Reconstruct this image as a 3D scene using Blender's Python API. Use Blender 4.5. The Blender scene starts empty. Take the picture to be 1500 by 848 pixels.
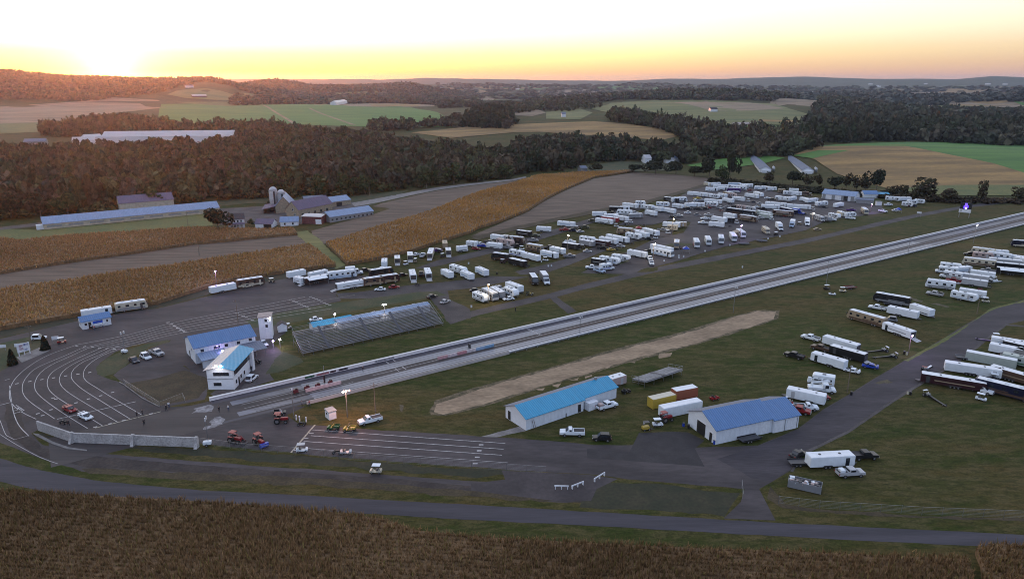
import bpy, bmesh, math, random
import numpy as np
from mathutils import Vector, Matrix
from mathutils.geometry import delaunay_2d_cdt
SC = bpy.context.scene
R = math.radians
# ------------------------------------------------------------------ camera
CAMZ, FPX, V0 = 76.0, 1032.0, 121.0
PITCH = math.atan((424 - V0) / FPX)
cd = bpy.data.cameras.new('camera'); cam = bpy.data.objects.new('camera', cd); SC.collection.objects.link(cam)
cam.location = (0, 0, CAMZ); cam.rotation_euler = (math.pi / 2 - PITCH, 0, 0)
cd.sensor_width = 36; cd.lens = 36 * FPX / 1500; cd.clip_start = 0.5; cd.clip_end = 60000
SC.camera = cam
# ------------------------------------------------------------------ world, sun, exposure
SUN_AZ, SUN_EL = math.atan2(165 - 750, 1075.6), R(1.3)
SUND = Vector((math.sin(SUN_AZ) * math.cos(SUN_EL), math.cos(SUN_AZ) * math.cos(SUN_EL), math.sin(SUN_EL)))
W = bpy.data.worlds.new('World'); SC.world = W; W.use_nodes = True
nt = W.node_tree; nt.nodes.clear()
def N(t, **k):
    n = nt.nodes.new(t)
    for a, b in k.items(): setattr(n, a, b)
    return n
def LK(a, b): nt.links.new(a, b)
def wmath(op, a, b=None, c=None, clamp=False):
    n = N('ShaderNodeMath', operation=op, use_clamp=clamp)
    for i, q in enumerate((a, b, c)):
        if q is None: continue
        if isinstance(q, (int, float)): n.inputs[i].default_value = q
        else: LK(q, n.inputs[i])
    return n.outputs[0]
def wramp(fac, stops):
    n = N('ShaderNodeValToRGB'); e = n.color_ramp.elements
    while len(e) < len(stops): e.new(0.5)
    for q, (p, c) in zip(e, stops): q.position = p; q.color = (*c, 1)
    LK(fac, n.inputs[0]); return n.outputs[0]
def wmix(kind, fac, a, b):
    n = N('ShaderNodeMix', data_type='RGBA', blend_type=kind)
    if isinstance(fac, (int, float)): n.inputs[0].default_value = fac
    else: LK(fac, n.inputs[0])
    for s, q in ((6, a), (7, b)):
        if isinstance(q, tuple): n.inputs[s].default_value = (*q, 1)
        else: LK(q, n.inputs[s])
    return n.outputs[2]
sky = N('ShaderNodeTexSky', sky_type='NISHITA', sun_disc=False)
sky.sun_elevation = SUN_EL; sky.sun_rotation = SUN_AZ; sky.altitude = 150; sky.air_density = 1.0; sky.dust_density = 3.0; sky.ozone_density = 1.5
geo = N('ShaderNodeTexCoord'); nrm = N('ShaderNodeVectorMath', operation='NORMALIZE'); LK(geo.outputs['Generated'], nrm.inputs[0])
sep = N('ShaderNodeSeparateXYZ'); LK(nrm.outputs[0], sep.inputs[0])
elev = wmath('ARCSINE', sep.outputs[2])                       # radians above the horizon
dt = N('ShaderNodeVectorMath', operation='DOT_PRODUCT'); LK(nrm.outputs[0], dt.inputs[0]); dt.inputs[1].default_value = (math.sin(SUN_AZ), math.cos(SUN_AZ), .0135)
ang = wmath('ARCCOSINE', wmath('MINIMUM', dt.outputs['Value'], 1.0))   # radians from the sun
e01 = wmath('POWER', wmath('DIVIDE', wmath('MAXIMUM', elev, 0.0), math.pi / 2), 0.4)
def EP(deg): return (deg / 90) ** 0.4
twilight = wramp(e01, [(0, (.46, .30, .33)), (EP(.5), (.53, .33, .30)), (EP(1.3), (.58, .39, .29)), (EP(2.4), (.68, .51, .35)), (EP(4), (.84, .71, .53)),
                       (EP(7), (1.0, .90, .76)), (EP(15), (.94, .90, .88)), (EP(32), (.66, .71, .84)), (EP(90), (.40, .48, .72))])
cool = wramp(e01, [(0, (.30, .30, .42)), (EP(3), (.36, .38, .52)), (EP(8), (.42, .48, .66)), (EP(20), (.50, .60, .84)), (EP(90), (.40, .48, .72))])
anti = wramp(wmath('DIVIDE', ang, math.pi), [(.40, (0, 0, 0)), (.60, (1, 1, 1))])
twilight = wmix('MIX', anti, twilight, cool)
toward = wramp(wmath('DIVIDE', ang, math.pi), [(0, (1, 1, 1)), (.07, (.72,) * 3), (.15, (.42,) * 3), (.26, (.18,) * 3), (.40, (.03,) * 3), (1, (0, 0, 0))])
glowc = wramp(e01, [(0, (2.1, .62, .06)), (EP(.8), (2.4, 1.2, .11)), (EP(2.0), (2.5, 1.9, .55)), (EP(3.6), (2.4, 2.2, 1.5)), (EP(6), (2.2, 2.2, 2.0)), (EP(20), (1.3, 1.3, 1.3)), (EP(50), (.62, .66, .76))])
ecore = wmath('EXPONENT', wmath('DIVIDE', ang, -0.03))
core = wmix('MULTIPLY', 1.0, ecore, (14.0, 6.5, 1.0))
nis = wmix('MULTIPLY', 1.0, sky.outputs[0], (SKYK, SKYK, SKYK)) if (SKYK := 0.10) else None
tot = wmix('MIX', toward, twilight, glowc); tot = wmix('ADD', 1.0, tot, core); tot = wmix('ADD', 1.0, tot, nis)
bg = N('ShaderNodeBackground'); LK(tot, bg.inputs[0]); bg.inputs[1].default_value = 1.0
out = N('ShaderNodeOutputWorld'); LK(bg.outputs[0], out.inputs[0])
sd = bpy.data.lights.new('sun', 'SUN'); so = bpy.data.objects.new('sun', sd); SC.collection.objects.link(so)
sd.energy = 3.2; sd.angle = R(0.5); sd.color = (1.0, .20, .035)
so.rotation_euler = (-SUND).to_track_quat('-Z', 'Y').to_euler()
SC.view_settings.view_transform = 'Standard'; SC.view_settings.look = 'None'; SC.view_settings.gamma = 1.0; SC.view_settings.use_curve_mapping = False
SC.view_settings.exposure = 0.25
SC.render.engine = 'CYCLES'; SC.cycles.use_denoising = True; SC.cycles.max_bounces = 5; SC.cycles.diffuse_bounces = 2; SC.cycles.glossy_bounces = 2
SC.cycles.volume_bounces = 0; SC.cycles.transparent_max_bounces = 4; SC.cycles.caustics_reflective = False; SC.cycles.caustics_refractive = False
SC.cycles.sample_clamp_indirect = 4.0; SC.cycles.filter_width = 1.0

# ------------------------------------------------------------------ ground shape
rng = np.random.default_rng(7); random.seed(7)
def az_of(u): return math.atan2(u - 750, 1075.6)
def vz(v, r): return CAMZ + (V0 - v) / 1075.6 * r             # height seen at row v at ground range r
RIDGES = [(3200, 420, [(-500, 108), (-100, 110), (0, 112), (60, 114.5), (100, 117), (165, 119), (220, 119), (300, 120.5), (340, 125), (380, 133), (430, 144), (470, 150)]),
          (3900, 300, [(300, 150), (330, 131), (370, 124), (392, 121), (410, 120.5), (428, 122), (450, 127), (480, 128), (560, 127), (600, 125), (640, 132), (700, 142)]),
          (5600, 500, [(430, 130), (450, 126), (520, 122), (600, 123), (700, 125), (760, 127), (850, 126), (950, 125), (1100, 127), (1250, 129), (1500, 128), (1900, 128)]),
          (9800, 800, [(-900, 117), (300, 117), (450, 116.5), (560, 117), (620, 115), (700, 116), (800, 118), (900, 119), (980, 116), (1030, 116.5), (1100, 115), (1180, 113.5), (1230, 115.5), (1300, 116.5), (1400, 117), (1450, 114), (1500, 115.5), (2300, 117)]),
          (3100, 480, [(960, 152), (1100, 143), (1250, 140), (1400, 137), (1500, 134), (2300, 134)]),
          (2250, 260, [(690, 165), (800, 149), (900, 142), (1000, 139), (1100, 140), (1200, 144), (1300, 151), (1500, 160)])]
HILLS = [(1650, 1045, 300, 330, 34), (1150, 870, 150, 190, 9), (860, 1370, 110, 260, 8.2), (455, 770, 80, 85, 5.5), (1900, 250, 480, 620, 14)]
HILLS = [(r * math.sin(az_of(u)), r * math.cos(az_of(u)), az_of(u), sr, sl, a) for r, u, sr, sl, a in HILLS]
def HT(x, y):
    x = np.asarray(x, float); y = np.asarray(y, float)
    r = np.hypot(x, y); z = np.zeros_like(r)
    for cx, cy, az, sr, sl, a in HILLS:
        dx, dy = x - cx, y - cy
        fr = dx * math.sin(az) + dy * math.cos(az); la = dx * math.cos(az) - dy * math.sin(az)
        z += a * np.exp(-(fr / sr) ** 2 / 2 - (la / sl) ** 2 / 2)
    uu = 750 + 1075.6 * x / np.maximum(y, 1.0); uu = np.where(y < r * .25, np.where(x < 0, -1500, 2500), uu)
    for r0, w, tab in RIDGES:
        us, vs = zip(*tab)
        top = np.maximum(CAMZ + (V0 - np.interp(uu, us, vs)) / 1075.6 * r0, 0)
        top = np.where((uu < us[0]) & (vs[0] > 125), top * np.clip(1 - (us[0] - uu) / 150, 0, 1), top)
        top = np.where((uu > us[-1]) & (vs[-1] > 138), top * np.clip(1 - (uu - us[-1]) / 150, 0, 1), top)
        z = np.maximum(z, top * np.exp(-((r - r0) / w) ** 2 / 2))
    s = np.clip((r - 700) / 1500, 0, 1); s = s * s * (3 - 2 * s)
    z += s * (3.5 * np.sin(x / 170 + 1.3) * np.sin(y / 210 + .4) + 2.0 * np.sin(x / 67 + y / 91))
    return np.maximum(z - 0.6, 0)
def hz(x, y): return float(HT(x, y))
CP, SP = math.cos(PITCH), math.sin(PITCH)
def ray(u, v):
    a, b = (u - 750) / FPX, (424 - v) / FPX
    return np.array([a, CP + b * SP, -SP + b * CP])
def G(u, v, z=0.0):
    """point of the land (raised by z) on the line of sight through photo pixel (u, v)"""
    d = ray(u, v)
    if d[2] < -0.03:
        t = (CAMZ - z) / -d[2]; p = d * t
        if abs(hz(p[0], p[1])) < .02 and math.hypot(p[0], p[1]) < 620: return Vector((p[0], p[1], z))
    ts = np.geomspace(60, 14000, 1500) / math.hypot(d[0], d[1])
    f = CAMZ + ts * d[2] - z - HT(ts * d[0], ts * d[1])
    k = np.argmax(f < 0)
    if f[k] >= 0: k = len(ts) - 1
    t0, t1 = ts[max(k - 1, 0)], ts[k]
    for _ in range(30):
        tm = (t0 + t1) / 2
        if CAMZ + tm * d[2] - z - hz(tm * d[0], tm * d[1]) > 0: t0 = tm
        else: t1 = tm
    return Vector((t0 * d[0], t0 * d[1], CAMZ + t0 * d[2]))
def GP(pts): return [G(*p) for p in pts]
def Zr(x0, y0, s, pts): return [(x0 + a / s, y0 + b / s) for a, b in pts]

# ------------------------------------------------------------------ materials
MATS = {}
def mat(name, col, rough=.6, metal=0., var=.12, scale=3., bump=0., emit=None, estr=0., col2=None, stretch=None, detail=4., spec=None, coords='Object', fine=0., finescale=40.):
    if name in MATS: return MATS[name]
    m = bpy.data.materials.new(name); m.use_nodes = True; t = m.node_tree; p = t.nodes['Principled BSDF']
    p.inputs['Roughness'].default_value = rough; p.inputs['Metallic'].default_value = metal
    if spec is not None: p.inputs['Specular IOR Level'].default_value = spec
    c = Vector(col)
    if var or col2:
        tc = t.nodes.new('ShaderNodeTexCoord'); nz = t.nodes.new('ShaderNodeTexNoise'); nz.inputs['Scale'].default_value = scale; nz.inputs['Detail'].default_value = detail
        src = tc.outputs[coords]
        if stretch:
            mp = t.nodes.new('ShaderNodeMapping'); mp.inputs['Rotation'].default_value = (0, 0, -stretch[0]); mp.inputs['Scale'].default_value = (stretch[1], stretch[2], 1); t.links.new(src, mp.inputs[0]); src = mp.outputs[0]
        t.links.new(src, nz.inputs['Vector'])
        cr = t.nodes.new('ShaderNodeValToRGB'); e = cr.color_ramp.elements
        lo = tuple(c * (1 - var)); hi = tuple(c * (1 + var)) if col2 is None else tuple(col2)
        e[0].position = .36; e[0].color = (*lo, 1); e[1].position = .64; e[1].color = (*hi, 1)
        t.links.new(nz.outputs[0], cr.inputs[0]); o = cr.outputs[0]
        if fine:
            n2 = t.nodes.new('ShaderNodeTexNoise'); n2.inputs['Scale'].default_value = finescale; n2.inputs['Detail'].default_value = 3; t.links.new(src, n2.inputs['Vector'])
            mr = t.nodes.new('ShaderNodeMapRange'); mr.inputs[1].default_value = .3; mr.inputs[2].default_value = .7; mr.inputs[3].default_value = 1 - fine; mr.inputs[4].default_value = 1 + fine
            t.links.new(n2.outputs[0], mr.inputs[0])
            mx = t.nodes.new('ShaderNodeMix'); mx.data_type = 'RGBA'; mx.blend_type = 'MULTIPLY'; mx.inputs[0].default_value = 1
            t.links.new(o, mx.inputs[6]); t.links.new(mr.outputs[0], mx.inputs[7]); o = mx.outputs[2]
        t.links.new(o, p.inputs['Base Color'])
        if bump:
            bp = t.nodes.new('ShaderNodeBump'); bp.inputs['Strength'].default_value = bump; t.links.new(nz.outputs[0], bp.inputs['Height']); t.links.new(bp.outputs[0], p.inputs['Normal'])
    else: p.inputs['Base Color'].default_value = (*col, 1)
    if emit: p.inputs['Emission Color'].default_value = (*emit, 1); p.inputs['Emission Strength'].default_value = estr
    MATS[name] = m; return m
def ribbed(name, col, rough, scale, axis=0, depth=.25, var=.1, metal=0.):
    """metal sheet: colour with light wear, ribs along one object axis as bump"""
    m = mat(name, col, rough, metal, var=var * .6, scale=.5, stretch=(0, 3.0, .25) if axis == 0 else (0, .25, 3.0), detail=7, fine=.05, finescale=4)
    t = m.node_tree; p = t.nodes['Principled BSDF']
    tc = t.nodes.new('ShaderNodeTexCoord'); w = t.nodes.new('ShaderNodeTexWave'); w.bands_direction = 'XYZ'[axis]; w.inputs['Scale'].default_value = scale * .35
    t.links.new(tc.outputs['Object'], w.inputs['Vector'])
    bp = t.nodes.new('ShaderNodeBump'); bp.inputs['Strength'].default_value = min(1, depth * 2); bp.inputs['Distance'].default_value = .08
    t.links.new(w.outputs['Fac'], bp.inputs['Height']); t.links.new(bp.outputs[0], p.inputs['Normal']); return m
def attr_mat(name, rough=.8, fine=.25, finescale=2.0, transl=0.):
    """base colour from the mesh's own 'tint' attribute (leaf and crop colours), broken up by noise"""
    m = bpy.data.materials.new(name); m.use_nodes = True; t = m.node_tree; p = t.nodes['Principled BSDF']
    p.inputs['Roughness'].default_value = rough; p.inputs['Specular IOR Level'].default_value = .15
    a = t.nodes.new('ShaderNodeAttribute'); a.attribute_name = 'tint'
    tc = t.nodes.new('ShaderNodeTexCoord'); n2 = t.nodes.new('ShaderNodeTexNoise'); n2.inputs['Scale'].default_value = finescale; t.links.new(tc.outputs['Object'], n2.inputs['Vector'])
    mr = t.nodes.new('ShaderNodeMapRange'); mr.inputs[1].default_value = .3; mr.inputs[2].default_value = .7; mr.inputs[3].default_value = 1 - fine; mr.inputs[4].default_value = 1 + fine
    t.links.new(n2.outputs[0], mr.inputs[0])
    mx = t.nodes.new('ShaderNodeMix'); mx.data_type = 'RGBA'; mx.blend_type = 'MULTIPLY'; mx.inputs[0].default_value = 1
    t.links.new(a.outputs['Color'], mx.inputs[6]); t.links.new(mr.outputs[0], mx.inputs[7]); t.links.new(mx.outputs[2], p.inputs['Base Color'])
    MATS[name] = m; return m

# ------------------------------------------------------------------ mesh helpers
def link(o, parent=None):
    SC.collection.objects.link(o)
    if parent is not None: o.parent = parent
    return o
def np_mesh(name, verts, faces, m, tint=None, parent=None, smooth=False):
    """verts (n,3); faces: array (k,3) or (k,4)"""
    me = bpy.data.meshes.new(name); verts = np.asarray(verts, np.float32); faces = np.asarray(faces, np.int32)
    k, c = faces.shape
    me.vertices.add(len(verts)); me.vertices.foreach_set('co', verts.ravel())
    me.loops.add(k * c); me.loops.foreach_set('vertex_index', faces.ravel())
    me.polygons.add(k); me.polygons.foreach_set('loop_start', np.arange(0, k * c, c, dtype=np.int32)); me.polygons.foreach_set('loop_total', np.full(k, c, np.int32))
    if smooth: me.polygons.foreach_set('use_smooth', np.ones(k, bool))
    if tint is not None:
        at = me.color_attributes.new('tint', 'FLOAT_COLOR', 'POINT'); t4 = np.ones((len(verts), 4), np.float32); t4[:, :3] = tint; at.data.foreach_set('color', t4.ravel())
    me.update(calc_edges=True); me.materials.append(m)
    return link(bpy.data.objects.new(name, me), parent)
class MB:
    def __init__(s): s.v = []; s.f = []; s.m = []; s.cur = 0
    def add(s, vs, fs, mi=None):
        b = len(s.v); s.v += [tuple(q) for q in vs]; s.f += [tuple(b + i for i in f) for f in fs]; s.m += [s.cur if mi is None else mi] * len(fs); return s
    def box(s, c, d, rz=0., mi=None):
        hx, hy, hz_ = d[0] / 2, d[1] / 2, d[2] / 2; ca, sa = math.cos(rz), math.sin(rz)
        vs = [(c[0] + x * ca - y * sa, c[1] + x * sa + y * ca, c[2] + z) for z in (-hz_, hz_) for x, y in ((-hx, -hy), (hx, -hy), (hx, hy), (-hx, hy))]
        return s.add(vs, [(0, 3, 2, 1), (4, 5, 6, 7), (0, 1, 5, 4), (1, 2, 6, 5), (2, 3, 7, 6), (3, 0, 4, 7)], mi)
    def prism(s, poly, y0, y1, mi=None, axis='y'):
        """poly in (x,z) extruded along y (axis='y'), in (y,z) along x ('x'), in (x,y) along z ('z')"""
        n = len(poly)
        f = {'y': lambda a, b, t: (a, t, b), 'x': lambda a, b, t: (t, a, b), 'z': lambda a, b, t: (a, b, t)}[axis]
        vs = [f(a, b, y0) for a, b in poly] + [f(a, b, y1) for a, b in poly]
        return s.add(vs, [tuple(range(n)), tuple(range(2 * n - 1, n - 1, -1))] + [(i, i + n, (i + 1) % n + n, (i + 1) % n) for i in range(n)], mi)
    def tube(s, p0, p1, r0, r1=None, n=8, mi=None):
        p0, p1 = Vector(p0), Vector(p1); r1 = r0 if r1 is None else r1
        d = (p1 - p0).normalized(); a = d.orthogonal().normalized(); b = d.cross(a)
        vs = [p + (a * math.cos(2 * math.pi * i / n) + b * math.sin(2 * math.pi * i / n)) * r for p, r in ((p0, r0), (p1, r1)) for i in range(n)]
        return s.add(vs, [(i, (i + 1) % n, (i + 1) % n + n, i + n) for i in range(n)] + [tuple(range(n - 1, -1, -1)), tuple(range(n, 2 * n))], mi)
    def lathe(s, prof, n=12, c=(0, 0, 0), mi=None):
        vs = [(c[0] + r * math.cos(2 * math.pi * i / n), c[1] + r * math.sin(2 * math.pi * i / n), c[2] + z) for r, z in prof for i in range(n)]
        fs = [(k * n + i, k * n + (i + 1) % n, (k + 1) * n + (i + 1) % n, (k + 1) * n + i) for k in range(len(prof) - 1) for i in range(n)]
        return s.add(vs, fs + [tuple(range(n - 1, -1, -1)), tuple(range((len(prof) - 1) * n, len(prof) * n))], mi)
    def quad(s, a, b, c, d, mi=None): return s.add([a, b, c, d], [(0, 1, 2, 3)], mi)
    def build(s, name, m, parent=None, bevel=0., smooth=False, seg=2):
        me = bpy.data.meshes.new(name); me.from_pydata(s.v, [], s.f)
        for q in (m if isinstance(m, (list, tuple)) else [m]): me.materials.append(q)
        me.polygons.foreach_set('material_index', s.m)
        bm = bmesh.new(); bm.from_mesh(me)
        bmesh.ops.recalc_face_normals(bm, faces=bm.faces)
        if bevel:
            bmesh.ops.bevel(bm, geom=[e for e in bm.edges if len(e.link_faces) == 2 and e.calc_face_angle(0) > .3], offset=bevel, segments=seg, affect='EDGES', clamp_overlap=True)
        bm.to_mesh(me); bm.free()
        if smooth: me.polygons.foreach_set('use_smooth', [True] * len(me.polygons))
        me.update(); return link(bpy.data.objects.new(name, me), parent)
def tag(o, label=None, cat=None, group=None, kind=None):
    for k, q in (('label', label), ('category', cat), ('group', group), ('kind', kind)):
        if q: o[k] = q
    return o
def empty(name, loc=(0, 0, 0), rz=0., label=None, cat=None, group=None):
    o = bpy.data.objects.new(name, None); o.location = loc; o.rotation_euler = (0, 0, rz); o.empty_display_size = .5; link(o); return tag(o, label, cat, group)
def kids(o): return [c for c in KID.get(o.name, [])]
def copy_tree(o, parent=None):
    c = o.copy(); link(c, parent)
    for ch in list(o.children): copy_tree(ch, c)
    return c
def drop(o):
    for ch in list(o.children): drop(ch)
    bpy.data.objects.remove(o)

# ------------------------------------------------------------------ the ground sheet
rr = np.concatenate([np.linspace(3, 300, 24)[:-1], np.geomspace(300, 16000, 235)])
aa = np.concatenate([np.linspace(-180, -52, 30)[:-1], np.linspace(-52, 52, 330), np.linspace(52, 180, 30)[1:]])
RA, AA = np.meshgrid(rr, np.radians(aa), indexing='ij')
gx, gy = RA * np.sin(AA), RA * np.cos(AA); gz = HT(gx, gy)
nr, na = RA.shape
idx = np.arange(nr * na).reshape(nr, na)
fc = np.stack([idx[:-1, :-1], idx[:-1, 1:], idx[1:, 1:], idx[1:, :-1]], -1).reshape(-1, 4)[:, ::-1]
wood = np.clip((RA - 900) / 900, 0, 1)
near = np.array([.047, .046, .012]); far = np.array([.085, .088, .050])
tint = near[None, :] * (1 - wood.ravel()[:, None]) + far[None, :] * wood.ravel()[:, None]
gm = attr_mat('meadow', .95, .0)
t = gm.node_tree; p = t.nodes['Principled BSDF']
tc = t.nodes.new('ShaderNodeTexCoord'); cc = [q for q in t.nodes if q.type == 'ATTRIBUTE'][0].outputs['Color']
for sc_, lo, hi, tone, fl, fh in ((.0045, .44, .56, (.026, .050, .006), 0, .85), (.018, .46, .58, (.080, .053, .018), 0, .80), (.07, .47, .62, (.020, .038, .004), 0, .75), (.16, .52, .66, (.095, .072, .030), 0, .5), (.38, .46, .60, (.10, .078, .034), 0, .55), (.9, .48, .62, (.016, .024, .005), 0, .55), (.6, .52, .72, (.090, .072, .032), 0, .35)):
    nz = t.nodes.new('ShaderNodeTexNoise'); nz.inputs['Scale'].default_value = sc_; nz.inputs['Detail'].default_value = 5; nz.inputs['Roughness'].default_value = .62
    mp = t.nodes.new('ShaderNodeMapping'); mp.inputs['Rotation'].default_value = (0, 0, -.6); mp.inputs['Scale'].default_value = (.45, 1.2, 1); mp.inputs['Location'].default_value = (sc_ * 37, 3.1, 0)
    t.links.new(tc.outputs['Object'], mp.inputs[0]); t.links.new(mp.outputs[0], nz.inputs['Vector'])
    mr = t.nodes.new('ShaderNodeMapRange'); mr.inputs[1].default_value = lo; mr.inputs[2].default_value = hi; mr.inputs[3].default_value = fl; mr.inputs[4].default_value = fh
    t.links.new(nz.outputs[0], mr.inputs[0])
    mx = t.nodes.new('ShaderNodeMix'); mx.data_type = 'RGBA'; t.links.new(mr.outputs[0], mx.inputs[0]); t.links.new(cc, mx.inputs[6]); mx.inputs[7].default_value = (*tone, 1); cc = mx.outputs[2]
nz = t.nodes.new('ShaderNodeTexNoise'); nz.inputs['Scale'].default_value = 2.2; nz.inputs['Detail'].default_value = 6; nz.inputs['Roughness'].default_value = .7; t.links.new(tc.outputs['Object'], nz.inputs['Vector'])
mr = t.nodes.new('ShaderNodeMapRange'); mr.inputs[1].default_value = .3; mr.inputs[2].default_value = .7; mr.inputs[3].default_value = .6; mr.inputs[4].default_value = 1.42; t.links.new(nz.outputs[0], mr.inputs[0])
mx = t.nodes.new('ShaderNodeMix'); mx.data_type = 'RGBA'; mx.blend_type = 'MULTIPLY'; mx.inputs[0].default_value = 1; t.links.new(cc, mx.inputs[6]); t.links.new(mr.outputs[0], mx.inputs[7])
t.links.new(mx.outputs[2], p.inputs['Base Color'])
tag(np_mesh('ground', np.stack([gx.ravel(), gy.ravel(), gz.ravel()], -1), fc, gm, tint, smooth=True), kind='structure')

def inpoly(P, xs, ys):
    inside = np.zeros(len(xs), bool); n = len(P)
    for i in range(n):
        x0, y0, x1, y1 = P[i][0], P[i][1], P[i - 1][0], P[i - 1][1]
        c = ((y0 > ys) != (y1 > ys)) & (xs < (x1 - x0) * (ys - y0) / ((y1 - y0) or 1e-9) + x0); inside ^= c
    return inside
ROUGH = {'sand_run': (1.3, 2.5), 'grass_verge': (.5, 2), 'grass_island': (.3, 1.5), 'pit_road': (.45, 2.5), 'pit_lot': (.6, 3), 'dirt_verge': (.5, 2), 'paved_lane': (.25, 2), 'staging_lot': (.22, 2.5), 'bare_patch': (.45, .8), 'gravel_yard': (.8, 4), 'weed_bank': (.8, 3), 'field_lane': (.8, 3), 'gravel_verge': (.25, 1.5), 'gravel_edge': (.2, 1.5), 'grass_strip': (.8, 2.5), 'fenced_lawn': (.3, 1.5), 'building_yard': (.3, 2), 'county_road': (.10, 2), 'worn_patch': (.4, .7), 'crossover_path': (.3, 2), 'driveway': (.15, 1), 'plowed_field': (.6, 4), 'stubble_field': (.6, 4)}
RJ = random.Random(11)
def drape(name, pts, m, lift, world=False, step=None, kind='structure'):
    """a sheet laid on the land, from photo-pixel or world corner points"""
    P = pts if world else GP(pts)
    P2 = [(q[0], q[1]) for q in P]
    Q = []; ra, rs = ROUGH.get(name, (0, None)); step = step or rs
    for i in range(len(P2)):                                   # densify the edge
        a, b = P2[i], P2[(i + 1) % len(P2)]; d = math.hypot((a[0] + b[0]) / 2, (a[1] + b[1]) / 2); st = step or max(6, d / 25)
        k = max(1, int(math.hypot(b[0] - a[0], b[1] - a[1]) / st))
        Q += [(a[0] + (b[0] - a[0]) * j / k, a[1] + (b[1] - a[1]) * j / k) for j in range(k)]
    if ra:
        o_ = 0; Q2 = []
        for q in Q: o_ = .6 * o_ + RJ.uniform(-ra, ra) * .8; w_ = RJ.uniform(-ra, ra) * .4; Q2.append((q[0] + o_ * .5 + w_, q[1] + o_ + w_))
        Q = Q2; step = None
    xs, ys = [q[0] for q in Q], [q[1] for q in Q]
    cy = sum(ys) / len(ys); cx = sum(xs) / len(xs); dd = math.hypot(cx, cy); st = step or max(6, dd / 25)
    ins = []
    if not (dd < 330 and np.abs(HT(np.array(xs), np.array(ys))).max() < .02):
        X, Y = np.meshgrid(np.arange(min(xs), max(xs), st), np.arange(min(ys), max(ys), st)); X = X.ravel() + .01; Y = Y.ravel() + .01
        k = inpoly(Q, X, Y); ins = list(zip(X[k], Y[k]))
        if len(ins) > 12000: ins = ins[::len(ins) // 12000 + 1]
    vs = [Vector(q) for q in Q] + [Vector(q) for q in ins]
    r = delaunay_2d_cdt(vs, [], [list(range(len(Q)))], 1, 1e-4)
    co = np.array([(v.x, v.y) for v in r[0]]); z = HT(co[:, 0], co[:, 1]); d = np.hypot(co[:, 0], co[:, 1])
    z = z + lift + np.where(np.abs(z) > .02, np.clip((d - 250) / 1000, 0, 1) * .5 + .04, 0)
    f = [tuple(t_) for t_ in r[2]]
    me = bpy.data.meshes.new(name); me.from_pydata(np.column_stack([co, z]).tolist(), [], f); me.materials.append(m)
    bm = bmesh.new(); bm.from_mesh(me)
    for q in bm.faces:
        if q.normal.z < 0: q.normal_flip()
    bm.to_mesh(me); bm.free()
    return tag(link(bpy.data.objects.new(name, me)), kind=kind)
# ------------------------------------------------------------------ fields, roads, track
soil = mat('bare_stubble', (.100, .070, .050), .95, var=.18, scale=.2, col2=(.150, .108, .078), stretch=(.55, .25, 2.2), fine=.18, finescale=3, detail=6)
soil2 = mat('brown_soil', (.16, .098, .034), .95, scale=.03, col2=(.28, .17, .055), stretch=(.1, .4, 1.6), fine=.2, finescale=.5, detail=7)
tanf = mat('tan_stubble', (.17, .125, .08), .95, scale=.02, col2=(.26, .19, .12), stretch=(-.3, .4, 2), fine=.15, finescale=.3, detail=6)
greenf = mat('green_crop', (.038, .125, .012), .9, scale=.02, col2=(.068, .165, .018), stretch=(.1, .3, 2), fine=.15, finescale=.25, detail=6)
meadowf = mat('pasture', (.085, .11, .026), .9, scale=.025, col2=(.15, .14, .042), stretch=(.1, .3, 1.6), fine=.2, finescale=.3, detail=6)
yellowf = mat('yellow_green_grass', (.13, .13, .030), .9, scale=.06, col2=(.075, .095, .024), fine=.25, finescale=.8, detail=6)
lawn = mat('mown_grass', (.026, .044, .010), .9, scale=.12, col2=(.058, .052, .020), fine=.3, finescale=1.5, detail=6)
darkgrass = mat('rank_grass', (.017, .022, .007), .9, scale=.2, col2=(.034, .030, .013), fine=.3, finescale=1.5, detail=6)
brush = mat('dry_weeds', (.040, .029, .014), .95, scale=.25, col2=(.062, .045, .021), fine=.3, finescale=2, detail=6)
asph = mat('old_asphalt', (.037, .030, .032), .85, scale=.09, col2=(.066, .054, .056), fine=.22, finescale=.7, detail=8, bump=0, stretch=(.6, .5, 1.5))
asph2 = mat('lane_asphalt', (.034, .027, .029), .85, scale=.12, col2=(.056, .045, .047), fine=.2, finescale=1.1, detail=8)
asphn = mat('fresh_asphalt', (.020, .017, .020), .8, scale=.3, col2=(.029, .025, .028), fine=.15, finescale=2)
roadm = mat('county_road_asphalt', (.036, .033, .042), .85, scale=.2, col2=(.052, .047, .058), fine=.14, finescale=2, stretch=(-.06, .15, 2.0))
dirt = mat('dirt_track', (.032, .024, .022), .95, scale=.2, col2=(.052, .040, .034), fine=.25, finescale=1.5, detail=7)
grav = mat('grey_gravel', (.065, .056, .055), .95, scale=.15, col2=(.095, .084, .080), fine=.25, finescale=2, detail=7)
gravd = mat('dark_gravel', (.044, .037, .038), .95, scale=.12, col2=(.070, .060, .059), fine=.25, finescale=2, detail=7)
sandm = mat('pale_sand', (.22, .155, .098), .95, scale=.12, col2=(.31, .225, .145), fine=.25, finescale=1.0, detail=8, stretch=(.6, .6, 1.2))
conc = mat('pale_concrete', (.17, .155, .15), .8, scale=.4, col2=(.23, .215, .205), fine=.15, finescale=2)
bands = mat('tyre_polished_sheen', (.135, .145, .18), .45, scale=.03, col2=(.215, .23, .275), fine=.12, finescale=.6, stretch=(.596, .04, 2.5), spec=.8)  # pale tone puts the sky's sheen on the polished lanes into the colour
rubber = mat('tyre_rubber_streaks', (.045, .048, .062), .5, scale=.5, col2=(.09, .095, .12), fine=.2, finescale=1)
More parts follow.
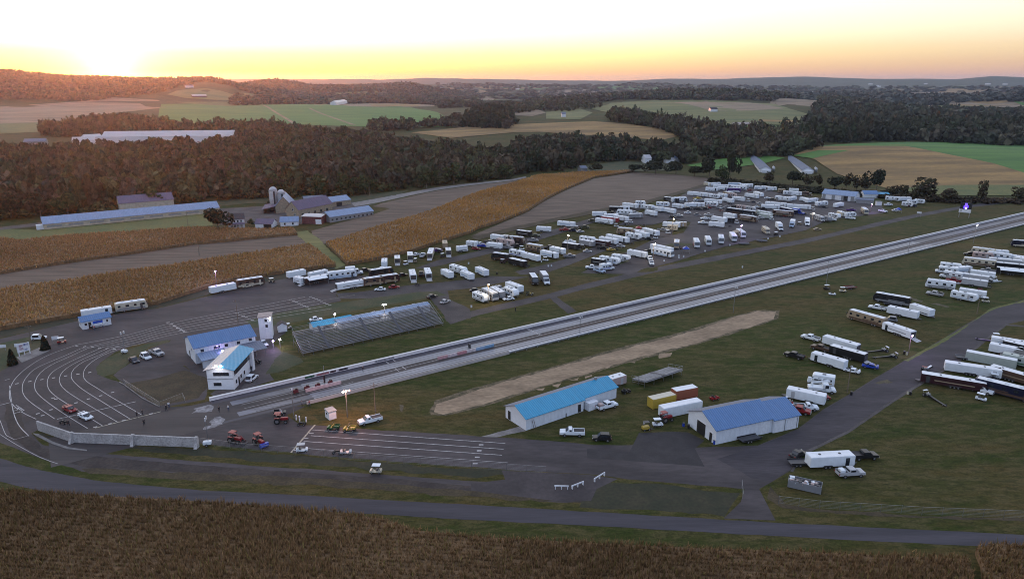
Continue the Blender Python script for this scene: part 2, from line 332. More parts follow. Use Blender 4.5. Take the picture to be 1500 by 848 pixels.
tracka = mat('track_asphalt', (.042, .034, .034), .8, scale=.08, col2=(.062, .052, .050), fine=.2, finescale=.6, stretch=(.596, .1, 2))
paint = mat('white_road_paint', (.55, .53, .52), .7, scale=.9, col2=(.34, .32, .32), fine=.3, finescale=2, detail=5)
painty = mat('cream_road_paint', (.42, .38, .28), .7, scale=.9, col2=(.30, .27, .22), fine=.3, finescale=2)
# --- distant and farm fields
drape('field', [(0, 182), (0, 157), (60, 153), (120, 149), (205, 152), (245, 158), (170, 166), (100, 181)], tanf, .1)
drape('field', [(-200, 184), (0, 182), (64, 180), (60, 194), (0, 197), (-200, 200)], yellowf, .12)
drape('field', [(236, 153), (330, 151), (480, 154), (600, 157), (640, 165), (668, 180), (662, 187), (560, 187), (400, 182), (280, 182), (232, 172)], greenf, .14)
drape('field', [(255, 150), (320, 149.5), (385, 150), (450, 150), (385, 155), (300, 154)], yellowf, .2)
drape('field', [(452, 150.5), (560, 149.5), (640, 150.5), (636, 156.5), (520, 156.5), (460, 154.5)], tanf, .2)
drape('field', [(540, 153), (600, 150.5), (628, 153), (612, 156.5), (545, 156.8)], soil2, .3)
drape('field', [(118, 146), (165, 143.5), (230, 147), (235, 149), (120, 149.5)], tanf, .2)
drape('field', [(260, 133), (300, 130), (360, 137), (420, 143), (430, 148), (330, 148), (270, 144), (245, 139)], meadowf, .2)
drape('farm_track', [(384, 155), (388, 155), (434, 182), (428, 182)], tanf, .35)
drape('farm_track', [(451, 159), (455, 159), (522, 184), (515, 184)], tanf, .35)
drape('field', [(602, 195), (690, 186), (740, 183.5), (799, 181), (870, 178.6), (926, 183), (970, 190), (995, 200), (968, 206), (926, 203), (870, 199.5), (790, 194), (750, 195), (704, 199), (661, 203)], soil2, .2)
drape('field', [(626, 212.5), (690, 215), (744, 217), (741, 226.5), (690, 229), (662, 224)], tanf, .2)
drape('field', [(664, 224.5), (700, 226), (690, 230)], yellowf, .3)
drape('field', [(866, 160), (890, 154), (912, 150), (960, 147.6), (1034, 147), (1100, 150.5), (1157, 160), (1222, 180), (1227, 183), (1160, 184), (1100, 183), (1011, 186), (926, 171), (898, 167)], meadowf, .15)
drape('field', [(985, 151), (1034, 148), (1100, 151.5), (1150, 160), (1100, 163), (1040, 163)], tanf, .3)
drape('field', [(1110, 176), (1215, 178.5), (1226, 181), (1112, 179)], soil2, .35)
drape('field', [(1020, 187), (1120, 184), (1200, 187), (1160, 197), (1100, 200), (1030, 194)], greenf, .25)
drape('field', [(800, 165), (850, 160), (868, 166), (850, 176), (800, 175)], meadowf, .25)
drape('field', [(712, 160), (780, 158), (800, 166), (780, 171), (715, 168)], tanf, .25)
drape('field', [(1130, 149), (1195, 148), (1196, 152), (1140, 152.5)], tanf, .8)
drape('field', [(1300, 136), (1440, 133), (1470, 137), (1330, 139)], tanf, 1.2)
drape('field', [(1196, 215), (1260, 211), (1330, 209), (1500, 208), (1700, 207), (1700, 262), (1500, 254), (1454, 240), (1383, 226), (1327, 215)], greenf, .28)
drape('field', [(1162, 228), (1196, 215), (1327, 213), (1383, 224), (1454, 238), (1500, 253), (1700, 262), (1700, 295), (1500, 286), (1383, 285), (1298, 276), (1227, 256), (1193, 234)], soil2, .2)
drape('field', [(1160, 229), (1200, 221), (1245, 221), (1190, 233)], greenf, .35)
drape('field', [(1298, 277), (1400, 272), (1500, 272), (1700, 276), (1700, 292), (1500, 287), (1383, 287)], yellowf, .34)
drape('field', [(1005, 243), (1060, 233), (1125, 229), (1150, 232), (1120, 240), (1040, 250)], greenf, .2)
drape('field', [(842, 246), (905, 237), (990, 240), (1000, 250), (930, 252), (870, 254)], lawn, .2)
rf = random.Random(3)
for i in range(110):                                            # patchwork far off
    u = rf.uniform(380, 1600); r0 = rf.uniform(2500, 8600); a = az_of(u); w, l = rf.uniform(90, 380), rf.uniform(120, 300)
    cx, cy = r0 * math.sin(a), r0 * math.cos(a); th = rf.uniform(0, 3)
    q = [(cx + x * math.cos(th) - y * math.sin(th), cy + x * math.sin(th) + y * math.cos(th)) for x, y in ((-w, -l), (w, -l * rf.uniform(.6, 1)), (w, l), (-w * rf.uniform(.5, 1), l))]
    drape('field', q, rf.choice([tanf, meadowf, soil2, greenf, tanf]), 1.0, world=True)
drape('field', [(-60, 345), (0, 335), (60, 337), (170, 327), (262, 317), (305, 312), (312, 330), (200, 341), (100, 347), (28, 354), (-60, 360)], yellowf, .02)
drape('field', [(57, 316), (170, 310), (283, 296), (350, 291), (430, 289), (508, 287), (560, 283), (600, 279), (560, 296), (540, 302), (430, 300), (370, 298), (320, 302), (200, 312)], lawn, .02)
drape('gravel_yard', [(0, 333), (60, 326), (62, 331), (0, 337)], grav, .03)
drape('gravel_yard', [(318, 306), (400, 302), (470, 296), (520, 296), (545, 303), (470, 316), (452, 327), (420, 332), (380, 326), (330, 330), (315, 327)], grav, .03)
drape('farm_lane', [(514, 298), (560, 290), (640, 275), (750, 263), (770, 259), (771, 261), (752, 265), (640, 279), (560, 296), (520, 303)], conc, .05)
drape('plowed_field', [(455, 339), (500, 326), (548, 314), (571, 306), (545, 303), (560, 298), (640, 280), (750, 266), (790, 258), (700, 285), (633, 311), (548, 336), (475, 358)], soil, .04)
drape('stubble_field', [(0, 402), (99, 386), (198, 372), (283, 359), (400, 348), (436, 345), (450, 360), (400, 369), (283, 387), (198, 399), (99, 414), (0, 428), (-120, 445), (-120, 420)], soil, .03)
drape('stubble_field', [(690, 346), (728, 330), (771, 312), (813, 287), (870, 262), (929, 253), (985, 256), (1042, 262), (1031, 270), (941, 296), (842, 314), (742, 335), (708, 346)], soil, .04)
drape('weed_bank', [(690, 348), (742, 335), (842, 314), (941, 296), (1031, 270), (1042, 266), (1042, 269), (1033, 274), (941, 301), (842, 319), (742, 341), (700, 352)], brush, .06)
drape('field_lane', [(428, 341), (452, 338), (478, 360), (508, 388), (492, 394), (462, 366)], meadowf, .03)
drape('field_lane', [(-60, 490), (0, 484), (113, 464), (230, 446), (309, 421), (400, 403), (483, 391), (505, 391), (480, 398), (430, 405), (320, 428), (230, 451), (110, 471), (0, 495), (-60, 505)], darkgrass, .02)
# --- asphalt of the pits and staging lanes
drape('staging_lot', [(-90, 530), (0, 496), (110, 471), (160, 459), (230, 452), (320, 430), (380, 415), (440, 404), (560, 404), (562, 416), (495, 420), (492, 432), (500, 440), (470, 446), (420, 455), (360, 468), (275, 478), (268, 495), (240, 500), (200, 504), (168, 516), (146, 532), (142, 548), (160, 555), (180, 561), (230, 548), (268, 535), (305, 560), (300, 585), (243, 596), (303, 592), (448, 595), (420, 608), (440, 622), (466, 622), (560, 630), (700, 638), (800, 645), (870, 651), (930, 652), (1020, 656), (1110, 652), (1168, 628), (1205, 600), (1320, 531), (1380, 497), (1422, 471), (1454, 452), (1500, 439), (1660, 405), (1660, 425), (1500, 470), (1473, 475), (1400, 530), (1320, 577), (1240, 632), (1172, 664), (1158, 688), (1130, 706), (1112, 716), (1085, 716), (960, 705), (860, 695), (800, 692), (740, 687), (520, 672), (430, 663), (290, 650), (196, 648), (107, 645), (58, 628), (45, 635), (60, 652), (140, 664), (300, 676), (500, 690), (700, 705), (800, 712), (868, 716), (860, 735), (830, 736), (700, 724), (500, 707), (300, 696), (120, 690), (60, 672), (0, 648), (-90, 600)], asph, .004)
drape('staging_lane_paving', [(-20, 560), (20, 530), (75, 505), (112, 500), (180, 492), (270, 470), (430, 436), (500, 441), (420, 456), (275, 480), (200, 504), (168, 516), (146, 532), (142, 548), (180, 563), (238, 603), (139, 627), (60, 622), (30, 640), (10, 600)], asph2, .008)
drape('dirt_verge', [(120, 686), (300, 692), (500, 702), (700, 718), (828, 730), (860, 733), (855, 738), (700, 729), (500, 712), (300, 702), (130, 694)], brush, .010)
drape('dirt_verge', [(50, 640), (107, 652), (200, 660), (300, 668), (500, 684), (700, 698), (760, 692), (740, 690), (520, 675), (430, 666), (290, 656), (196, 653), (107, 649), (60, 634)], darkgrass, .010)
drape('paved_lane', [(30, 600), (10, 590), (5, 615), (20, 645), (60, 668), (130, 684), (300, 692), (500, 703), (700, 719), (700, 712), (500, 695), (300, 681), (140, 669), (62, 655), (40, 636)], dirt, .012)
drape('lane_junction', [(735, 689), (800, 692), (862, 695), (905, 701), (874, 716), (866, 733), (830, 735), (760, 727), (690, 718), (690, 708), (740, 702)], asph2, .015)
drape('fresh_asphalt_patch', [(860, 657), (922, 662), (936, 634), (985, 632), (1008, 633), (1032, 645), (1018, 657), (1032, 683), (900, 673), (860, 671)], asphn, .013)
drape('driveway', [(705, 639), (763, 624), (771, 631), (728, 640)], conc, .01)
drape('building_yard', [(205, 522), (222, 509), (249, 500), (268, 479), (400, 456), (425, 472), (417, 488), (398, 503), (425, 528), (408, 533), (395, 545), (402, 556), (372, 566), (330, 578), (304, 562), (268, 536), (228, 550), (182, 561), (166, 549)], asph, .012)
drape('grass_verge', [(390, 548), (396, 535), (412, 515), (436, 522), (445, 530), (410, 545)], lawn, .02)
drape('paved_apron', [(308, 577), (318, 570), (352, 570), (368, 548), (383, 541), (372, 566), (345, 580), (320, 584)], grav, .02)
drape('grass_island', [(142, 549), (143, 536), (158, 524), (180, 514), (215, 504), (247, 497), (249, 501), (220, 508), (200, 522), (185, 535), (165, 548), (150, 552)], lawn, .014)
drape('fenced_lawn', [(181, 563), (232, 553), (270, 542), (300, 552), (306, 566), (290, 583), (232, 594)], brush, .014)
drape('grass_verge', [(360, 470), (420, 456), (470, 447), (520, 440), (610, 428), (640, 426), (655, 432), (600, 441), (480, 462), (420, 474), (370, 480)], lawn, .014)
drape('grass_verge', [(-90, 650), (-90, 545), (-20, 510), (0, 503), (48, 492), (66, 494), (68, 506), (30, 525), (0, 545), (-20, 575)], lawn, .014)
drape('sign_pad', [(24, 523), (32, 531), (74, 513), (60, 508)], conc, .02)
drape('access_lane', [(1100, 700), (1085, 690), (1050, 672), (1110, 653), (1169, 629), (1206, 601), (1321, 532), (1381, 498), (1423, 472), (1455, 453), (1501, 440), (1660, 406), (1660, 424), (1500, 469), (1472, 475), (1399, 530), (1319, 577), (1239, 632), (1171, 663), (1156, 688), (1130, 704)], mat('dimmed_lane_asphalt', (.034, .028, .033), .85, scale=.15, col2=(.050, .042, .048), fine=.2, finescale=1.2, detail=8, stretch=(.6, .3, 1.5)), .009)  # asphalt darkened for the weaker light farther from the sun
# --- pit roads and lots
drape('pit_road', [(495, 438), (492, 430), (520, 428), (600, 418), (680, 410), (730, 403), (790, 390), (830, 379), (870, 362), (930, 346), (985, 337), (985, 345), (930, 354), (880, 370), (835, 388), (795, 401), (735, 414), (690, 422), (655, 426), (660, 438), (690, 452), (690, 466), (655, 470), (640, 448), (625, 428), (560, 436)], gravd, .012)
drape('pit_road', [(600, 396), (640, 382), (700, 368), (760, 352), (830, 331), (890, 313), (940, 300), (945, 306), (890, 320), (835, 338), (765, 359), (705, 375), (645, 389)], gravd, .012)
drape('pit_road', [(650, 466), (700, 453), (800, 431), (860, 415), (960, 392), (1060, 373), (1180, 350), (1280, 327), (1350, 312), (1420, 300), (1500, 292), (1500, 295), (1420, 304), (1350, 317), (1280, 333), (1180, 356), (1060, 380), (960, 399), (860, 423), (800, 439), (700, 462), (660, 475)], gravd, .014)
drape('crossover_path', [(806, 437), (815, 435), (845, 456), (832, 459)], gravd, .016)
drape('pit_lot', [(905, 330), (935, 314), (985, 294), (1028, 270), (1040, 264), (1085, 271), (1125, 279), (1165, 287), (1235, 293), (1292, 302), (1296, 312), (1215, 322), (1180, 338), (1120, 350), (1060, 362), (1000, 380), (920, 402), (850, 400), (900, 378), (960, 350), (1002, 341), (1012, 326), (985, 322), (955, 330)], asph, .018)
drape('grass_verge', [(892, 384), (960, 364), (1004, 350), (1040, 348), (1044, 352), (985, 366), (930, 380), (896, 392)], lawn, .022)
# --- county road
drape('county_road', [(-260, 618), (-120, 640), (0, 671), (60, 689), (150, 705), (300, 718), (500, 728.5), (750, 742), (1000, 757), (1150, 766), (1500, 783), (1900, 803), (1900, 826), (1500, 803.5), (1150, 785.5), (900, 772), (600, 756), (400, 744.5), (200, 733), (80, 723), (0, 705), (-120, 672), (-260, 645)], roadm, .02)
drape('lane_mouth', [(1092, 712), (1112, 716), (1136, 762), (1060, 759), (1085, 735)], asph, .024)
drape('gravel_verge', [(1128, 712), (1150, 738), (1200, 746), (1350, 755), (1500, 760), (1700, 771), (1700, 774), (1500, 763), (1350, 758), (1200, 750), (1146, 744), (1124, 730)], brush, .012)
drape('grass_verge', [(860, 705), (960, 710), (1084, 722), (1062, 755), (900, 745), (850, 742)], darkgrass, .012)
# --- drag strip
T0 = G(307, 587); TDIR = Vector((math.cos(R(34.13)), math.sin(R(34.13)), 0)); TN = Vector((TDIR.y, -TDIR.x, 0)); TA = R(34.13)
def tp(s, w, z=0.): return T0 + TDIR * s + TN * w + Vector((0, 0, z))
TL = 900.0
def tstrip(name, s0, s1, w0, w1, m, lift): return tag(MB().quad(tp(s0, w0, lift), tp(s1, w0, lift), tp(s1, w1, lift), tp(s0, w1, lift)).build(name, m), kind='structure')
tstrip('drag_strip', -34, TL, .3, 15.2, tracka, .022)
for w0, w1 in ((2.9, 6.5), (10.0, 13.4)):
    tstrip('racing_groove', 22, 330, w0, w1, bands, .026); tstrip('racing_groove', 330, TL, w0, w1, mat('worn_lane_sheen', (.085, .087, .105), .55, scale=.03, col2=(.14, .142, .17), fine=.15, finescale=.6, stretch=(.596, .04, 2.5)), .026); tstrip('racing_groove', 4, 22, w0 + .5, w1 - .5, mat('launch_rubber_sheen', (.07, .07, .085), .5, scale=.05, col2=(.15, .155, .185), fine=.2, finescale=.8, stretch=(.596, .04, 3)), .026)  # sky sheen continued in the colour, fainter at the launch and far stretches
    for k, (a, b) in enumerate(((.85, 1.15), (2.3, 2.6))): tstrip('tyre_streak', 8, 330 + 60 * k, w0 + a, w0 + b, rubber, .030)
tstrip('tyre_streak', 0, TL, .5, 2.5, mat('lane_edge_sealer', (.030, .028, .042), .6, scale=.1, col2=(.05, .046, .062), fine=.15, finescale=1, stretch=(.596, .1, 2)), .026); tstrip('tyre_streak', 0, TL, 13.7, 14.7, MATS['lane_edge_sealer'], .026)
ml = MB()
for w, s0, s1, wd in ((7.95, 40, TL, .14), (6.75, 6, 34, .12), (9.2, 6, 34, .12)):
    ml.quad(tp(s0, w, .031), tp(s1, w, .031), tp(s1, w + wd, .031), tp(s0, w + wd, .031))
for s in (47, 49.2): ml.quad(tp(s, .9, .031), tp(s + .25, .9, .031), tp(s + .25, 2.6, .031), tp(s, 2.6, .031)).quad(tp(s, 6.8, .031), tp(s + .25, 6.8, .031), tp(s + .25, 9.4, .031), tp(s, 9.4, .031))
for s in (96, 96.6): ml.quad(tp(s, .9, .031), tp(s + .2, .9, .031), tp(s + .2, 8, .031), tp(s, 8, .031))
tag(ml.build('track_marking', paint), kind='structure')
tstrip('centre_line_stain', 96, TL, 8.2, 8.7, mat('rusty_centre_line', (.12, .07, .045), .9, scale=.2, col2=(.075, .05, .04)), .028)
wm = mat('worn_white_patch', (.30, .29, .30), .8, scale=.5, col2=(.14, .13, .135), fine=.4, finescale=1.5, detail=8)
drape('worn_patch', Zr(240, 420, 4.24, [(175, 785), (205, 765), (190, 755), (240, 742), (300, 730), (312, 768), (270, 776), (225, 776)]), wm, .033)
drape('worn_patch', Zr(240, 420, 4.24, [(280, 842), (310, 812), (350, 803), (392, 820), (370, 850), (320, 870), (290, 880), (240, 890), (250, 870), (300, 858)]), wm, .033)
drape('bare_patch', [(628, 606), (636, 587), (686, 570), (800, 540), (900, 511), (1000, 486), (1060, 467), (1108, 454.5), (1142, 455), (1140, 467), (1066, 491), (1000, 510), (900, 537), (800, 566), (722, 591), (680, 603), (652, 609)], mat('thin_sandy_turf', (.050, .044, .018), .95, scale=.5, col2=(.155, .115, .066), fine=.4, finescale=2.5, detail=8), .018)
drape('sand_run', [(636, 602), (642, 589), (690, 573), (800, 543), (900, 514), (1000, 489), (1060, 470), (1108, 457), (1136, 457), (1134, 466), (1064, 488), (1000, 507), (900, 534), (800, 563), (722, 588), (680, 600), (652, 606)], sandm, .02)
for q in ([(700, 578), (760, 562), (735, 575)], [(880, 536), (905, 531), (890, 539)], [(856, 551), (868, 548), (866, 552), (858, 554)], [(834, 557), (848, 553), (845, 558)], [(808, 565), (822, 561), (818, 567)], [(965, 519), (985, 516), (982, 522), (966, 524)], [(920, 531), (932, 529), (930, 532)], [(785, 570), (798, 568), (795, 572)]):
    drape('bare_patch', q, sandm, .022)
for q in ([(1313, 433), (1318, 432), (1352, 441), (1350, 443)], [(1362, 445), (1372, 444), (1392, 449), (1389, 451)], [(1280, 560), (1300, 556), (1308, 560), (1288, 563)], [(585, 592), (590, 594), (592, 602), (588, 600)]):
    drape('bare_patch', q, mat('worn_turf', (.105, .085, .05), .95, scale=.4, col2=(.07, .06, .032), fine=.3, finescale=2), .022)
drape('grass_strip', [(1380, 498), (1454, 451), (1500, 440), (1500, 442), (1452, 454), (1385, 500), (1330, 531), (1322, 530)], yellowf, .03)
drape('gravel_edge', [(1158, 690), (1172, 664), (1240, 632), (1320, 577), (1400, 530), (1473, 474), (1500, 477), (1500, 479), (1474, 477), (1402, 533), (1322, 580), (1242, 635), (1176, 667), (1162, 691)], grav, .03)
# --- painted lines of the staging lanes
def paint_line(mb, pts, w, z=.035, world=False):
    P = pts if world else [G(*p) for p in pts]
    C = [P[0]]                                                  # Catmull-Rom through the points
    for i in range(len(P) - 1):
        a, b, c, d = P[max(i - 1, 0)], P[i], P[i + 1], P[min(i + 2, len(P) - 1)]
        k = max(1, int((c - b).length / 2.0)) if len(P) > 2 else 1
        for j in range(1, k + 1):
            t_ = j / k; C.append(.5 * ((2 * b) + (c - a) * t_ + (2 * a - 5 * b + 4 * c - d) * t_ ** 2 + (3 * b - a - 3 * c + d) * t_ ** 3))
    L_, R_ = [], []
    for i, q in enumerate(C):
        t_ = (C[min(i + 1, len(C) - 1)] - C[max(i - 1, 0)]); n = Vector((-t_.y, t_.x, 0)).normalized() * w / 2
        L_.append((q.x + n.x, q.y + n.y, z)); R_.append((q.x - n.x, q.y - n.y, z))
    n = len(C); mb.add(L_ + R_, [(i, i + 1, i + 1 + n, i + n) for i in range(n - 1)])
CURV = [[(480, 275), (300, 340), (180, 410), (100, 480), (65, 540), (58, 590), (75, 640), (130, 690), (225, 737)],
        [(500, 300), (400, 345), (290, 390), (210, 430), (155, 490), (138, 540), (150, 590), (200, 640), (340, 735)],
        [(545, 297), (430, 350), (320, 400), (250, 450), (220, 500), (215, 540), (235, 580), (300, 635), (400, 705), (545, 795)],
        [(640, 290), (480, 360), (380, 410), (320, 450), (295, 495), (300, 545), (340, 590), (430, 650), (640, 780)],
        [(690, 290), (560, 345), (450, 398), (392, 440), (370, 480), (375, 520), (410, 560), (500, 620), (730, 755)],
        [(720, 290), (620, 340), (520, 380), (460, 425), (442, 465), (455, 500), (510, 550), (620, 620), (815, 740)],
        [(750, 298), (640, 340), (560, 390), (525, 430), (518, 465), (535, 500), (620, 555), (700, 605), (880, 710)]]
REND = [(447, 435), (454, 438), (461, 441), (469, 445), (477, 448.5), (486, 452)]
mb = MB()
for c in CURV: paint_line(mb, Zr(0, 440, 4.24, c), .16)
MID = [(265, 470.5), (265, 474), (265, 477.5), (265, 481), (265, 484.5), (265, 488)]
for k, (m_, e_) in enumerate(zip(MID, REND)): paint_line(mb, [Zr(0, 440, 4.24, [CURV[k][0]])[0], (190 + k * 2, 490 + 3 * k), m_, e_], .17)
paint_line(mb, Zr(0, 440, 4.24, [(355, 737), (845, 628)]), .22)
paint_line(mb, Zr(0, 440, 4.24, [(30, 495), (60, 488)]), .2); paint_line(mb, Zr(0, 440, 4.24, [(0, 650), (70, 632)]), .2)
paint_line(mb, Zr(0, 560, 4.24, [(60, 20), (66, 80), (85, 190), (120, 270), (180, 333)]), .18)
for k in range(4): paint_line(mb, Zr(0, 560, 4.24, [(76 + k * 3, 150 + k * 14), (100 + k * 8, 142 + k * 14), (150 - k * 10, 175 + k * 4)]), .22)
paint_line(mb, Zr(0, 560, 4.24, [(0, 235), (40, 330), (90, 355), (180, 330)]), .12); paint_line(mb, Zr(0, 560, 4.24, [(0, 322), (100, 385), (250, 465), (360, 505)]), .12)
tag(mb.build('lane_line', paint), kind='structure')
mb = MB(); paint_line(mb, Zr(0, 440, 4.24, [(590, 792), (1000, 690)]), .3); paint_line(mb, Zr(400, 500, 4.24, [(112, 690), (260, 518)]), .4); paint_line(mb, [(300, 470), (520, 432)], .12, .034)
tag(mb.build('stop_line', painty), kind='structure')
mb = MB()
for k, (a, b) in enumerate((((245, 549), (1272, 625)), ((235, 585), (1272, 660)), ((190, 620), (1272, 697)), ((200, 663), (1272, 730)))):
    e = Zr(650, 520, 4.24, [((382, 548), (372, 584), (362, 621), (400, 668))[k]])[0]
    paint_line(mb, [Zr(400, 500, 4.24, [a])[0], e], .20 if k < 3 else .12)
for x, y in ((232, 557), (220, 594), (208, 634), (195, 673)): p_ = G(650 + x / 4.24, 520 + y / 4.24); mb.box((p_.x, p_.y, .036), (1.0, .5, .004))
for x, y in ((238, 570), (205, 602), (175, 640), (140, 676)): p_ = G(400 + x / 4.24, 500 + y / 4.24); mb.box((p_.x, p_.y, .036), (1.0, .3, .004))
for x, y in ((105, 517), (185, 503), (260, 491), (333, 481), (408, 469), (484, 458), (557, 447), (235, 703), (265, 714), (316, 679), (330, 606), (348, 612), (472, 636), (550, 612), (625, 592), (699, 571), (592, 786), (682, 766), (769, 745), (938, 704), (712, 302), (664, 299), (618, 295), (573, 291), (526, 287), (478, 283), (1045, 138), (1062, 148), (1080, 158), (1100, 169), (1122, 180), (1140, 191)):
    p_ = G(x / 4.24, 440 + y / 4.24); mb.box((p_.x, p_.y, .036), (.75, .5, .004), .6)
for (x0, y0), (x1, y1), n in (((25, 222), (130, 280), 6), ((455, 165), (550, 207), 6), ((790, 80), (905, 136), 8), ((912, 62), (1030, 115), 8)):
    for k in range(n): p_ = G(240 + (x0 + (x1 - x0) * k / (n - 1)) / 4.24, 420 + (y0 + (y1 - y0) * k / (n - 1)) / 4.24); mb.box((p_.x, p_.y, .036), (1.1, .5, .004), .3)
tag(mb.build('lane_dash', paint), kind='structure')
mb = MB()                                                      # worn edge stones along the grass
for q in ([(175, 560), (181, 563), (208, 583), (234, 596)],):
    P = [G(*c) for c in q]
    for a, b in zip(P, P[1:]): mb.box(((a.x + b.x) / 2, (a.y + b.y) / 2, .08), ((b - a).length, .2, .2), math.atan2(b.y - a.y, b.x - a.x))
tag(mb.build('kerb', conc), kind='structure')
tag(MB().prism([tuple(G(*q)[:2]) for q in Zr(0, 560, 4.24, [(205, 318), (240, 322), (330, 370), (430, 405), (540, 420), (540, 427), (420, 415), (320, 382), (230, 335)])], 0, .14, axis='z').build('kerb', conc), kind='structure')

# ------------------------------------------------------------------ crops and woods
leafm = attr_mat('foliage', .85, .30, .9); cornm = attr_mat('dry_corn', .9, .25, 1.2)
def scatter(P, dens, n_max=10 ** 6, seed=1):
    g = np.random.default_rng(seed); xs = np.array([q[0] for q in P]); ys = np.array([q[1] for q in P])
    ar = abs(np.sum(xs * np.roll(ys, 1) - ys * np.roll(xs, 1))) / 2; n = int(min(ar * dens, n_max))
    bx0, bx1, by0, by1 = xs.min(), xs.max(), ys.min(), ys.max(); m_ = int(n * (bx1 - bx0) * (by1 - by0) / max(ar, 1e-6)) + 1
    X = g.uniform(bx0, bx1, m_); Y = g.uniform(by0, by1, m_); k = inpoly(P, X, Y); return X[k], Y[k]
def corn(name, pix, dens, rows, seed, base=(.17, .105, .05), hgt=2.4, nb=5, label=None):
    """a stand of ripe corn: an uneven dark floor under many upright dry blades set in rows"""
    g = np.random.default_rng(seed); P = [(q[0], q[1]) for q in (GP(pix))]
    X, Y = scatter(P, dens, seed=seed)
    c, s = math.cos(rows), math.sin(rows); v_ = -X * s + Y * c; u_ = X * c + Y * s
    v_ = np.round(v_ / .95) * .95 + g.normal(0, .1, len(v_)); X, Y = u_ * c - v_ * s, u_ * s + v_ * c
    keep = ((np.abs((v_ + 7 * np.sin(u_ / 60)) % 31 - 13) > .5) | (dens > 3)); X, Y = X[keep], Y[keep]
    Zb = HT(X, Y); n = len(X)
    h = hgt * g.uniform(.75, 1.12, n) * (1 + .08 * np.sin(X / 9) * np.sin(Y / 13))
    big = .5 + .5 * np.sin(X / 23 + 2 * np.sin(Y / 31)) * np.sin(Y / 19 + X / 47)
    V, F_, T_ = [], [], []; off = 0
    for b in range(nb):
        a = g.uniform(0, 2 * math.pi, n); w = g.uniform(.14, .30, n) * (1.5 if dens < 3 else .7); ln = g.uniform(.15, .6, n)
        z0 = h * g.uniform(.15, .7, n); z1 = h * g.uniform(.75, 1.05, n)
        dx, dy = np.cos(a), np.sin(a)
        A = np.stack([X - dy * w / 2, Y + dx * w / 2, Zb + z0], -1); B = np.stack([X + dy * w / 2, Y - dx * w / 2, Zb + z0], -1); C_ = np.stack([X + dx * ln, Y + dy * ln, Zb + z1], -1)
        V.append(np.stack([A, B, C_], 1).reshape(-1, 3)); F_.append(np.arange(3 * n).reshape(-1, 3) + off); off += 3 * n
        t_ = np.array(base)[None] * (g.uniform(.6, 1.35, n) * (.8 + .35 * big))[:, None] * np.array([1, 1, 1])[None]
        gr = g.random(n) < .12; t_[gr] = t_[gr] * np.array([.75, 1.05, .6])
        T_.append(np.repeat(t_, 3, 0))
    o = np_mesh(name, np.concatenate(V), np.concatenate(F_), cornm, np.concatenate(T_)); tag(o, kind='stuff')
    # floor of the stand
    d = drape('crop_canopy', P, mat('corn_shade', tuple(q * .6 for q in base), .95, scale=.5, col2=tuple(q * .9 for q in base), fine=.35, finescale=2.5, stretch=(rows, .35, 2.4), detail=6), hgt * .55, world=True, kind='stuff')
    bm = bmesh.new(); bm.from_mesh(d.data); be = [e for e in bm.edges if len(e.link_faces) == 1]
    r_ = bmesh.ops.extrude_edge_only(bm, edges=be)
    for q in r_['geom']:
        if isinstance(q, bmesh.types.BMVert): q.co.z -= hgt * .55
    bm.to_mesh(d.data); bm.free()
    return o
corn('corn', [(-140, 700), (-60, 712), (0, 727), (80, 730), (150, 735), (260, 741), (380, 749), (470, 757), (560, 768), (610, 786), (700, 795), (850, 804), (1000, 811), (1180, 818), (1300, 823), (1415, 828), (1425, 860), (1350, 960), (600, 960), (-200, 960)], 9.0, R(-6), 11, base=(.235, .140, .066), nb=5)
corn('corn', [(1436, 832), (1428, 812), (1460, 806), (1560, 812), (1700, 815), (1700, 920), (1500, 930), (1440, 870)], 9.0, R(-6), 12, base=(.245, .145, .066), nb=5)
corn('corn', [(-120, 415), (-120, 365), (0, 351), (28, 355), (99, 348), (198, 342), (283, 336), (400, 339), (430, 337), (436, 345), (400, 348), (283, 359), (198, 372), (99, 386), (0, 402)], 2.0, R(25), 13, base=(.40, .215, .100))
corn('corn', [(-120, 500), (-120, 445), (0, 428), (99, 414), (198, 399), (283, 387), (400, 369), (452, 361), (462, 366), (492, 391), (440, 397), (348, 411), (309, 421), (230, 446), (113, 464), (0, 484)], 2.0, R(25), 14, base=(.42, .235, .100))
corn('corn', [(478, 359), (548, 336), (633, 311), (690, 288), (750, 271), (785, 259), (850, 254), (929, 252), (870, 261), (813, 286), (771, 311), (728, 328), (700, 336), (690, 342), (640, 357), (605, 369), (560, 380), (509, 389)], 1.6, R(40), 15, base=(.50, .26, .085))

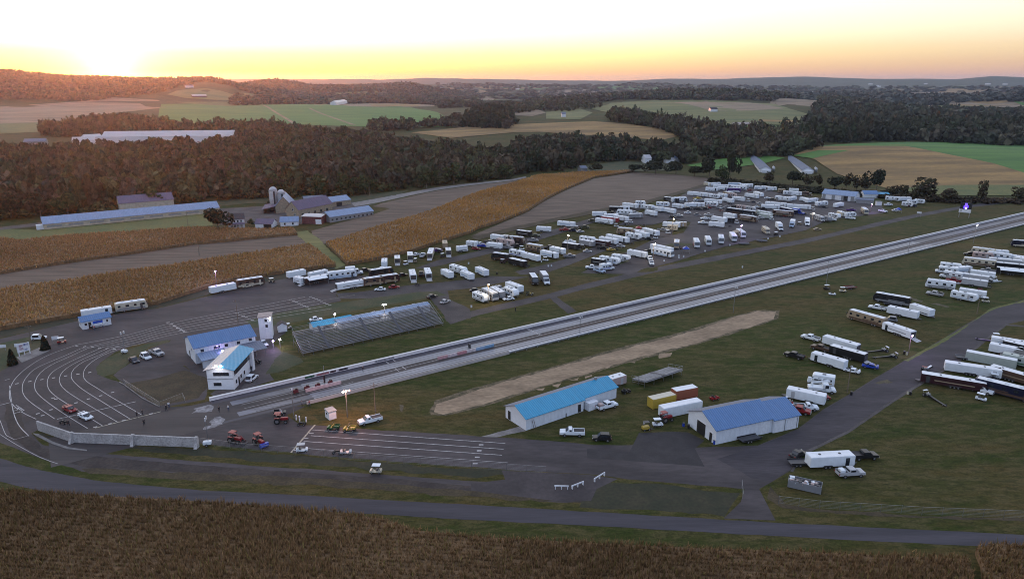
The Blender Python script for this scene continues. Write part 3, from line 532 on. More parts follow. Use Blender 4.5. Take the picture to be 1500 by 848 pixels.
PAL = [(.050, .046, .022), (.054, .041, .026), (.035, .046, .018), (.070, .048, .026), (.042, .036, .022), (.060, .060, .020), (.028, .038, .016), (.060, .040, .028)]
PAL = [tuple(min(1, c * k) for c, k in zip(q, (1.6, 1.6, 1.7))) for q in PAL]
PAL = [tuple(c * .6 + d * .4 for c, d in zip(q, (.066, .060, .040))) for q in PAL]
def crown_faces(n, g, rx, ry, rzr, size, lumps=7):
    """n leaf-clump quads spread over a lumpy crown; unit crown sits on z 0..2*rz"""
    L_ = g.normal(0, .42, (lumps, 3)) * np.array([rx, ry, rzr * .9]); lr = g.uniform(.45, .75, lumps)
    k = g.integers(0, lumps, n); d = g.normal(0, 1, (n, 3)); d /= np.linalg.norm(d, axis=1)[:, None]
    rad = g.uniform(.7, 1.0, n) ** .6
    c = L_[k] + d * (rad * lr[k])[:, None] * np.array([rx, ry, rzr])
    c[:, 2] = np.maximum(c[:, 2], -rzr * .95)
    nrm_ = d * .8 + g.normal(0, .5, (n, 3)); nrm_ /= np.linalg.norm(nrm_, axis=1)[:, None]
    a = np.cross(nrm_, g.normal(0, 1, (n, 3))); a /= np.linalg.norm(a, axis=1)[:, None]; b = np.cross(nrm_, a)
    s = size * g.uniform(.6, 1.3, n)[:, None]
    V = np.stack([c - a * s - b * s * .6, c + a * s - b * s, c + a * s * .7 + b * s, c - a * s * .8 + b * s * .8], 1)
    return V
CLEAR = []
def forest(name, P, dens, hgt, wid, nq, seed, pal=PAL, size=.30, kind='stuff', label=None, conif=.0, n_max=9000, protos=10, core=True):
    g = np.random.default_rng(seed); X, Y = scatter(P, dens, n_max, seed)
    for q in CLEAR:
        k = ~inpoly(q, X, Y); X, Y = X[k], Y[k]
    n = len(X)
    if not n: return
    Pr = []
    ico = bmesh.new(); bmesh.ops.create_icosphere(ico, subdivisions=1, radius=1); iv = np.array([v.co[:] for v in ico.verts]); ifc = np.array([[v.index for v in f.verts] for f in ico.faces]); ico.free()
    for k in range(protos):
        q = crown_faces(nq, g, 1, 1, 1, size).reshape(-1, 3); Pr.append(q)
    Zb = HT(X, Y); h = hgt * g.uniform(.65, 1.2, n); w = wid * g.uniform(.7, 1.25, n)
    pid = g.integers(0, protos, n); V, F_, T_ = [], [], []; off = 0
    patch = np.sin(X / 60 + 1.7 * np.sin(Y / 47)) + g.normal(0, .8, n)
    ci = np.clip(((patch + 2.2) / 4.4 * len(pal)).astype(int), 0, len(pal) - 1)
    for k in range(protos):
        s = np.where(pid == k)[0]
        if not len(s): continue
        a = g.uniform(0, 6.28, len(s)); ca, sa = np.cos(a)[:, None], np.sin(a)[:, None]; q = Pr[k]
        x = (q[:, 0] * ca - q[:, 1] * sa) * w[s][:, None] + X[s][:, None]; y = (q[:, 0] * sa + q[:, 1] * ca) * w[s][:, None] + Y[s][:, None]
        z = (q[:, 2] * .5 + .55)[None] * h[s][:, None] + Zb[s][:, None]
        v = np.stack([x, y, z], -1).reshape(-1, 3); V.append(v); F_.append(np.arange(len(v)).reshape(-1, 4) + off); off += len(v)
        t_ = np.array(pal)[ci[s]] * g.uniform(.75, 1.3, (len(s), 1)); t_ = np.repeat(t_[:, None, :], nq, 1) * g.uniform(.7, 1.3, (len(s), nq, 1)); T_.append(np.repeat(t_.reshape(-1, 3), 4, 0))
    o = np_mesh(name, np.concatenate(V), np.concatenate(F_), leafm, np.concatenate(T_)); tag(o, label, kind=kind)
    if core:                                                   # inner crown mass, tint darkened as shade, so the crowns are not see-through
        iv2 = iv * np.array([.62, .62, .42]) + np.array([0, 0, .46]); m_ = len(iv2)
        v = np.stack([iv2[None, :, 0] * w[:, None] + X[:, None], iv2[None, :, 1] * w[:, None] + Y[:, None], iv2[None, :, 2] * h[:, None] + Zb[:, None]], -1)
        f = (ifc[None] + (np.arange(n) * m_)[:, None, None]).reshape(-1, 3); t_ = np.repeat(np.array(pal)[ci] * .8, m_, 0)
        c_ = np_mesh('crown_shade_core', v.reshape(-1, 3), f, leafm, t_); tag(c_, kind='stuff')
    return o
for q, m_ in (([(1128, 150), (1200, 147), (1204, 154), (1140, 156)], tanf), ([(1300, 138), (1440, 134), (1490, 141), (1330, 144)], tanf), ([(1225, 160), (1300, 157), (1330, 163), (1250, 168)], meadowf), ([(1380, 152), (1470, 149), (1500, 154), (1400, 158)], soil2), ([(1215, 181), (1290, 176), (1310, 182), (1235, 189)], meadowf), ([(1120, 187), (1165, 185), (1180, 196), (1125, 199)], meadowf), ([(935, 136), (1010, 134), (1020, 138), (945, 140)], tanf), ([(810, 142), (880, 139), (890, 144), (820, 147)], meadowf), ([(640, 150), (690, 147), (700, 153), (650, 156)], tanf), ([(480, 137), (560, 134), (570, 139), (490, 142)], meadowf), ([(1040, 203), (1085, 201), (1090, 208), (1045, 211)], meadowf)):
    w_ = GP(q); CLEAR.append([(c[0], c[1]) for c in w_]); drape('field', w_, m_, .5, world=True)
def pol(pts): return [(r * math.sin(az_of(u)), r * math.cos(az_of(u))) for u, r in pts]
forest('woods', [tuple(q[:2]) for q in GP([(-220, 330), (-60, 326), (0, 318), (57, 315), (99, 314), (170, 309), (283, 295), (350, 290), (430, 288), (508, 286), (548, 282), (633, 270), (700, 263), (748, 258), (742, 250), (700, 236), (640, 225), (560, 214), (500, 204), (440, 199), (350, 200), (343, 222), (250, 226), (120, 232), (20, 232), (-60, 215), (-220, 225)])], 1 / 62., 14, 5.2, 120, 21, n_max=6500)
forest('woods', [tuple(q[:2]) for q in GP([(60, 200), (120, 202), (230, 203), (345, 202), (420, 198), (420, 194), (340, 193), (200, 194), (110, 195), (62, 196)])], 1 / 70., 15, 5.5, 70, 22)
forest('woods', [tuple(q[:2]) for q in GP([(95, 194), (150, 196), (243, 194), (243, 186), (190, 180), (150, 181), (120, 187)])], 1 / 75., 15, 6, 60, 23)
forest('woods', [tuple(q[:2]) for q in GP([(640, 226), (655, 222), (700, 234), (742, 232), (748, 222), (790, 213), (850, 213), (905, 215), (960, 222), (1012, 228), (1030, 232), (1003, 241), (985, 240), (905, 236), (842, 243), (835, 248), (790, 254), (760, 256), (735, 256)])], 1 / 70., 13, 5.2, 100, 24, pal=PAL[:5] + [(.026, .036, .016), (.024, .032, .016)])
forest('woods', [tuple(q[:2]) for q in GP([(745, 190), (700, 183), (640, 184), (600, 192), (545, 193), (545, 186), (600, 187), (670, 187), (665, 178), (700, 180), (750, 182)])], 1 / 80., 13, 5.5, 60, 25)
forest('woods', [tuple(q[:2]) for q in GP([(676, 186), (690, 174), (720, 166), (745, 170), (752, 180), (745, 188), (700, 189)])], 1 / 75., 16, 6, 60, 26, pal=[(.024, .032, .016), (.030, .038, .016), (.04, .04, .02)])
forest('woods', [tuple(q[:2]) for q in GP([(888, 178), (898, 168), (930, 173), (990, 184), (1010, 188), (1060, 196), (1110, 200), (1160, 200), (1170, 206), (1150, 214), (1100, 220), (1040, 226), (1000, 222), (1000, 204), (960, 188), (930, 184)])], 1 / 85., 14, 5.5, 70, 27)
forest('woods', [tuple(q[:2]) for q in GP([(1030, 232), (1050, 224), (1120, 218), (1170, 212), (1200, 216), (1180, 222), (1160, 228), (1120, 230), (1070, 233)])], 1 / 75., 13, 5.2, 90, 28, pal=PAL[:5] + [(.026, .036, .016)])
forest('woods', [tuple(q[:2]) for q in GP([(1170, 212), (1180, 202), (1240, 192), (1300, 190), (1400, 190), (1500, 190), (1750, 192), (1750, 206), (1500, 205), (1330, 206), (1240, 209)])], 1 / 85., 17, 6, 70, 29, pal=[(.036, .046, .022), (.045, .048, .024), (.054, .048, .026), (.038, .04, .026)], n_max=5000)
forest('woods', pol([(1190, 1150), (1240, 1050), (1500, 1020), (1800, 1050), (1800, 1900), (1500, 1900), (1300, 1800), (1200, 1600)]), 1 / 150., 14, 6.5, 26, 30, size=.42, n_max=9000, pal=[(.06, .066, .042), (.075, .068, .044), (.052, .058, .038), (.066, .056, .04)])
forest('woods', pol([(640, 1950), (800, 2000), (900, 2080), (1100, 2080), (1300, 2050), (1300, 2500), (1000, 2450), (800, 2400), (640, 2300)]), 1 / 170., 15, 8, 16, 31, size=.5, n_max=7000)
forest('woods', pol([(960, 2600), (1300, 2500), (1800, 2500), (1800, 3400), (1200, 3300), (960, 3200)]), 1 / 330., 16, 11, 12, 32, size=.55, n_max=8000, pal=[(.07, .075, .06), (.085, .08, .062), (.06, .065, .055)])
forest('woods', pol([(-250, 2500), (0, 2500), (150, 2550), (235, 2750), (300, 3100), (330, 3300), (-250, 3400)]), 1 / 230., 16, 9, 14, 33, size=.5, n_max=9000)
forest('woods', pol([(300, 3150), (420, 2650), (520, 2500), (620, 2350), (700, 2500), (700, 4100), (330, 4200)]), 1 / 420., 16, 12, 12, 34, size=.55, n_max=7000)
forest('woods', pol([(330, 2420), (420, 2380), (440, 2600), (340, 2650)]), 1 / 200., 14, 8, 14, 35, size=.5)
forest('woods', pol([(640, 3400), (1200, 3400), (1900, 3500), (1900, 6200), (640, 6400)]), 1 / 7000., 16, 22, 10, 36, size=.6, n_max=3000)
forest('woods', pol([(690, 1500), (760, 1420), (860, 1430), (885, 1500), (860, 1850), (740, 1900)]), 1 / 420., 12, 6, 40, 37, n_max=900)
forest('woods', pol([(1225, 1500), (1190, 1240), (1100, 1130), (1140, 1110), (1240, 1200)]), 1 / 300., 12, 6, 40, 38, n_max=700)
forest('brush', [tuple(q[:2]) for q in GP([(1040, 268), (1100, 274), (1200, 284), (1290, 291), (1380, 298), (1520, 300), (1520, 296), (1380, 293), (1290, 286), (1200, 279), (1100, 269), (1040, 264)])], 1 / 9., 2.6, 2.4, 40, 39, pal=[(.05, .035, .022), (.065, .045, .026), (.04, .036, .018), (.03, .03, .015)], size=.34)
forest('brush', [tuple(q[:2]) for q in GP([(-220, 332), (-60, 329), (57, 318), (170, 311), (283, 297), (350, 292), (508, 288.5), (633, 273), (748, 261), (748, 259), (633, 270.5), (508, 286), (350, 289.5), (170, 308), (57, 315), (-220, 328)])], 1 / 22., 5, 3, 40, 40, pal=[(.075, .07, .03), (.055, .06, .024), (.085, .075, .03), (.05, .04, .022)], size=.34)
# ------------------------------------------------------------------ buildings
white_sheet = ribbed('white_metal_siding', (.66, .70, .75), .55, 2.2, 0, .3)
white_sheet_y = ribbed('white_metal_siding_turned', (.66, .70, .75), .55, 2.2, 1, .3)
blue_roof = ribbed('blue_metal_roof', (.070, .165, .34), .42, 1.6, 0, .35, .12)
bright_roof = ribbed('bright_blue_metal_roof', (.030, .275, .46), .42, 1.6, 0, .35, .10)
blue_roof_y = ribbed('blue_metal_roof_turned', (.04, .22, .42), .42, 1.6, 1, .35, .10)
pale_roof = ribbed('faded_blue_metal_roof', (.19, .265, .40), .42, 1.3, 0, .35, .14)
grey_roof = ribbed('grey_metal_roof', (.15, .17, .22), .8, 1.3, 0, .35, .14)
grey_roof_y = ribbed('pale_grey_metal_roof', (.46, .45, .46), .45, 1.3, 1, .35, .14)
mauve_roof = ribbed('mauve_shingle_roof', (.12, .095, .145), .75, 1.3, 0, .2, .18)
dark_roof = mat('dark_shingle_roof', (.05, .045, .05), .85, var=.2, scale=2)
light_roof = mat('flat_tan_roof', (.38, .31, .28), .85, var=.15, scale=1)
cream = mat('cream_wall', (.45, .40, .31), .8, var=.14, scale=.6)
stone = mat('tan_block_wall', (.30, .25, .18), .9, var=.2, scale=1.5)
woodm = mat('weathered_boards', (.13, .085, .065), .9, var=.3, scale=1.2, stretch=(0, 3, .4))
redwall = mat('red_barn_boards', (.14, .045, .045), .85, var=.25, scale=1.2)
whitep = mat('white_paint', (.69, .71, .74), .5, var=.08, scale=1.5)
greyp = mat('grey_paint', (.24, .25, .26), .5, var=.12, scale=1.5)
concw = mat('stained_white_concrete', (.50, .48, .47), .85, scale=.35, col2=(.33, .315, .31), fine=.3, finescale=2.5, detail=8)
steel = mat('galvanised_steel', (.34, .35, .37), .4, .8, var=.15, scale=2)
alum = mat('worn_aluminium_plank', (.14, .145, .16), .5, .3, scale=.8, col2=(.24, .245, .27), stretch=(0, .3, 4), fine=.2, finescale=3)
darkm = mat('dark_opening', (.012, .012, .014), .6, var=.2, scale=1)  # dark tone puts the shade of openings into their flat panels
glass = mat('window_glass', (.020, .024, .032), .08, var=.1, scale=1, spec=.8)
black = mat('black_paint', (.015, .015, .017), .35, var=.1, scale=2)
tyre = mat('tyre_black', (.012, .012, .012), .9, var=.2, scale=5)
woodpole = mat('wooden_pole', (.16, .125, .095), .9, var=.25, scale=2)
def lampm(name, c, s): return mat(name, c, .4, var=0, emit=c, estr=s)
LIT = {'w': lampm('lit_lamp_white', (1, .93, .95), 60), 'v': lampm('lit_lamp_violet', (.62, .42, 1), 60), 'o': lampm('lit_lamp_warm', (1, .78, .5), 60), 'p': lampm('lit_lamp_pink', (1, .62, .5), 60)}
unlit = mat('lamp_glass_off', (.55, .56, .58), .25, var=.05, scale=3)
def face_pt(L, D, face, s, out, z):
    return {'f': (s, -out, z), 'b': (s, D + out, z), 'l': (-out, s, z), 'r': (L + out, s, z)}[face]
def gable_on(root, L, D, wh, rise, wm, rm, ox=0., oy=0., oz=0., ridge='x', over=.35, rm2=None, thick=.12):
    w = MB()
    if ridge == 'x': w.prism([(oy, oz), (oy + D, oz), (oy + D, oz + wh), (oy + D / 2, oz + wh + rise), (oy, oz + wh)], ox, ox + L, axis='x')
    else: w.prism([(ox, oz), (ox + L, oz), (ox + L, oz + wh), (ox + L / 2, oz + wh + rise), (ox, oz + wh)], oy, oy + D, axis='y')
    wall = w.build('wall', wm, root)
    half = (D if ridge == 'x' else L) / 2; sl = rise / half; e = over; t_ = thick
    def slope(sign):
        m_ = MB(); z0 = oz + wh - e * sl + .03; z1 = oz + wh + rise + .03; a = (oy if ridge == 'x' else ox)
        p_ = [(a - e, z0), (a + half, z1), (a + half, z1 + t_), (a - e, z0 + t_)] if sign < 0 else [(a + 2 * half + e, z0), (a + half + .001, z1), (a + half + .001, z1 + t_), (a + 2 * half + e, z0 + t_)]
        if ridge == 'x': m_.prism(p_, ox - e, ox + L + e, axis='x')
        else: m_.prism(p_, oy - e, oy + D + e, axis='y')
        return m_
    if rm2 is None: m1, m2 = slope(-1), slope(1); m1.add(m2.v, m2.f); m1.build('roof', rm, root)
    else: slope(-1).build('roof', rm, root); slope(1).build('roof', rm2, root)
    return wall
def opening(root, L, D, face, s, z, w, h, kind='window', m=None, frame=True):
    lx = face in 'fb'; m = m or (glass if kind == 'window' else darkm)
    d = (w, .05, h) if lx else (.05, w, h)
    if frame:
        f = MB(); c = face_pt(L, D, face, s, .03, z); f.box(c, ((w + .2, .06, h + .2) if lx else (.06, w + .2, h + .2)))
        fr = f.build(kind, whitep, root); MB().box(face_pt(L, D, face, s, .055, z), d).build('pane' if kind == 'window' else 'panel', m, fr)
    else: MB().box(face_pt(L, D, face, s, .03, z), d).build(kind, m, root)
def bld(name, label, cat, P0, ang): return empty(name, (P0[0], P0[1], hz(P0[0], P0[1])), R(ang), label, cat)
zz = lambda x0, y0, s, a, b: G(x0 + a / s, y0 + b / s)
# long front workshop with bright blue roof
r = bld('workshop_building', 'long white metal workshop under a bright blue roof beside the pale sand strip', 'workshop', (3.2, 144.9), 35.5)
gable_on(r, 17.2, 8.1, 3.0, 1.7, white_sheet, bright_roof, rm2=grey_roof); gable_on(r, 11.6, 7.4, 2.95, 1.6, white_sheet, bright_roof, ox=17.22, oy=.8, rm2=grey_roof)
opening(r, 17.2, 8.1, 'l', 6.5, 1.2, 1.0, 2.2, 'door', frame=True); opening(r, 17.2, 8.1, 'f', 15.9, 1.1, .9, 2.0, 'door'); MB().box((19.6, -.2, 1.0), (3.0, 1.6, 2.0)).build('porch', whitep, r); opening(r, 17.2, 8.1, 'f', 11.8, .5, .25, .9, 'door', frame=False)
MB().box((25, 4.5, 4.9), (.6, .6, .7)).build('roof_vent', greyp, r); MB().tube((2.0, -.4, .0), (1.6, -.1, 2.2), .05).tube((2.5, -.4, 0), (2.1, -.1, 2.2), .05).build('ladder', woodm, r)
# front shop with darker blue roof
r = bld('garage_building', 'white metal garage with deep blue roof and an open drive-in door', 'garage', (44.5, 138.4), 22)
gable_on(r, 15.4, 10.1, 3.5, 2.3, white_sheet, blue_roof, rm2=grey_roof); gable_on(r, 7.2, 10.1, 3.25, 2.15, white_sheet, blue_roof, ox=15.43, oy=-.5, rm2=grey_roof)
opening(r, 22, 10.1, 'l', 5.2, 1.5, 3.0, 3.0, 'door', frame=True); opening(r, 22, 10.1, 'l', 1.7, 1.05, .9, 2.1, 'door')
opening(r, 22, 10.1, 'f', 13.4, 1.3, 2.4, 2.6, 'garage_door', whitep, frame=True)
for s in (17.1, 20.6): MB().box((s, -.54, 1.3), (2.7, .06, 2.6)).build('garage_door', whitep, r); MB().box((s + 1.55, -.54, 1.35), (.12, .08, 2.7)).build('door_post', greyp, r)
# timing building
r = bld('timing_building', 'two storey white timing building with half grey and half blue roof above the start', 'building', (-71.6, 167.3), 91)
gable_on(r, 14.4, 6.7, 5.5, .95, white_sheet, bright_roof, rm2=grey_roof_y, over=.6)
opening(r, 14.4, 6.7, 'l', 3.0, 4.3, 4.0, .95); opening(r, 14.4, 6.7, 'l', 4.2, 1.5, 2.0, .9); MB().box((-.05, 3.35, 3.05), (.1, 6.7, .12)).build('trim', greyp, r)
opening(r, 14.4, 6.7, 'f', 6.4, 4.2, 11.6, 1.4)
for s in (1.6, 5.0, 7.5): opening(r, 14.4, 6.7, 'f', s, 1.6, 1.0, 1.0)
opening(r, 14.4, 6.7, 'f', 3.4, 1.05, .9, 2.1, 'door'); opening(r, 14.4, 6.7, 'f', 12.4, 2.0, .9, 3.2, 'door')
MB().box((12.9, -.4, 2.7), (1.4, .8, 5.4)).build('stair_wall', white_sheet, r)
# big two storey building with lean-to
r = bld('concession_building', 'large white building with plain blue roof behind the timing building', 'building', (-88.9, 184.4), 37)
gable_on(r, 16.9, 10.6, 4.7, 2.0, white_sheet, blue_roof)
for s, z in ((2, 3.6), (5.6, 3.7), (6.4, 3.7), (8.6, 3.7), (12.0, 3.7), (15.4, 3.9), (16.0, 2.5)): opening(r, 18.6, 10.6, 'f', s, z, .9, .8)
opening(r, 18.6, 10.6, 'l', 6.3, 1.1, 1.0, 2.2, 'door'); opening(r, 18.6, 10.6, 'l', 3.0, 3.4, .5, .8)
MB().prism([(-5.2, 2.35), (0, 3.0), (0, 3.1), (-5.2, 2.45)], .4, 7.5, axis='x').build('canopy', pale_roof, r)
MB().prism([(-6.2, 2.45), (0, 3.0), (0, 3.1), (-6.2, 2.55)], 12.3, 18.3, axis='x').build('canopy', grey_roof, r)
MB().box((4, -4.6, 1.0), (6.6, .12, 2.0)).build('counter_wall', white_sheet, r)
for s in (.6, 3.9, 7.2, 12.6, 15.3, 18): MB().tube((s, -4.9, 0), (s, -4.9, 2.4), .07).build('post', greyp, r)
# white tower
r = bld('announcer_tower', 'tall narrow white tower with two small windows beside the blue roofed building', 'tower', (-77.6, 204.2), 14)
MB().box((1.8, 2.1, 3.5), (3.7, 4.3, 7.0)).build('wall', white_sheet, r); MB().box((1.8, 2.1, 7.15), (4.2, 4.8, .25)).build('roof', light_roof, r)
opening(r, 3.6, 4.6, 'f', 2.1, 6.0, .7, .9); opening(r, 3.6, 4.6, 'f', 2.2, 4.2, .7, .9); opening(r, 3.6, 4.6, 'f', 2.3, 1.05, .9, 2.1, 'door', whitep)
MB().box((3.4, -.2, 6.75), (.35, .25, .25)).build('lamp', LIT['w'], r)
# small shed by the grandstand
r = bld('garden_shed', 'little white shed with dark pitched roof between tower and grandstand', 'shed', zz(240, 420, 4.24, 712, 284), 24)
gable_on(r, 2.7, 2.8, 2.1, .8, white_sheet, dark_roof, ridge='y', over=.15)
r = bld('start_kiosk', 'white box kiosk with grey roof on the grass by the start line', 'kiosk', zz(400, 500, 4.24, 350, 490), 38)
MB().box((.9, 1.15, 1.0), (1.8, 2.3, 2.0)).build('wall', whitep, r); MB().box((.9, 1.15, 2.09), (2.1, 2.6, .16)).build('roof', greyp, r); opening(r, 1.8, 2.3, 'l', 1.2, 1.3, .6, .5)
# ticket booth
r = bld('ticket_booth', 'white ticket booth with blue roof and blue banner at the corn edge', 'booth', (-137.5, 212.9), 41)
gable_on(r, 8.3, 5.2, 2.6, 1.1, whitep, blue_roof)
MB().box((4.5, -.06, 1.75), (2.8, .06, .85)).build('banner', mat('blue_banner', (.02, .08, .45), .5, var=.35, scale=2.5), r)
opening(r, 8.3, 5.2, 'f', 2.2, 1.05, .8, 2.1, 'door'); opening(r, 8.3, 5.2, 'f', 1.1, 1.6, .7, .7); opening(r, 8.3, 5.2, 'f', 7.2, 1.6, .5, .8)
for s in (1.3, 3.6): opening(r, 8.3, 5.2, 'l', s, 1.6, .6, .8)
MB().box((4.3, -.6, .9), (4.2, .7, .08)).build('counter', whitep, r)
# behind the grandstand
c = G(498, 466, 3.0); r = bld('refreshment_stand', 'low blue roofed stand half hidden behind the grandstand seats', 'stand', c - Vector((7, 5.5, 0)), 35)
gable_on(r, 13, 4.4, 2.0, .8, whitep, bright_roof); opening(r, 13, 5.2, 'f', 6, 1.2, 6, .9, 'hatch', darkm)
c = G(572, 452, 3.0); r = bld('restroom_building', 'long low building with faded blue roof behind the grandstand', 'building', c - Vector((14.5, 12.5, 0)), 35)
gable_on(r, 33, 4.6, 2.0, .7, whitep, pale_roof)
for s in (6, 14, 22, 29): opening(r, 33, 4.6, 'b', s, 1.1, .9, 2.1, 'door')
# far pit building
p0, p1 = zz(1200, 265, 12.117, 40, 312), zz(1200, 265, 12.117, 625, 370); d_ = p1 - p0
r = bld('pole_barn', 'long white barn with light blue roof and open bay at the far pits', 'barn', p0, math.degrees(math.atan2(d_.y, d_.x)))
L_ = d_.length; gable_on(r, L_, 11, 3.4, 2.4, white_sheet, pale_roof)
for k in range(7):
    if k != 5: MB().box((L_ * (k + .5) / 7, -.05, 1.5), (L_ / 7 - 1, .06, 3.0)).build('door', whitep if k % 2 else greyp, r)
MB().box((L_ * .73, -.05, 1.5), (2.6, .08, 3.0)).build('open_bay', darkm, r)
p2 = zz(1200, 265, 12.117, 650, 392); r = bld('equipment_shed', 'low grey shed set in front of the far light blue barn', 'shed', p2, -32)
gable_on(r, 10, 6, 2.3, .8, greyp, grey_roof)
p2 = zz(1200, 265, 12.117, 790, 300); r = bld('storage_barn', 'dark blue hipped barn between far pit barn and trees', 'barn', p2, -8)
gable_on(r, 9, 8, 2.6, 1.8, white_sheet, blue_roof, rm2=mauve_roof)
p2 = zz(1200, 265, 12.117, 920, 300); r = bld('carport', 'turquoise roofed open carport next to the far barns', 'carport', p2, -6)
MB().prism([(-.3, 2.6), (3.5, 3.4), (7.3, 2.6), (7.3, 2.7), (3.5, 3.5), (-.3, 2.7)], 0, 12, axis='x').build('roof', bright_roof, r)
for s in (.3, 6, 11.7):
    for q in (.2, 6.8): MB().tube((s, q, 0), (s, q, 2.7), .08).build('post', greyp, r)
r = bld('food_hut', 'small square white hut beside the far pit barns', 'hut', zz(1250, 260, 12.117, 412, 500), -5); MB().box((1.6, 1.2, 1.2), (3.2, 2.4, 2.4)).build('wall', whitep, r); MB().box((1.6, 1.2, 2.47), (3.5, 2.7, .14)).build('roof', greyp, r)
# ---- the farm
def barn(name, label, cat, a, b, D, wh, rise, wm, rm, ridge='x', rm2=None, L=None):
    a, b = G(*a), G(*b); d_ = b - a; L = L or d_.length
    r = bld(name, label, cat, a, math.degrees(math.atan2(d_.y, d_.x))); gable_on(r, L, D, wh, rise, wm, rm, ridge=ridge, rm2=rm2); return r, L
r, L_ = barn('poultry_barn', 'very long low barn with light blue roof below the woods', 'barn', (64.5, 336.5), (322, 311), 13, 2.9, 3.0, cream, pale_roof)
for k in range(9): opening(r, L_, 13, 'f', L_ * (k + .5) / 9, 1.5, L_ / 9 - 3, .9, 'curtain', greyp, frame=False)
MB().box((-1.6, 3, 1.2), (3.2, 4, 2.4)).build('porch', whitep, r)
r, L_ = barn('machine_barn', 'cream walled barn with mauve roof behind the very long blue barn', 'barn', (177, 313), (256, 306), 14, 6, 3.6, cream, mauve_roof)
opening(r, L_, 14, 'l', 7, 2.0, 4, 4, 'door', greyp)
def silo(label, u, v, h, rad, m):
    p_ = G(u, v); r = bld('silo', label, 'silo', p_, 0)
    MB().lathe([(rad, 0), (rad, h)], 16).build('tank', m, r, smooth=True); MB().lathe([(rad * 1.02, h), (rad * .85, h + rad * .45), (rad * .45, h + rad * .8), (.05, h + rad * .9)], 16).build('dome', grey_roof_y, r, smooth=True)
    MB().box((rad * .5, -rad * .92, h / 2), (.9, .25, h * .94)).build('chute', darkm, r)
silo('tall white silo with domed top behind the tan stone barn', 402.5, 308, 12.2, 2.5, concw); silo('shorter grey silo with dark chute behind the tan stone barn', 414, 308, 10.6, 2.4, greyp)
r, L_ = barn('bank_barn', 'tan gabled bank barn with pale blue roof and mauve lean-to below the silos', 'barn', (404, 313), (429, 311.5), 19, 4.4, 5.6, stone, pale_roof, ridge='y')
MB().prism([(-8, 2.6), (0, 4.3), (0, 4.45), (-8, 2.75)], 0, 19, axis='y').build('lean_to_roof', mauve_roof, r); MB().box((-6.8, 9.5, 1.3), (.2, 17, 2.6)).build('lean_to_wall', darkm, r)
r, L_ = barn('dairy_barn', 'long mauve roofed dairy barn with tan gable end', 'barn', (438, 319), (487, 307), 10, 4.6, 4.4, stone, mauve_roof)
for k in range(5): opening(r, L_, 9, 'f', L_ * (k + .6) / 5.5, 1.4, 1.6, 1.4, 'window', darkm, frame=False)
opening(r, L_, 9, 'l', 4.5, 4.3, 1, 1.2); opening(r, L_, 9, 'l', 3, 1.5, .9, 1.1)
r, L_ = barn('cattle_shed', 'blue roofed cattle shed with one dark doorway at the farmyard back', 'barn', (476, 306), (514, 299.5), 10, 3.6, 2.4, stone, pale_roof)
opening(r, L_, 9, 'f', L_ * .55, 1.4, 4, 2.8, 'doorway', darkm, frame=False)
r, L_ = barn('heifer_barn', 'long grey barn with blue roof bordering the bare farm field', 'barn', (484, 326.5), (547, 314.5), 10, 3.2, 2.4, greyp, pale_roof)
for k in range(10): opening(r, L_, 9, 'f', L_ * (k + .5) / 10, 1.5, 1.1, .9, 'window', darkm, frame=False)
r, L_ = barn('tractor_shed', 'dark red shed under a pale flat roof in the farmyard', 'shed', (443, 328), (471, 328.5), 9, 4.2, .6, redwall, grey_roof_y)
opening(r, L_, 8, 'f', L_ * .85, 1.4, 3.2, 2.6, 'door', whitep)
r, L_ = barn('cottage', 'small white cottage with light blue roof at the farm lane', 'house', (411, 332), (437, 330.5), 6, 2.6, 2.2, whitep, pale_roof)
for s in (.25, .7): opening(r, L_, 6, 'f', L_ * s, 1.4, .9, 1.1)
opening(r, L_, 6, 'r', 3, 2.6, .9, 1.4)
r, L_ = barn('farmhouse', 'two storey white farmhouse with dark roof and porch beside round tree', 'house', (335, 335.5), (359, 333.5), 8, 5.0, 2.4, whitep, dark_roof)
MB().prism([(-2.4, 2.5), (0, 3.0), (0, 3.15), (-2.4, 2.65)], 0, L_, axis='x').build('porch_roof', mauve_roof, r)
for s in (.2, .4, .6, .8): opening(r, L_, 8, 'f', L_ * s, 3.9, .8, 1.1); opening(r, L_, 8, 'f', L_ * s, 1.3, .9, 1.3); MB().tube((L_ * s, -2.2, 0), (L_ * s, -2.2, 2.6), .08).build('post', whitep, r)
r, L_ = barn('garage', 'low garage with purple roof and dark doorway by the farmhouse', 'garage', (374, 334), (399, 334), 7, 2.4, 1.9, whitep, mauve_roof)
opening(r, L_, 7, 'f', L_ * .72, 1.1, L_ * .45, 2.0, 'doorway', darkm, frame=False)
r, L_ = barn('hay_barn', 'open hay barn with pale roof at the wood edge behind dairy barn', 'barn', (446, 298), (474, 295.5), 8, 2.4, 1.6, woodm, grey_roof)
r, L_ = barn('lean_shed', 'small brown shed beside the two silos', 'shed', (420, 306), (434, 305), 6, 2.6, 1.2, woodm, grey_roof_y)
def poultry(label, far_, near_, D):
    a, b = G(*near_), G(*far_); d_ = b - a; r = bld('chicken_house', label, 'barn', a, math.degrees(math.atan2(d_.y, d_.x)))
    gable_on(r, d_.length, D, 2.8, 1.9, whitep, grey_roof)
    MB().box((-1.6, D / 2, 1.2), (3.2, D * .7, 2.4)).build('porch', whitep, r)
    for k in range(3): MB().lathe([(.1, .5), (1.0, 1.6), (1.0, 4.4), (.2, 5.2)], 10, (1.5 + k * 2.6, -2.2, 0)).build('feed_bin', steel, r, smooth=True)
    MB().box((d_.length / 2, -.06, 1.4), (d_.length - 4, .08, .8)).build('curtain', greyp, r)
poultry('grey roofed chicken house beyond the trees, closer to the white farm', (1110, 228.5), (1129.5, 253), 9.5)
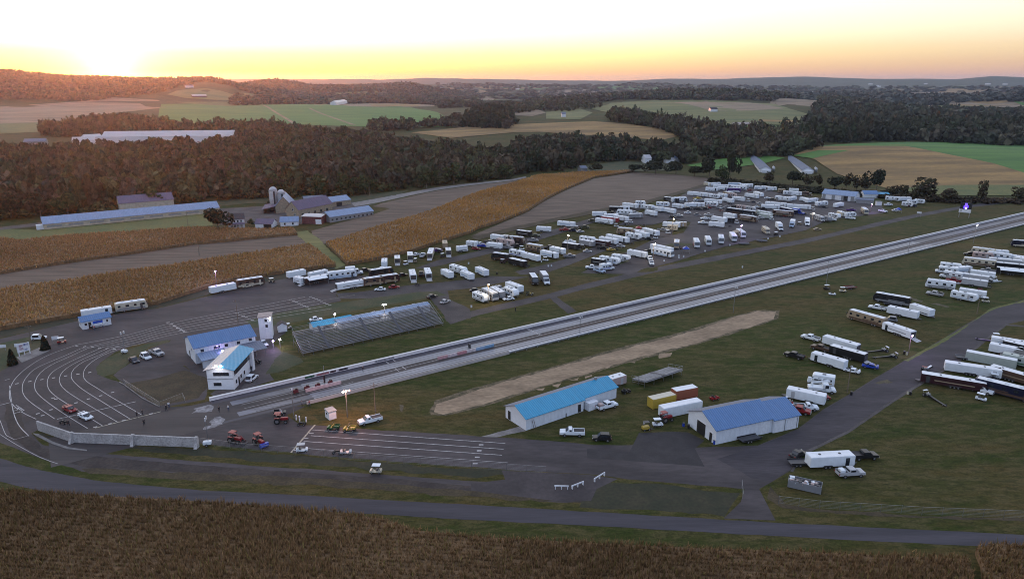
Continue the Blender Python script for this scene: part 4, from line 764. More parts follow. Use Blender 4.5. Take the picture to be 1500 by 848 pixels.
poultry('grey roofed chicken house beyond the trees, beside the brown field', (1163, 227), (1191.5, 254.5), 9.5)
def simple(name, label, u0, v0, u1, v1, D, wh, rise, wm, rm): return barn(name, label, 'barn' if 'barn' in name else 'house', (u0, v0), (u1, v1), D, wh, rise, wm, rm)[0]
simple('distant_barn', 'very long pale roofed barn rising out of the woods', 150, 212, 345, 210.5, 26, 9, 6, whitep, grey_roof_y)
simple('distant_barn', 'stepped white barn next to the very long barn in the woods', 128, 214, 152, 212.5, 16, 10, 3, whitep, grey_roof_y)
simple('distant_barn', 'white roofed barn among the trees, lower of two', 107, 217, 140, 216, 14, 8, 4, whitep, grey_roof_y)
simple('distant_barn', 'low grey shed with dark open side at the wood edge', 36, 217, 68, 216, 14, 7, 3, greyp, grey_roof)
simple('distant_barn', 'long pale barn on the far green field beneath the sun hill', 341, 153.5, 384, 152.5, 30, 6, 5, whitep, grey_roof)
simple('distant_barn', 'white farmstead at the top edge of the green field', 493, 154.5, 509, 154, 18, 7, 5, whitep, grey_roof_y)
simple('distant_house', 'white house with trees beyond the green field', 722, 158.5, 738, 158, 12, 6, 4, whitep, grey_roof)
simple('distant_house', 'tiny white house in front of the brown dome field', 823, 172.5, 829, 172.3, 8, 6, 3, whitep, grey_roof)
simple('distant_barn', 'bright white barn at the foot of the domed green field', 1016, 189, 1028, 188.5, 14, 5, 4, whitep, grey_roof_y)
simple('distant_barn', 'long pale barn beside the bright white barn', 1029, 189.5, 1047, 189, 12, 4, 3, whitep, pale_roof)
simple('distant_barn', 'tan low sheds on the domed field slope', 1077, 185, 1101, 184.5, 12, 3, 2, cream, light_roof)
simple('distant_house', 'small farmhouse on the domed green field', 1041, 164.5, 1051, 164.3, 10, 5, 3, whitep, dark_roof)
simple('distant_house', 'white house behind the domed field near dark woods', 1233, 172, 1247, 171.8, 12, 5, 4, whitep, pale_roof)
simple('distant_house', 'white house among trees above the chicken houses', 1124, 195, 1134, 194.5, 9, 5, 3, whitep, pale_roof)
simple('distant_house', 'white gabled house in the dark trees past the stubble field', 945, 240, 954, 239.5, 8, 5, 3, whitep, grey_roof_y)
simple('distant_barn', 'white barn with light blue roof in the hollow', 988, 238.5, 1003, 237, 8, 4.5, 3, whitep, pale_roof)
simple('distant_barn', 'lower white barn joined below the blue roofed barn in the hollow', 976, 240, 988, 239.5, 7, 3.5, 2, whitep, grey_roof_y)
simple('distant_house', 'grey cabin above the crest of the golden corn', 851, 252, 860, 251.5, 6, 3, 2, greyp, grey_roof)
simple('distant_house', 'red and white farm buildings on the sunlit far slope', 282, 143.5, 303, 143, 22, 6, 4, redwall, grey_roof_y)
simple('distant_house', 'pale houses on the hillside below the setting sun', 272, 129, 284, 128.6, 16, 6, 4, whitep, grey_roof)
simple('distant_house', 'tan bungalow between the two chicken houses', 1126, 226, 1140, 225.5, 8, 3, 2, cream, dark_roof)
rf = random.Random(5)
for i in range(16):
    u, v = rf.choice([(rf.uniform(440, 760), rf.uniform(126, 133)), (rf.uniform(1130, 1500), rf.uniform(124, 140))]); w = rf.uniform(5, 11)
    o = simple('distant_house', 'tiny pale house in the hazy far valley', u, v, u + w, v, rf.uniform(14, 30), 7, 5, whitep, grey_roof_y); o['group'] = 'tiny houses in the far valley'

# ------------------------------------------------------------------ grandstand and bleacher
def stand(name, label, P0, ang, L, D, H, rows, aisles, z0=.9):
    r = empty(name, (P0[0], P0[1], 0), R(ang), label, name)
    for k in range(rows):
        y, z = D * (k + .5) / rows, z0 + (H - z0) * (k + .5) / rows
        MB().box((L / 2, y, z), (L, D / rows * .60, .09)).build('bench', alum, r); MB().box((L / 2, y + D / rows * .5, z - .22), (L, D / rows * .72, .06)).build('footboard', alum, r)
    s = math.atan2(H - z0, D)
    for a in aisles: MB().prism([(0, z0 + .06), (D, H + .06), (D, H + .10), (0, z0 + .10)], L * a - .4, L * a + .4, axis='x').build('aisle', mat('dark_aisle_tread', (.07, .07, .08), .7, var=.2, scale=2), r)
    f = MB()
    for k in range(int(L / 3) + 1):
        x = k * L / int(L / 3)
        for y in (.3, D * .5, D - .3): f.tube((x, y, 0), (x, y, z0 + (H - z0) * y / D - .3), .06, n=5)
        f.tube((x, .3, z0 - .25), (x, D - .3, H - .4), .06, n=5).tube((x, .3, .1), (x, D - .3, H * .5), .04, n=4)
    f.build('frame', steel, r)
    g = MB().tube((0, D, H + 1), (L, D, H + 1), .04, n=5).tube((0, D, H + .5), (L, D, H + .5), .03, n=5)
    for x in (0, L):
        g.tube((x, 0, z0 + .9), (x, D, H + .9), .04, n=5)
        for k in range(5): g.tube((x, D * k / 4, z0 + (H - z0) * k / 4), (x, D * k / 4, z0 + (H - z0) * k / 4 + .9), .03, n=5)
    g.build('railing', greyp, r); return r
stand('grandstand', 'long rows of grey aluminium grandstand benches facing the drag strip', (-60.2, 189.9), 35.2, 46.4, 8.6, 5.3, 16, (.17, .46, .68, .90))
p0 = zz(900, 500, 4.24, 215, 290); p1 = zz(900, 500, 4.24, 425, 205)
stand('bleacher', 'small silver bleacher standing in grass behind the bright blue workshop', p0 + Vector((-1, 0, 0)) + Vector((math.cos(R(35)) * 14 - math.sin(R(35)) * 5, math.sin(R(35)) * 14 + math.cos(R(35)) * 5, 0)), 215, 14, 5, 1.9, 9, (.5,), .9)

# ------------------------------------------------------------------ walls of the strip
silver = mat('silver_painted_wall', (.66, .67, .70), .5, scale=.4, col2=(.55, .56, .6), fine=.1)
r = empty('track_wall', tp(0, 0), TA, 'white concrete wall along the grandstand side of the drag strip', 'wall')
MB().prism([(-.30, 0), (.30, 0), (.16, .75), (-.16, .75)], 0, TL, axis='x').build('concrete', mat('white_wall_paint', (.80, .79, .80), .7, scale=.25, col2=(.68, .66, .67), fine=.12, finescale=1.5, detail=7), r)
MB().prism([(-.42, .76), (.42, .76), (.42, .86), (-.42, .86)], 0, TL, axis='x').build('cap', mat('pale_wall_cap', (.70, .69, .69), .7, scale=.2, col2=(.6, .59, .59)), r)  # cap made extra wide to catch skylight and brighten the wall line
for s, w, m_ in ((24, 2.6, (.02, .10, .06)), (27.2, 3.4, (.32, .12, .14)), (31, 1.6, (.05, .02, .03)), (33.4, 2.6, (.03, .03, .05)), (44, 6, (.26, .27, .31))):
    MB().box((s + w / 2, -.27, .42), (w, .05, .55)).build('banner', mat('wall_banner_%.2f' % m_[0], m_, .5, var=.5, scale=2.5), r)
r = empty('track_wall', tp(19.4, 15.5), TA, 'low silver barrier wall on the sand strip side of the drag strip', 'wall')
MB().prism([(-.26, 0), (.26, 0), (.15, .8), (-.15, .8)], 0, 60, axis='x').build('concrete', mat('start_wall_concrete', (.46, .42, .40), .8, scale=.4, col2=(.36, .33, .31), fine=.15), r)
MB().prism([(-.26, .52), (.26, .52), (.26, .78), (-.26, .78)], 60.02, TL - 19, axis='x').build('rail', silver, r); MB().box(((TL - 19 + 60) / 2, .1, .3), (TL - 79, .08, .5)).build('lower_panel', greyp, r)
f = MB()
for k in range(205): f.box((62 + k * 4, -.25, .35), (.2, .3, .7))
f.build('post_row', greyp, r); MB().box((10, -.02, .86), (.1, .1, .1)).build('cap', silver, r)
for lab, s0, w, L_, cols in (('white centre barrier with pink tint beside the start lights', 21.5, 8.3, 9.5, ((.52, .36, .36), (.52, .38, .38))), ('red white and blue striped centre barrier between the lanes', 60, 7.9, 19, ((.42, .24, .25), (.5, .42, .44), (.40, .18, .20), (.5, .45, .46), (.22, .32, .45), (.14, .27, .42)))):
    r = empty('centre_barrier', tp(s0, w), TA, lab, 'barrier')
    for k, c in enumerate(cols): l_ = L_ / len(cols); MB().prism([(-.25, 0), (.25, 0), (.14, .85), (-.14, .85)], k * l_, (k + 1) * l_ - .02, axis='x').build('panel', mat('barrier_panel_%.2f_%.2f' % c[:2], c, .5, var=.15, scale=1.5), r)
redp = mat('dull_red_paint', (.11, .016, .022), .5, var=.2, scale=2)
r = empty('start_light_tree', tp(27, 7.2), TA, 'dark red start light tree on its pole between the lanes', 'start lights')
MB().tube((0, 0, 0), (0, 0, 5.6), .07).build('pole', greyp, r); MB().box((0, 0, 1.9), (.35, .3, 2.2)).build('housing', black, r)
for k in range(5): MB().tube((-.2, 0, 1.1 + k * .4), (-.3, 0, 1.1 + k * .4), .13).build('lamp', redp, r)
for k, (s, w, lab) in enumerate(((19.2, 7.6, 'small red stage box closest to the burnout end'), (22.2, 7.3, 'red timing cabinet beside white centre barrier'), (25, 7.5, 'red timing cabinet below the start light tree'), (28.4, 7.4, 'dark red cabinet at the end of white centre barrier'))):
    r = empty('timing_cabinet', tp(s, w), TA + .2 * k, lab, 'cabinet'); MB().box((0, 0, .65), (1.3, .7, .9)).build('case', redp, r, bevel=.05); MB().box((.2, 0, 1.23), (.5, .5, .26)).build('lid', black, r)
    for x in (-.6, .6): MB().tube((x, -.3, 0), (x, -.3, .2), .1).build('foot', tyre, r)
r = empty('speed_board', tp(72, 5.4), TA, 'small black board standing in the outer racing lane', 'board'); MB().box((0, 0, .85), (.2, 1.2, 1.2)).build('panel', black, r, bevel=.03); MB().box((0, 0, .12), (.7, .9, .24)).build('base', greyp, r)
# big wall around the staging lanes
pts = Zr(0, 560, 4.24, [(240, 297), (455, 372), (832, 387), (1226, 402)]); P = [G(*q) for q in pts]
r = empty('concrete_wall', (P[0].x, P[0].y, 0), 0, 'tall stained white concrete wall around the bend of the staging lanes', 'wall')
for i, (a, b) in enumerate(zip(P, P[1:])):
    d_ = b - a; mbw = MB(); n_ = max(2, int(d_.length / 6)); an = math.atan2(d_.y, d_.x)
    for k in range(n_): c_ = a + d_ * ((k + .5) / n_) - P[0]; mbw.box((c_.x, c_.y, 1.2), (d_.length / n_ - .015, .35, 2.3), an)
    mbw.build('wall_panel', concw, r)
    c_ = b - P[0]; MB().prism([(-.3, 0), (1.0, 0), (.5, 1.2), (.3, 2.5), (-.3, 2.5)], -.35, .35).build('buttress', concw, r).matrix_local = Matrix.Translation((c_.x, c_.y, 0)) @ Matrix.Rotation(an - 1.57, 4, 'Z')
def fence(label, pix, step=3.2, h=1.7):
    P = [G(*q) for q in pix]; o = P[0]; r = empty('chain_link_fence', (o.x, o.y, 0), 0, label, 'fence')
    posts, rail = [], MB(); wire = MB()
    for a, b in zip(P, P[1:]):
        d_ = b - a; n_ = max(1, int(d_.length / step))
        for k in range(n_): posts.append(a + d_ * (k / n_) - o)
        q0, q1 = a - o, b - o
        rail.tube((q0.x, q0.y, h), (q1.x, q1.y, h), .025, n=4)
        for k in range(1, 6): wire.tube((q0.x, q0.y, h * k / 6), (q1.x, q1.y, h * k / 6), .008, n=3)
    for q in posts[:90]: MB().tube((q.x, q.y, 0), (q.x, q.y, h + .1), .035, n=5).build('post', steel, r)
    rail.build('top_rail', steel, r); wire.build('wire_mesh', steel, r)
fence('chain link fence between the paved start area and the dark grass bank', [(292, 651), (360, 660), (430, 665), (520, 675), (640, 683), (742, 690), (800, 694)])
fence('chain link fence along the lawn above the county road', [(1086, 714), (1088, 734)], 2.5); fence('long chain link fence below the dark lawn with the dumpster', [(1140, 738), (1200, 745), (1350, 754), (1500, 760), (1620, 766)])
fence('wire fence around the weedy lawn by the timing building', [(182, 562), (234, 595), (268, 582), (272, 590)], 4, 1.2)
for i, (a, b) in enumerate((((812, 716), (833, 716.5)), ((837, 716.5), (855, 709.5)), ((870, 706), (886, 696)))):
    A_, B_ = G(*a), G(*b); d_ = B_ - A_
    r = empty('road_barrier', ((A_ + B_) / 2), math.atan2(d_.y, d_.x), ('low white road barrier, first of three from the wall end', 'slanted white road barrier in the middle of three', 'white road barrier standing nearest the garage lane')[i].replace('nearest', 'by'), 'barrier', 'white road barriers across the return lane')
    MB().box((0, 0, .72), (d_.length, .12, .26)).build('rail', whitep, r)
    for x in (-1, 0, 1): MB().box((x * (d_.length / 2 - .2), 0, .36), (.14, .3, .72)).build('post', whitep, r)
# guard posts beside the start
for (x, y), lab in (((145, 487), 'white guard post closest to the light pole'), ((165, 493), 'white guard post in the middle of three by the start'), ((206, 499), 'white guard post at the grass corner by the start')):
    r = empty('bollard', zz(400, 500, 4.24, x, y), 0, lab, 'bollard', 'white guard posts by the start'); MB().lathe([(.16, 0), (.16, 1.2), (.1, 1.3)], 8).build('post', whitep, r); MB().lathe([(.17, .8), (.17, .95)], 8).build('band', greyp, r)
# ------------------------------------------------------------------ poles and lamps
def light(p_, col, e, r_=.3):
    l_ = bpy.data.lights.new('lamp_light', 'POINT'); l_.energy = e * 2.2; l_.color = col; l_.shadow_soft_size = r_; o = bpy.data.objects.new('lamp_light', l_); o.location = p_; SC.collection.objects.link(o); return o
LC = {'w': (1, .93, .95), 'v': (.62, .42, 1), 'o': (1, .78, .5), 'p': (1, .46, .34)}
def pole(label, u, v, h, lit=None, m=steel, heads=2, ang=.6, e=500, base=None, size=.2, name='light_pole'):
    """lamp seen at photo pixel (u, v), h metres up (or base given as a ground pixel)"""
    p_ = G(*base) if base else G(u, v, h)
    r = empty(name, (p_.x, p_.y, hz(p_.x, p_.y)), ang, label, 'light pole' if heads else 'pole')
    MB().tube((0, 0, 0), (0, 0, h + .2), .14 if m is woodpole else .11, .07, n=7).build('pole', m, r)
    if heads:
        MB().box((0, 0, h), (max(.6, heads * .75), .1, .1)).build('crossarm', m, r)
        for k in range(heads):
            x = (k - (heads - 1) / 2) * .75; hd = MB().box((x, -.18, h + .1), (.5, .36, .34)).build('floodlight', greyp, r)
            MB().add([(x - size, -.5, h - .1), (x + size, -.5, h - .1), (x + size, -.37, h + .3), (x - size, -.37, h + .3)], [(0, 1, 2, 3), (3, 2, 1, 0)][:1]).build('lens', LIT[lit] if lit and (k == 0 or heads < 3) else unlit, hd)
        if lit: light((p_.x - .4 * math.sin(-ang), p_.y - 1.2, p_.z * 0 + hz(p_.x, p_.y) + h - .3), LC[lit], e)
    else: MB().box((0, 0, h - .6), (1.8, .12, .12)).build('crossarm', m, r); [MB().tube((x, 0, h - .54), (x, 0, h - .36), .06, n=5).build('insulator', greyp, r) for x in (-.7, 0, .7)]
    return r
pole('steel light pole with unlit lamp at the guard posts', 428.3, 559, 7.6, None, steel, 1, base=(430.7, 613))
pole('light pole with glowing pink lamp on the grass by the start', 503.8, 567, 6.8, 'p', steel, 3, e=1000, base=(509, 611))
pole('plain wooden pole with crossarm behind the parked white pickup', 547.4, 553, 8, None, woodpole, 0, base=(550.2, 607), name='utility_pole')
pole('light pole beside the strip opposite the crossover path', 849, 474, 6, None, steel, 2, base=(849.3, 491))
pole('tall light pole beside the strip above the sand strip end', 1076.8, 413, 9, None, steel, 2, base=(1074, 458))
pole('light pole beside the strip close to the golf carts', 1215, 379, 9.5, None, steel, 2, base=(1210, 418.6))
pole('short light pole on the strip edge before the far coaches', 1330, 357.7, 7, None, steel, 2, base=(1330, 371))
pole('lit light pole on the strip edge below the scoreboard', 1429, 326, 9, 'w', steel, 1, base=(1425.7, 356), e=300)
pole('pale wooden light pole next to two white campers', 1435.6, 433, 6.5, None, woodpole, 2, base=(1430.8, 459.7))
pole('light pole with violet lamp above the dragsters and paved lane', 1332.5, 494, 5.6, 'v', woodpole, 1, base=(1330.5, 518), e=300)
pole('leaning wooden pole beside the parked white race car', 1244, 543, 7, None, woodpole, 1, base=(1241, 574))
pole('wooden utility pole behind the large blue roofed building', 346.6, 443, 8, None, woodpole, 0, base=(349, 473), name='utility_pole')
pole('light pole with violet lamp in front of the lower corn field', 315, 397.5, 7, 'v', woodpole, 1, e=500)
pole('lit lamp post behind the grandstand over the blue roof', 490, 460, 6, 'w', steel, 1, e=250)
pole('lit lamp post behind the grandstand over the faded roof', 562.5, 446, 6, 'w', steel, 2, e=250)
pole('warm lit lamp post above the crowded camper cluster', 715, 417, 7, 'o', woodpole, 1, e=450)
pole('lit lamp post beside white pickup in the middle pit row', 832, 345, 8, 'w', woodpole, 1, e=350)
pole('warm lit lamp post over the grass before the paved pit lot', 986, 321, 8, 'o', woodpole, 1, e=450)
pole('bright double lamp post behind the long white camper', 958, 357.5, 8, 'o', woodpole, 2, e=450)
pole('violet lit lamp post over the paved pit lot', 1085.5, 331, 8, 'v', woodpole, 2, e=450)
pole('lit lamp post near the box truck at the pit edge', 1191, 312.5, 8, 'w', woodpole, 1, e=350)
pole('violet lit lamp post in front of the far barns', 1276.5, 299, 5, 'v', woodpole, 1, e=450)
pole('low violet floodlight beside the white tower', 399.5, 499.5, 2.4, 'v', steel, 1, e=160)
pole('low white floodlight by the little shed', 409.5, 497, 2.6, 'w', steel, 1, e=120)
for i, (u, v) in enumerate(((629, 300), (560, 312), (395, 240), (680, 290))): pass
for lab, u0, v0, h in (('thin utility pole at the wood edge along the lane, third from farm', 699.5, 266, 9), ('thin utility pole at the wood edge along the lane, second from farm', 628.5, 275, 9), ('thin utility pole at the wood edge closest to the farm', 541.5, 287, 9), ('utility pole in front of the very long blue barn', 275.5, 331, 8), ('dark pole behind the sign at the lot edge', 46, 503, 6), ('thin utility pole rising from the bare stubble strip', 292, 374, 5)):
    pole(lab, 0, 0, h, None, woodpole, 0, base=(u0, v0), name='utility_pole', ang=.3)
for q in ((319.0, 532), (321.5, 531.6)): pass
r = empty('floodlight_pair', (-77.6, 167.0, 0), 0, 'pair of lit floodlights on the front gable of the timing building', 'floodlights')
MB().box((2.6, .15, 6.55), (2.2, .1, .1)).build('bracket', greyp, r)
for x in (1.9, 3.3): MB().box((x, .05, 6.7), (.34, .2, .28)).build('floodlight', LIT['w'], r)
light((-75, 166, 6.9), LC['w'], 120)
r = empty('wall_lamp', tuple(G(325.5, 514, 3.2)), 0, 'small lit lamp over the lean-to canopy', 'lamp'); MB().box((0, 0, 0), (.4, .3, .4)).build('lens', LIT['v'], r); MB().tube((0, .1, -3.2), (0, .1, 0), .05).build('post', greyp, r)
# scoreboard
p0 = G(1411.5, 319); r = empty('scoreboard', p0, R(-35), 'scoreboard with dark screen showing blue figures above a white panel', 'scoreboard')
MB().box((0, 0, 4.0), (6.0, .25, 1.9)).build('panel', whitep, r); sc_ = MB().box((.3, .05, 6.9), (5.8, .3, 3.8)).build('screen', black, r)
led = lampm('led_blue', (.10, .05, 1.0), 2.2); lm = MB()
for dx, dz, w, h in ((.2, 0, 1.3, 3.2), (-.5, -.6, .8, 1.5), (.9, -.5, .9, 1.6)): lm.box((dx, -.13, 6.9 + dz), (w, .03, h))
lm.build('led_figure', led, sc_); MB().box((.2, -.16, 5.6), (.5, .04, .4)).build('led_dot', LIT['v'], sc_)
for x in (-2.5, 2.5): MB().box((x, .1, 1.6), (.3, .3, 3.2)).build('post', greyp, r)
MB().box((-1.9, -.14, 4.0), (.5, .03, 1.2)).build('emblem', greyp, r)
p0 = G(1345.5, 318.5); r = empty('notice_board', p0, R(-30), 'small white notice board on two posts past the blue tent', 'sign'); MB().box((0, 0, 2.8), (2.4, .15, .9)).build('panel', whitep, r); [MB().box((x, .05, 1.2), (.12, .12, 2.4)).build('post', greyp, r) for x in (-.9, .9)]
# entry sign with illegible red and blue script, pale boards
p0 = zz(15, 490, 18.85, 255, 600); p1 = zz(15, 490, 18.85, 550, 520); d_ = p1 - p0
r = empty('entry_sign', p0, math.atan2(d_.y, d_.x), 'white sign with red and blue script on three posts by the staging bend', 'sign')
L_ = d_.length; MB().box((L_ / 2, 0, 2.3), (L_ + .5, .14, 2.5)).build('panel', whitep, r)
for x in (0, L_ / 2, L_): MB().box((x, -.05, 1.8), (.2, .2, 3.6)).build('post', whitep, r)
rf = random.Random(9)
for nm, c, x0, x1, z in (('red_script', (.22, .02, .06), .1, .48, 2.95), ('blue_script', (.03, .06, .25), .54, .98, 3.05), ('small_red_script', (.25, .06, .10), .12, .5, 2.05), ('small_blue_script', (.10, .12, .28), .5, .85, 1.6)):
    s_ = MB(); x = x0 * L_
    while x < x1 * L_:
        w = rf.uniform(.16, .34); h = rf.uniform(.5, .85) * (1 if z > 2 else .7); s_.prism([(x, z - h / 2), (x + w * .6, z - h / 2), (x + w, z + h / 2), (x + w * .3, z + h / 2)], -.10, -.08); x += w * 1.15
    s_.build(nm, mat(nm + '_paint', c, .5, var=.1), r)
for lab, u, v, w, h in (('pale blank board behind the entry sign', 33, 512, 3.8, 1.0), ('pale blank board at the frame edge before the entry sign', 2, 514, 2.8, .9), ('small white board behind the red cart', 82, 502, 1.9, 1.1)):
    p_ = G(u, v); r = empty('sign_board', p_, R(14), lab, 'sign'); MB().box((0, 0, 1.0 + h / 2), (w, .1, h)).build('panel', whitep, r); [MB().box((x * w * .4, .04, .6), (.1, .1, 1.2)).build('post', greyp, r) for x in (-1, 1)]

# ------------------------------------------------------------------ single trees
def make_tree(seed, n, lumps, pal, tall=1.0):
    g = np.random.default_rng(seed); root = empty('tree')
    q = crown_faces(n, g, 1, 1, 1, .13, lumps); q = q * np.array([.5, .5, .40]) + np.array([0, 0, .60])
    t_ = np.array(pal)[g.integers(0, len(pal), n)] * g.uniform(.6, 1.4, (n, 1)); np_mesh('crown', q.reshape(-1, 3), np.arange(4 * n).reshape(-1, 4), leafm, np.repeat(t_, 4, 0), root)
    tr = MB().tube((0, 0, -.02), (.01, 0, .35), .035, .024, 7).tube((.01, 0, .34), (0, .01, .75), .024, .008, 6)
    for k in range(6):
        a = k * 1.05 + seed; tr.tube((0, 0, .26 + .05 * k), (.26 * math.cos(a), .26 * math.sin(a), .5 + .06 * k), .014, .005, 5)
    tr.build('trunk', woodpole, root); return root
DK = [(.030, .036, .018), (.038, .038, .020), (.024, .030, .014)]; AU = [(.070, .045, .026), (.055, .05, .024), (.045, .04, .02)]; GR = [(.045, .06, .02), (.06, .07, .026), (.035, .05, .018)]
TP = {'d': make_tree(1, 900, 9, DK), 'a': make_tree(2, 520, 9, AU), 'g': make_tree(3, 800, 9, GR), 'b': make_tree(4, 300, 8, AU)}
TREES = [('d', 320, 338, 32, 27, 'big round dark tree beside the white farmhouse'), ('g', 369, 331, 7, 8, 'small green tree behind the purple roofed garage'),
 ('d', 1160.5, 271, 21, 20, 'round dark tree in the hedge below the chicken houses'), ('b', 1127, 268, 18, 14, 'bare brown tree in the hedge between pits and chicken houses'), ('b', 1183, 273, 16, 14, 'thin brown tree right of the round dark hedge tree'.replace('right of', 'next to')), ('a', 1199.5, 275, 12, 16, 'narrow brown tree behind the far pits'),
 ('d', 1222, 279, 20, 19, 'wide dark tree behind the far light blue barn'), ('a', 1239, 278, 14, 20, 'upright dark tree touching the wide dark tree'), ('b', 1254, 279, 14, 19, 'loose brown tree over the far blue roof'), ('a', 1267, 281, 14, 16, 'low brown tree before the tallest hedge tree'), ('d', 1283, 282, 20, 31, 'tallest dark tree of the hedge behind the carport'),
 ('a', 1306, 288, 18, 13, 'low bushy tree just past the tallest hedge tree'), ('b', 1322, 289, 16, 15, 'open brown bush tree in the hedge by the brown field'), ('b', 1352, 292, 36, 26, 'wide loose brown tree in front of the brown field'), ('b', 1340, 293, 18, 18, 'twiggy tree beside the wide loose brown tree'), ('a', 1391, 297, 26, 15, 'broad low tree before the scoreboard'), ('b', 1436, 297, 15, 26, 'thin leaning tree behind the scoreboard'), ('b', 1490, 295, 22, 16, 'bare brown tree at the end of the hedge'),
 ('d', 1017, 259, 22, 13, 'round dark bush tree past the stubble field'), ('d', 1038.5, 260, 22, 24, 'cone shaped dark tree by the green paddock'), ('g', 1058, 266, 16, 17, 'pale green tree above the far trailers'), ('d', 1070, 266, 15, 34, 'tall dark tree above the far trailers'), ('d', 838, 254, 17, 19, 'dark tree on the crest of the golden corn'), ('d', 876, 252, 18, 10, 'low dark tree on the crest past the corn'), ('d', 990, 256, 24, 16, 'dark tree before the white barn in the hollow'), ('d', 960, 255, 28, 16, 'dark spreading tree below the white gabled house'), ('d', 928, 253, 22, 10, 'low dark bushes at the stubble field top'), ('d', 1022, 197, 10, 14, 'dark tree below the bright white barn'), ('d', 1142, 224, 18, 13, 'dark tree beside the tan bungalow'), ('d', 1128, 222, 16, 12, 'dark tree above the chicken houses'), ('a', 394, 306, 9, 9, 'small tree beside the lean-to of the bank barn'), ('a', 427, 306, 9, 8, 'small dark tree by the silos'),
 ('g', 345, 285, 24, 26, 'olive tree at the wood edge behind the very long barn'), ('g', 405, 288, 20, 24, 'yellowish tree at the wood edge above the silos'), ('g', 470, 288, 24, 24, 'light green tree at the wood edge above dairy barn'), ('g', 505, 287, 24, 24, 'light olive tree at the wood edge above the farm lane'), ('g', 535, 285, 22, 20, 'round olive tree at the wood edge by the lane'), ('g', 625, 276, 24, 24, 'pale green rounded tree where the lane meets the wood'), ('g', 665, 270, 24, 24, 'tall olive tree at the lane and wood edge'), ('g', 700, 267, 20, 20, 'light green tree near the end of the lane'), ('g', 740, 262, 24, 16, 'bushy green tree at the end of the lane'), ('g', 225, 306, 26, 22, 'yellow green tree behind the mauve barn'), ('g', 100, 314, 26, 20, 'yellow green tree behind the very long barn end'), ('a', 60, 318, 24, 24, 'brown tree at the wood edge beyond the gravel yard'), ('a', 20, 320, 26, 26, 'brown tree at the wood edge by the frame side')]
for kd, u, v, w, h, lab in TREES:
    p_ = G(u, v); d = math.hypot(p_.x, p_.y) * 1.03; o = copy_tree(TP[kd]); o.location = p_; o.scale = (w / FPX * d * .86, w / FPX * d * .86, h / FPX * d * (1.15 if u < 1100 else .95)); o.rotation_euler = (0, 0, u % 6)
    tag(o, lab, 'tree'); o.name = 'tree'
for k in TP.values(): drop(k)
for lab, x, y, h in (('dark cone shaped shrub in front of the entry sign', 80, 398, 4.6), ('dark cone shaped shrub behind the entry sign by the white car', 283, 305, 4.4)):
    g = np.random.default_rng(int(h * 10)); p_ = G(x / 4.24, 440 + y / 4.24); r = empty('shrub', p_, 0, lab, 'shrub'); n = 900
    zq = g.uniform(0, 1, n) ** 1.3; a = g.uniform(0, 6.28, n); rad = (1 - zq) ** .75 * 1.35 * g.uniform(.8, 1.05, n); c = np.stack([rad * np.cos(a), rad * np.sin(a), zq * h], -1)
    d = g.normal(0, 1, (n, 2, 3)) * .13; V = np.stack([c - d[:, 0], c + d[:, 1], c + d[:, 0], c - d[:, 1]], 1).reshape(-1, 3)
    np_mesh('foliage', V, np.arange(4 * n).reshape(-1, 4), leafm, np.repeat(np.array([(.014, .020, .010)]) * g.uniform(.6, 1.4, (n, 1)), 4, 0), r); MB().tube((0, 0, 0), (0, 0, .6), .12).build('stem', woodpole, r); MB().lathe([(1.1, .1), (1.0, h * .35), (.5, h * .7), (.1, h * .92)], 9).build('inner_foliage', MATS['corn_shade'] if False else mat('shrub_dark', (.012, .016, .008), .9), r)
# ------------------------------------------------------------------ vehicles
def vp(name, c, rough=.35): return mat(name, c, rough, var=.045, scale=.9, spec=.5)
PAINT = {'w': vp('white_vehicle_paint', (.70, .75, .79), .4), 'k': vp('black_vehicle_paint', (.016, .016, .019), .3), 't': vp('tan_vehicle_paint', (.30, .235, .16), .4), 'c': vp('cream_vehicle_paint', (.52, .48, .38), .45),
         'r': vp('red_vehicle_paint', (.24, .018, .022), .35), 'b': vp('blue_vehicle_paint', (.02, .055, .36), .3), 'g': vp('grey_vehicle_paint', (.22, .23, .25), .4), 's': vp('silver_vehicle_paint', (.40, .41, .43), .35),
         'n': vp('brown_vehicle_paint', (.085, .05, .036), .35), 'm': vp('maroon_vehicle_paint', (.035, .012, .016), .35), 'v': vp('navy_vehicle_paint', (.010, .012, .034), .3), 'o': vp('olive_vehicle_paint', (.05, .055, .03), .4), 'p': vp('purple_vehicle_paint', (.06, .02, .16), .3),
         'y': vp('yellow_vehicle_paint', (.42, .30, .05), .4), 'e': vp('green_vehicle_paint', (.02, .09, .03), .4), 'i': vp('mint_vehicle_paint', (.37, .42, .39), .45), 'l': vp('pale_blue_vehicle_paint', (.34, .44, .58), .4), 'd': vp('dirty_pink_vehicle_paint', (.40, .31, .29), .5), 'f': vp('orange_vehicle_paint', (.30, .10, .06), .45)}
CN = {'w': 'white', 'k': 'black', 't': 'tan', 'c': 'cream', 'r': 'red', 'b': 'blue', 'g': 'grey', 's': 'silver', 'n': 'brown', 'm': 'maroon', 'v': 'navy', 'o': 'olive', 'p': 'purple', 'y': 'yellow', 'e': 'green', 'i': 'pale mint', 'l': 'pale blue', 'd': 'dusty pink', 'f': 'orange'}
rooflt = vp('vehicle_roof_white', (.74, .76, .78), .6); trimm = vp('dark_trim', (.05, .05, .055), .5); chrome = mat('bright_trim', (.55, .55, .56), .3, .6, var=.1, scale=3)
tail = mat('tail_light_red', (.30, .012, .012), .3, var=.1); headl = mat('headlight_glass', (.6, .6, .58), .15, var=.05); rimm = mat('wheel_rim', (.30, .30, .31), .35, .6, var=.15)
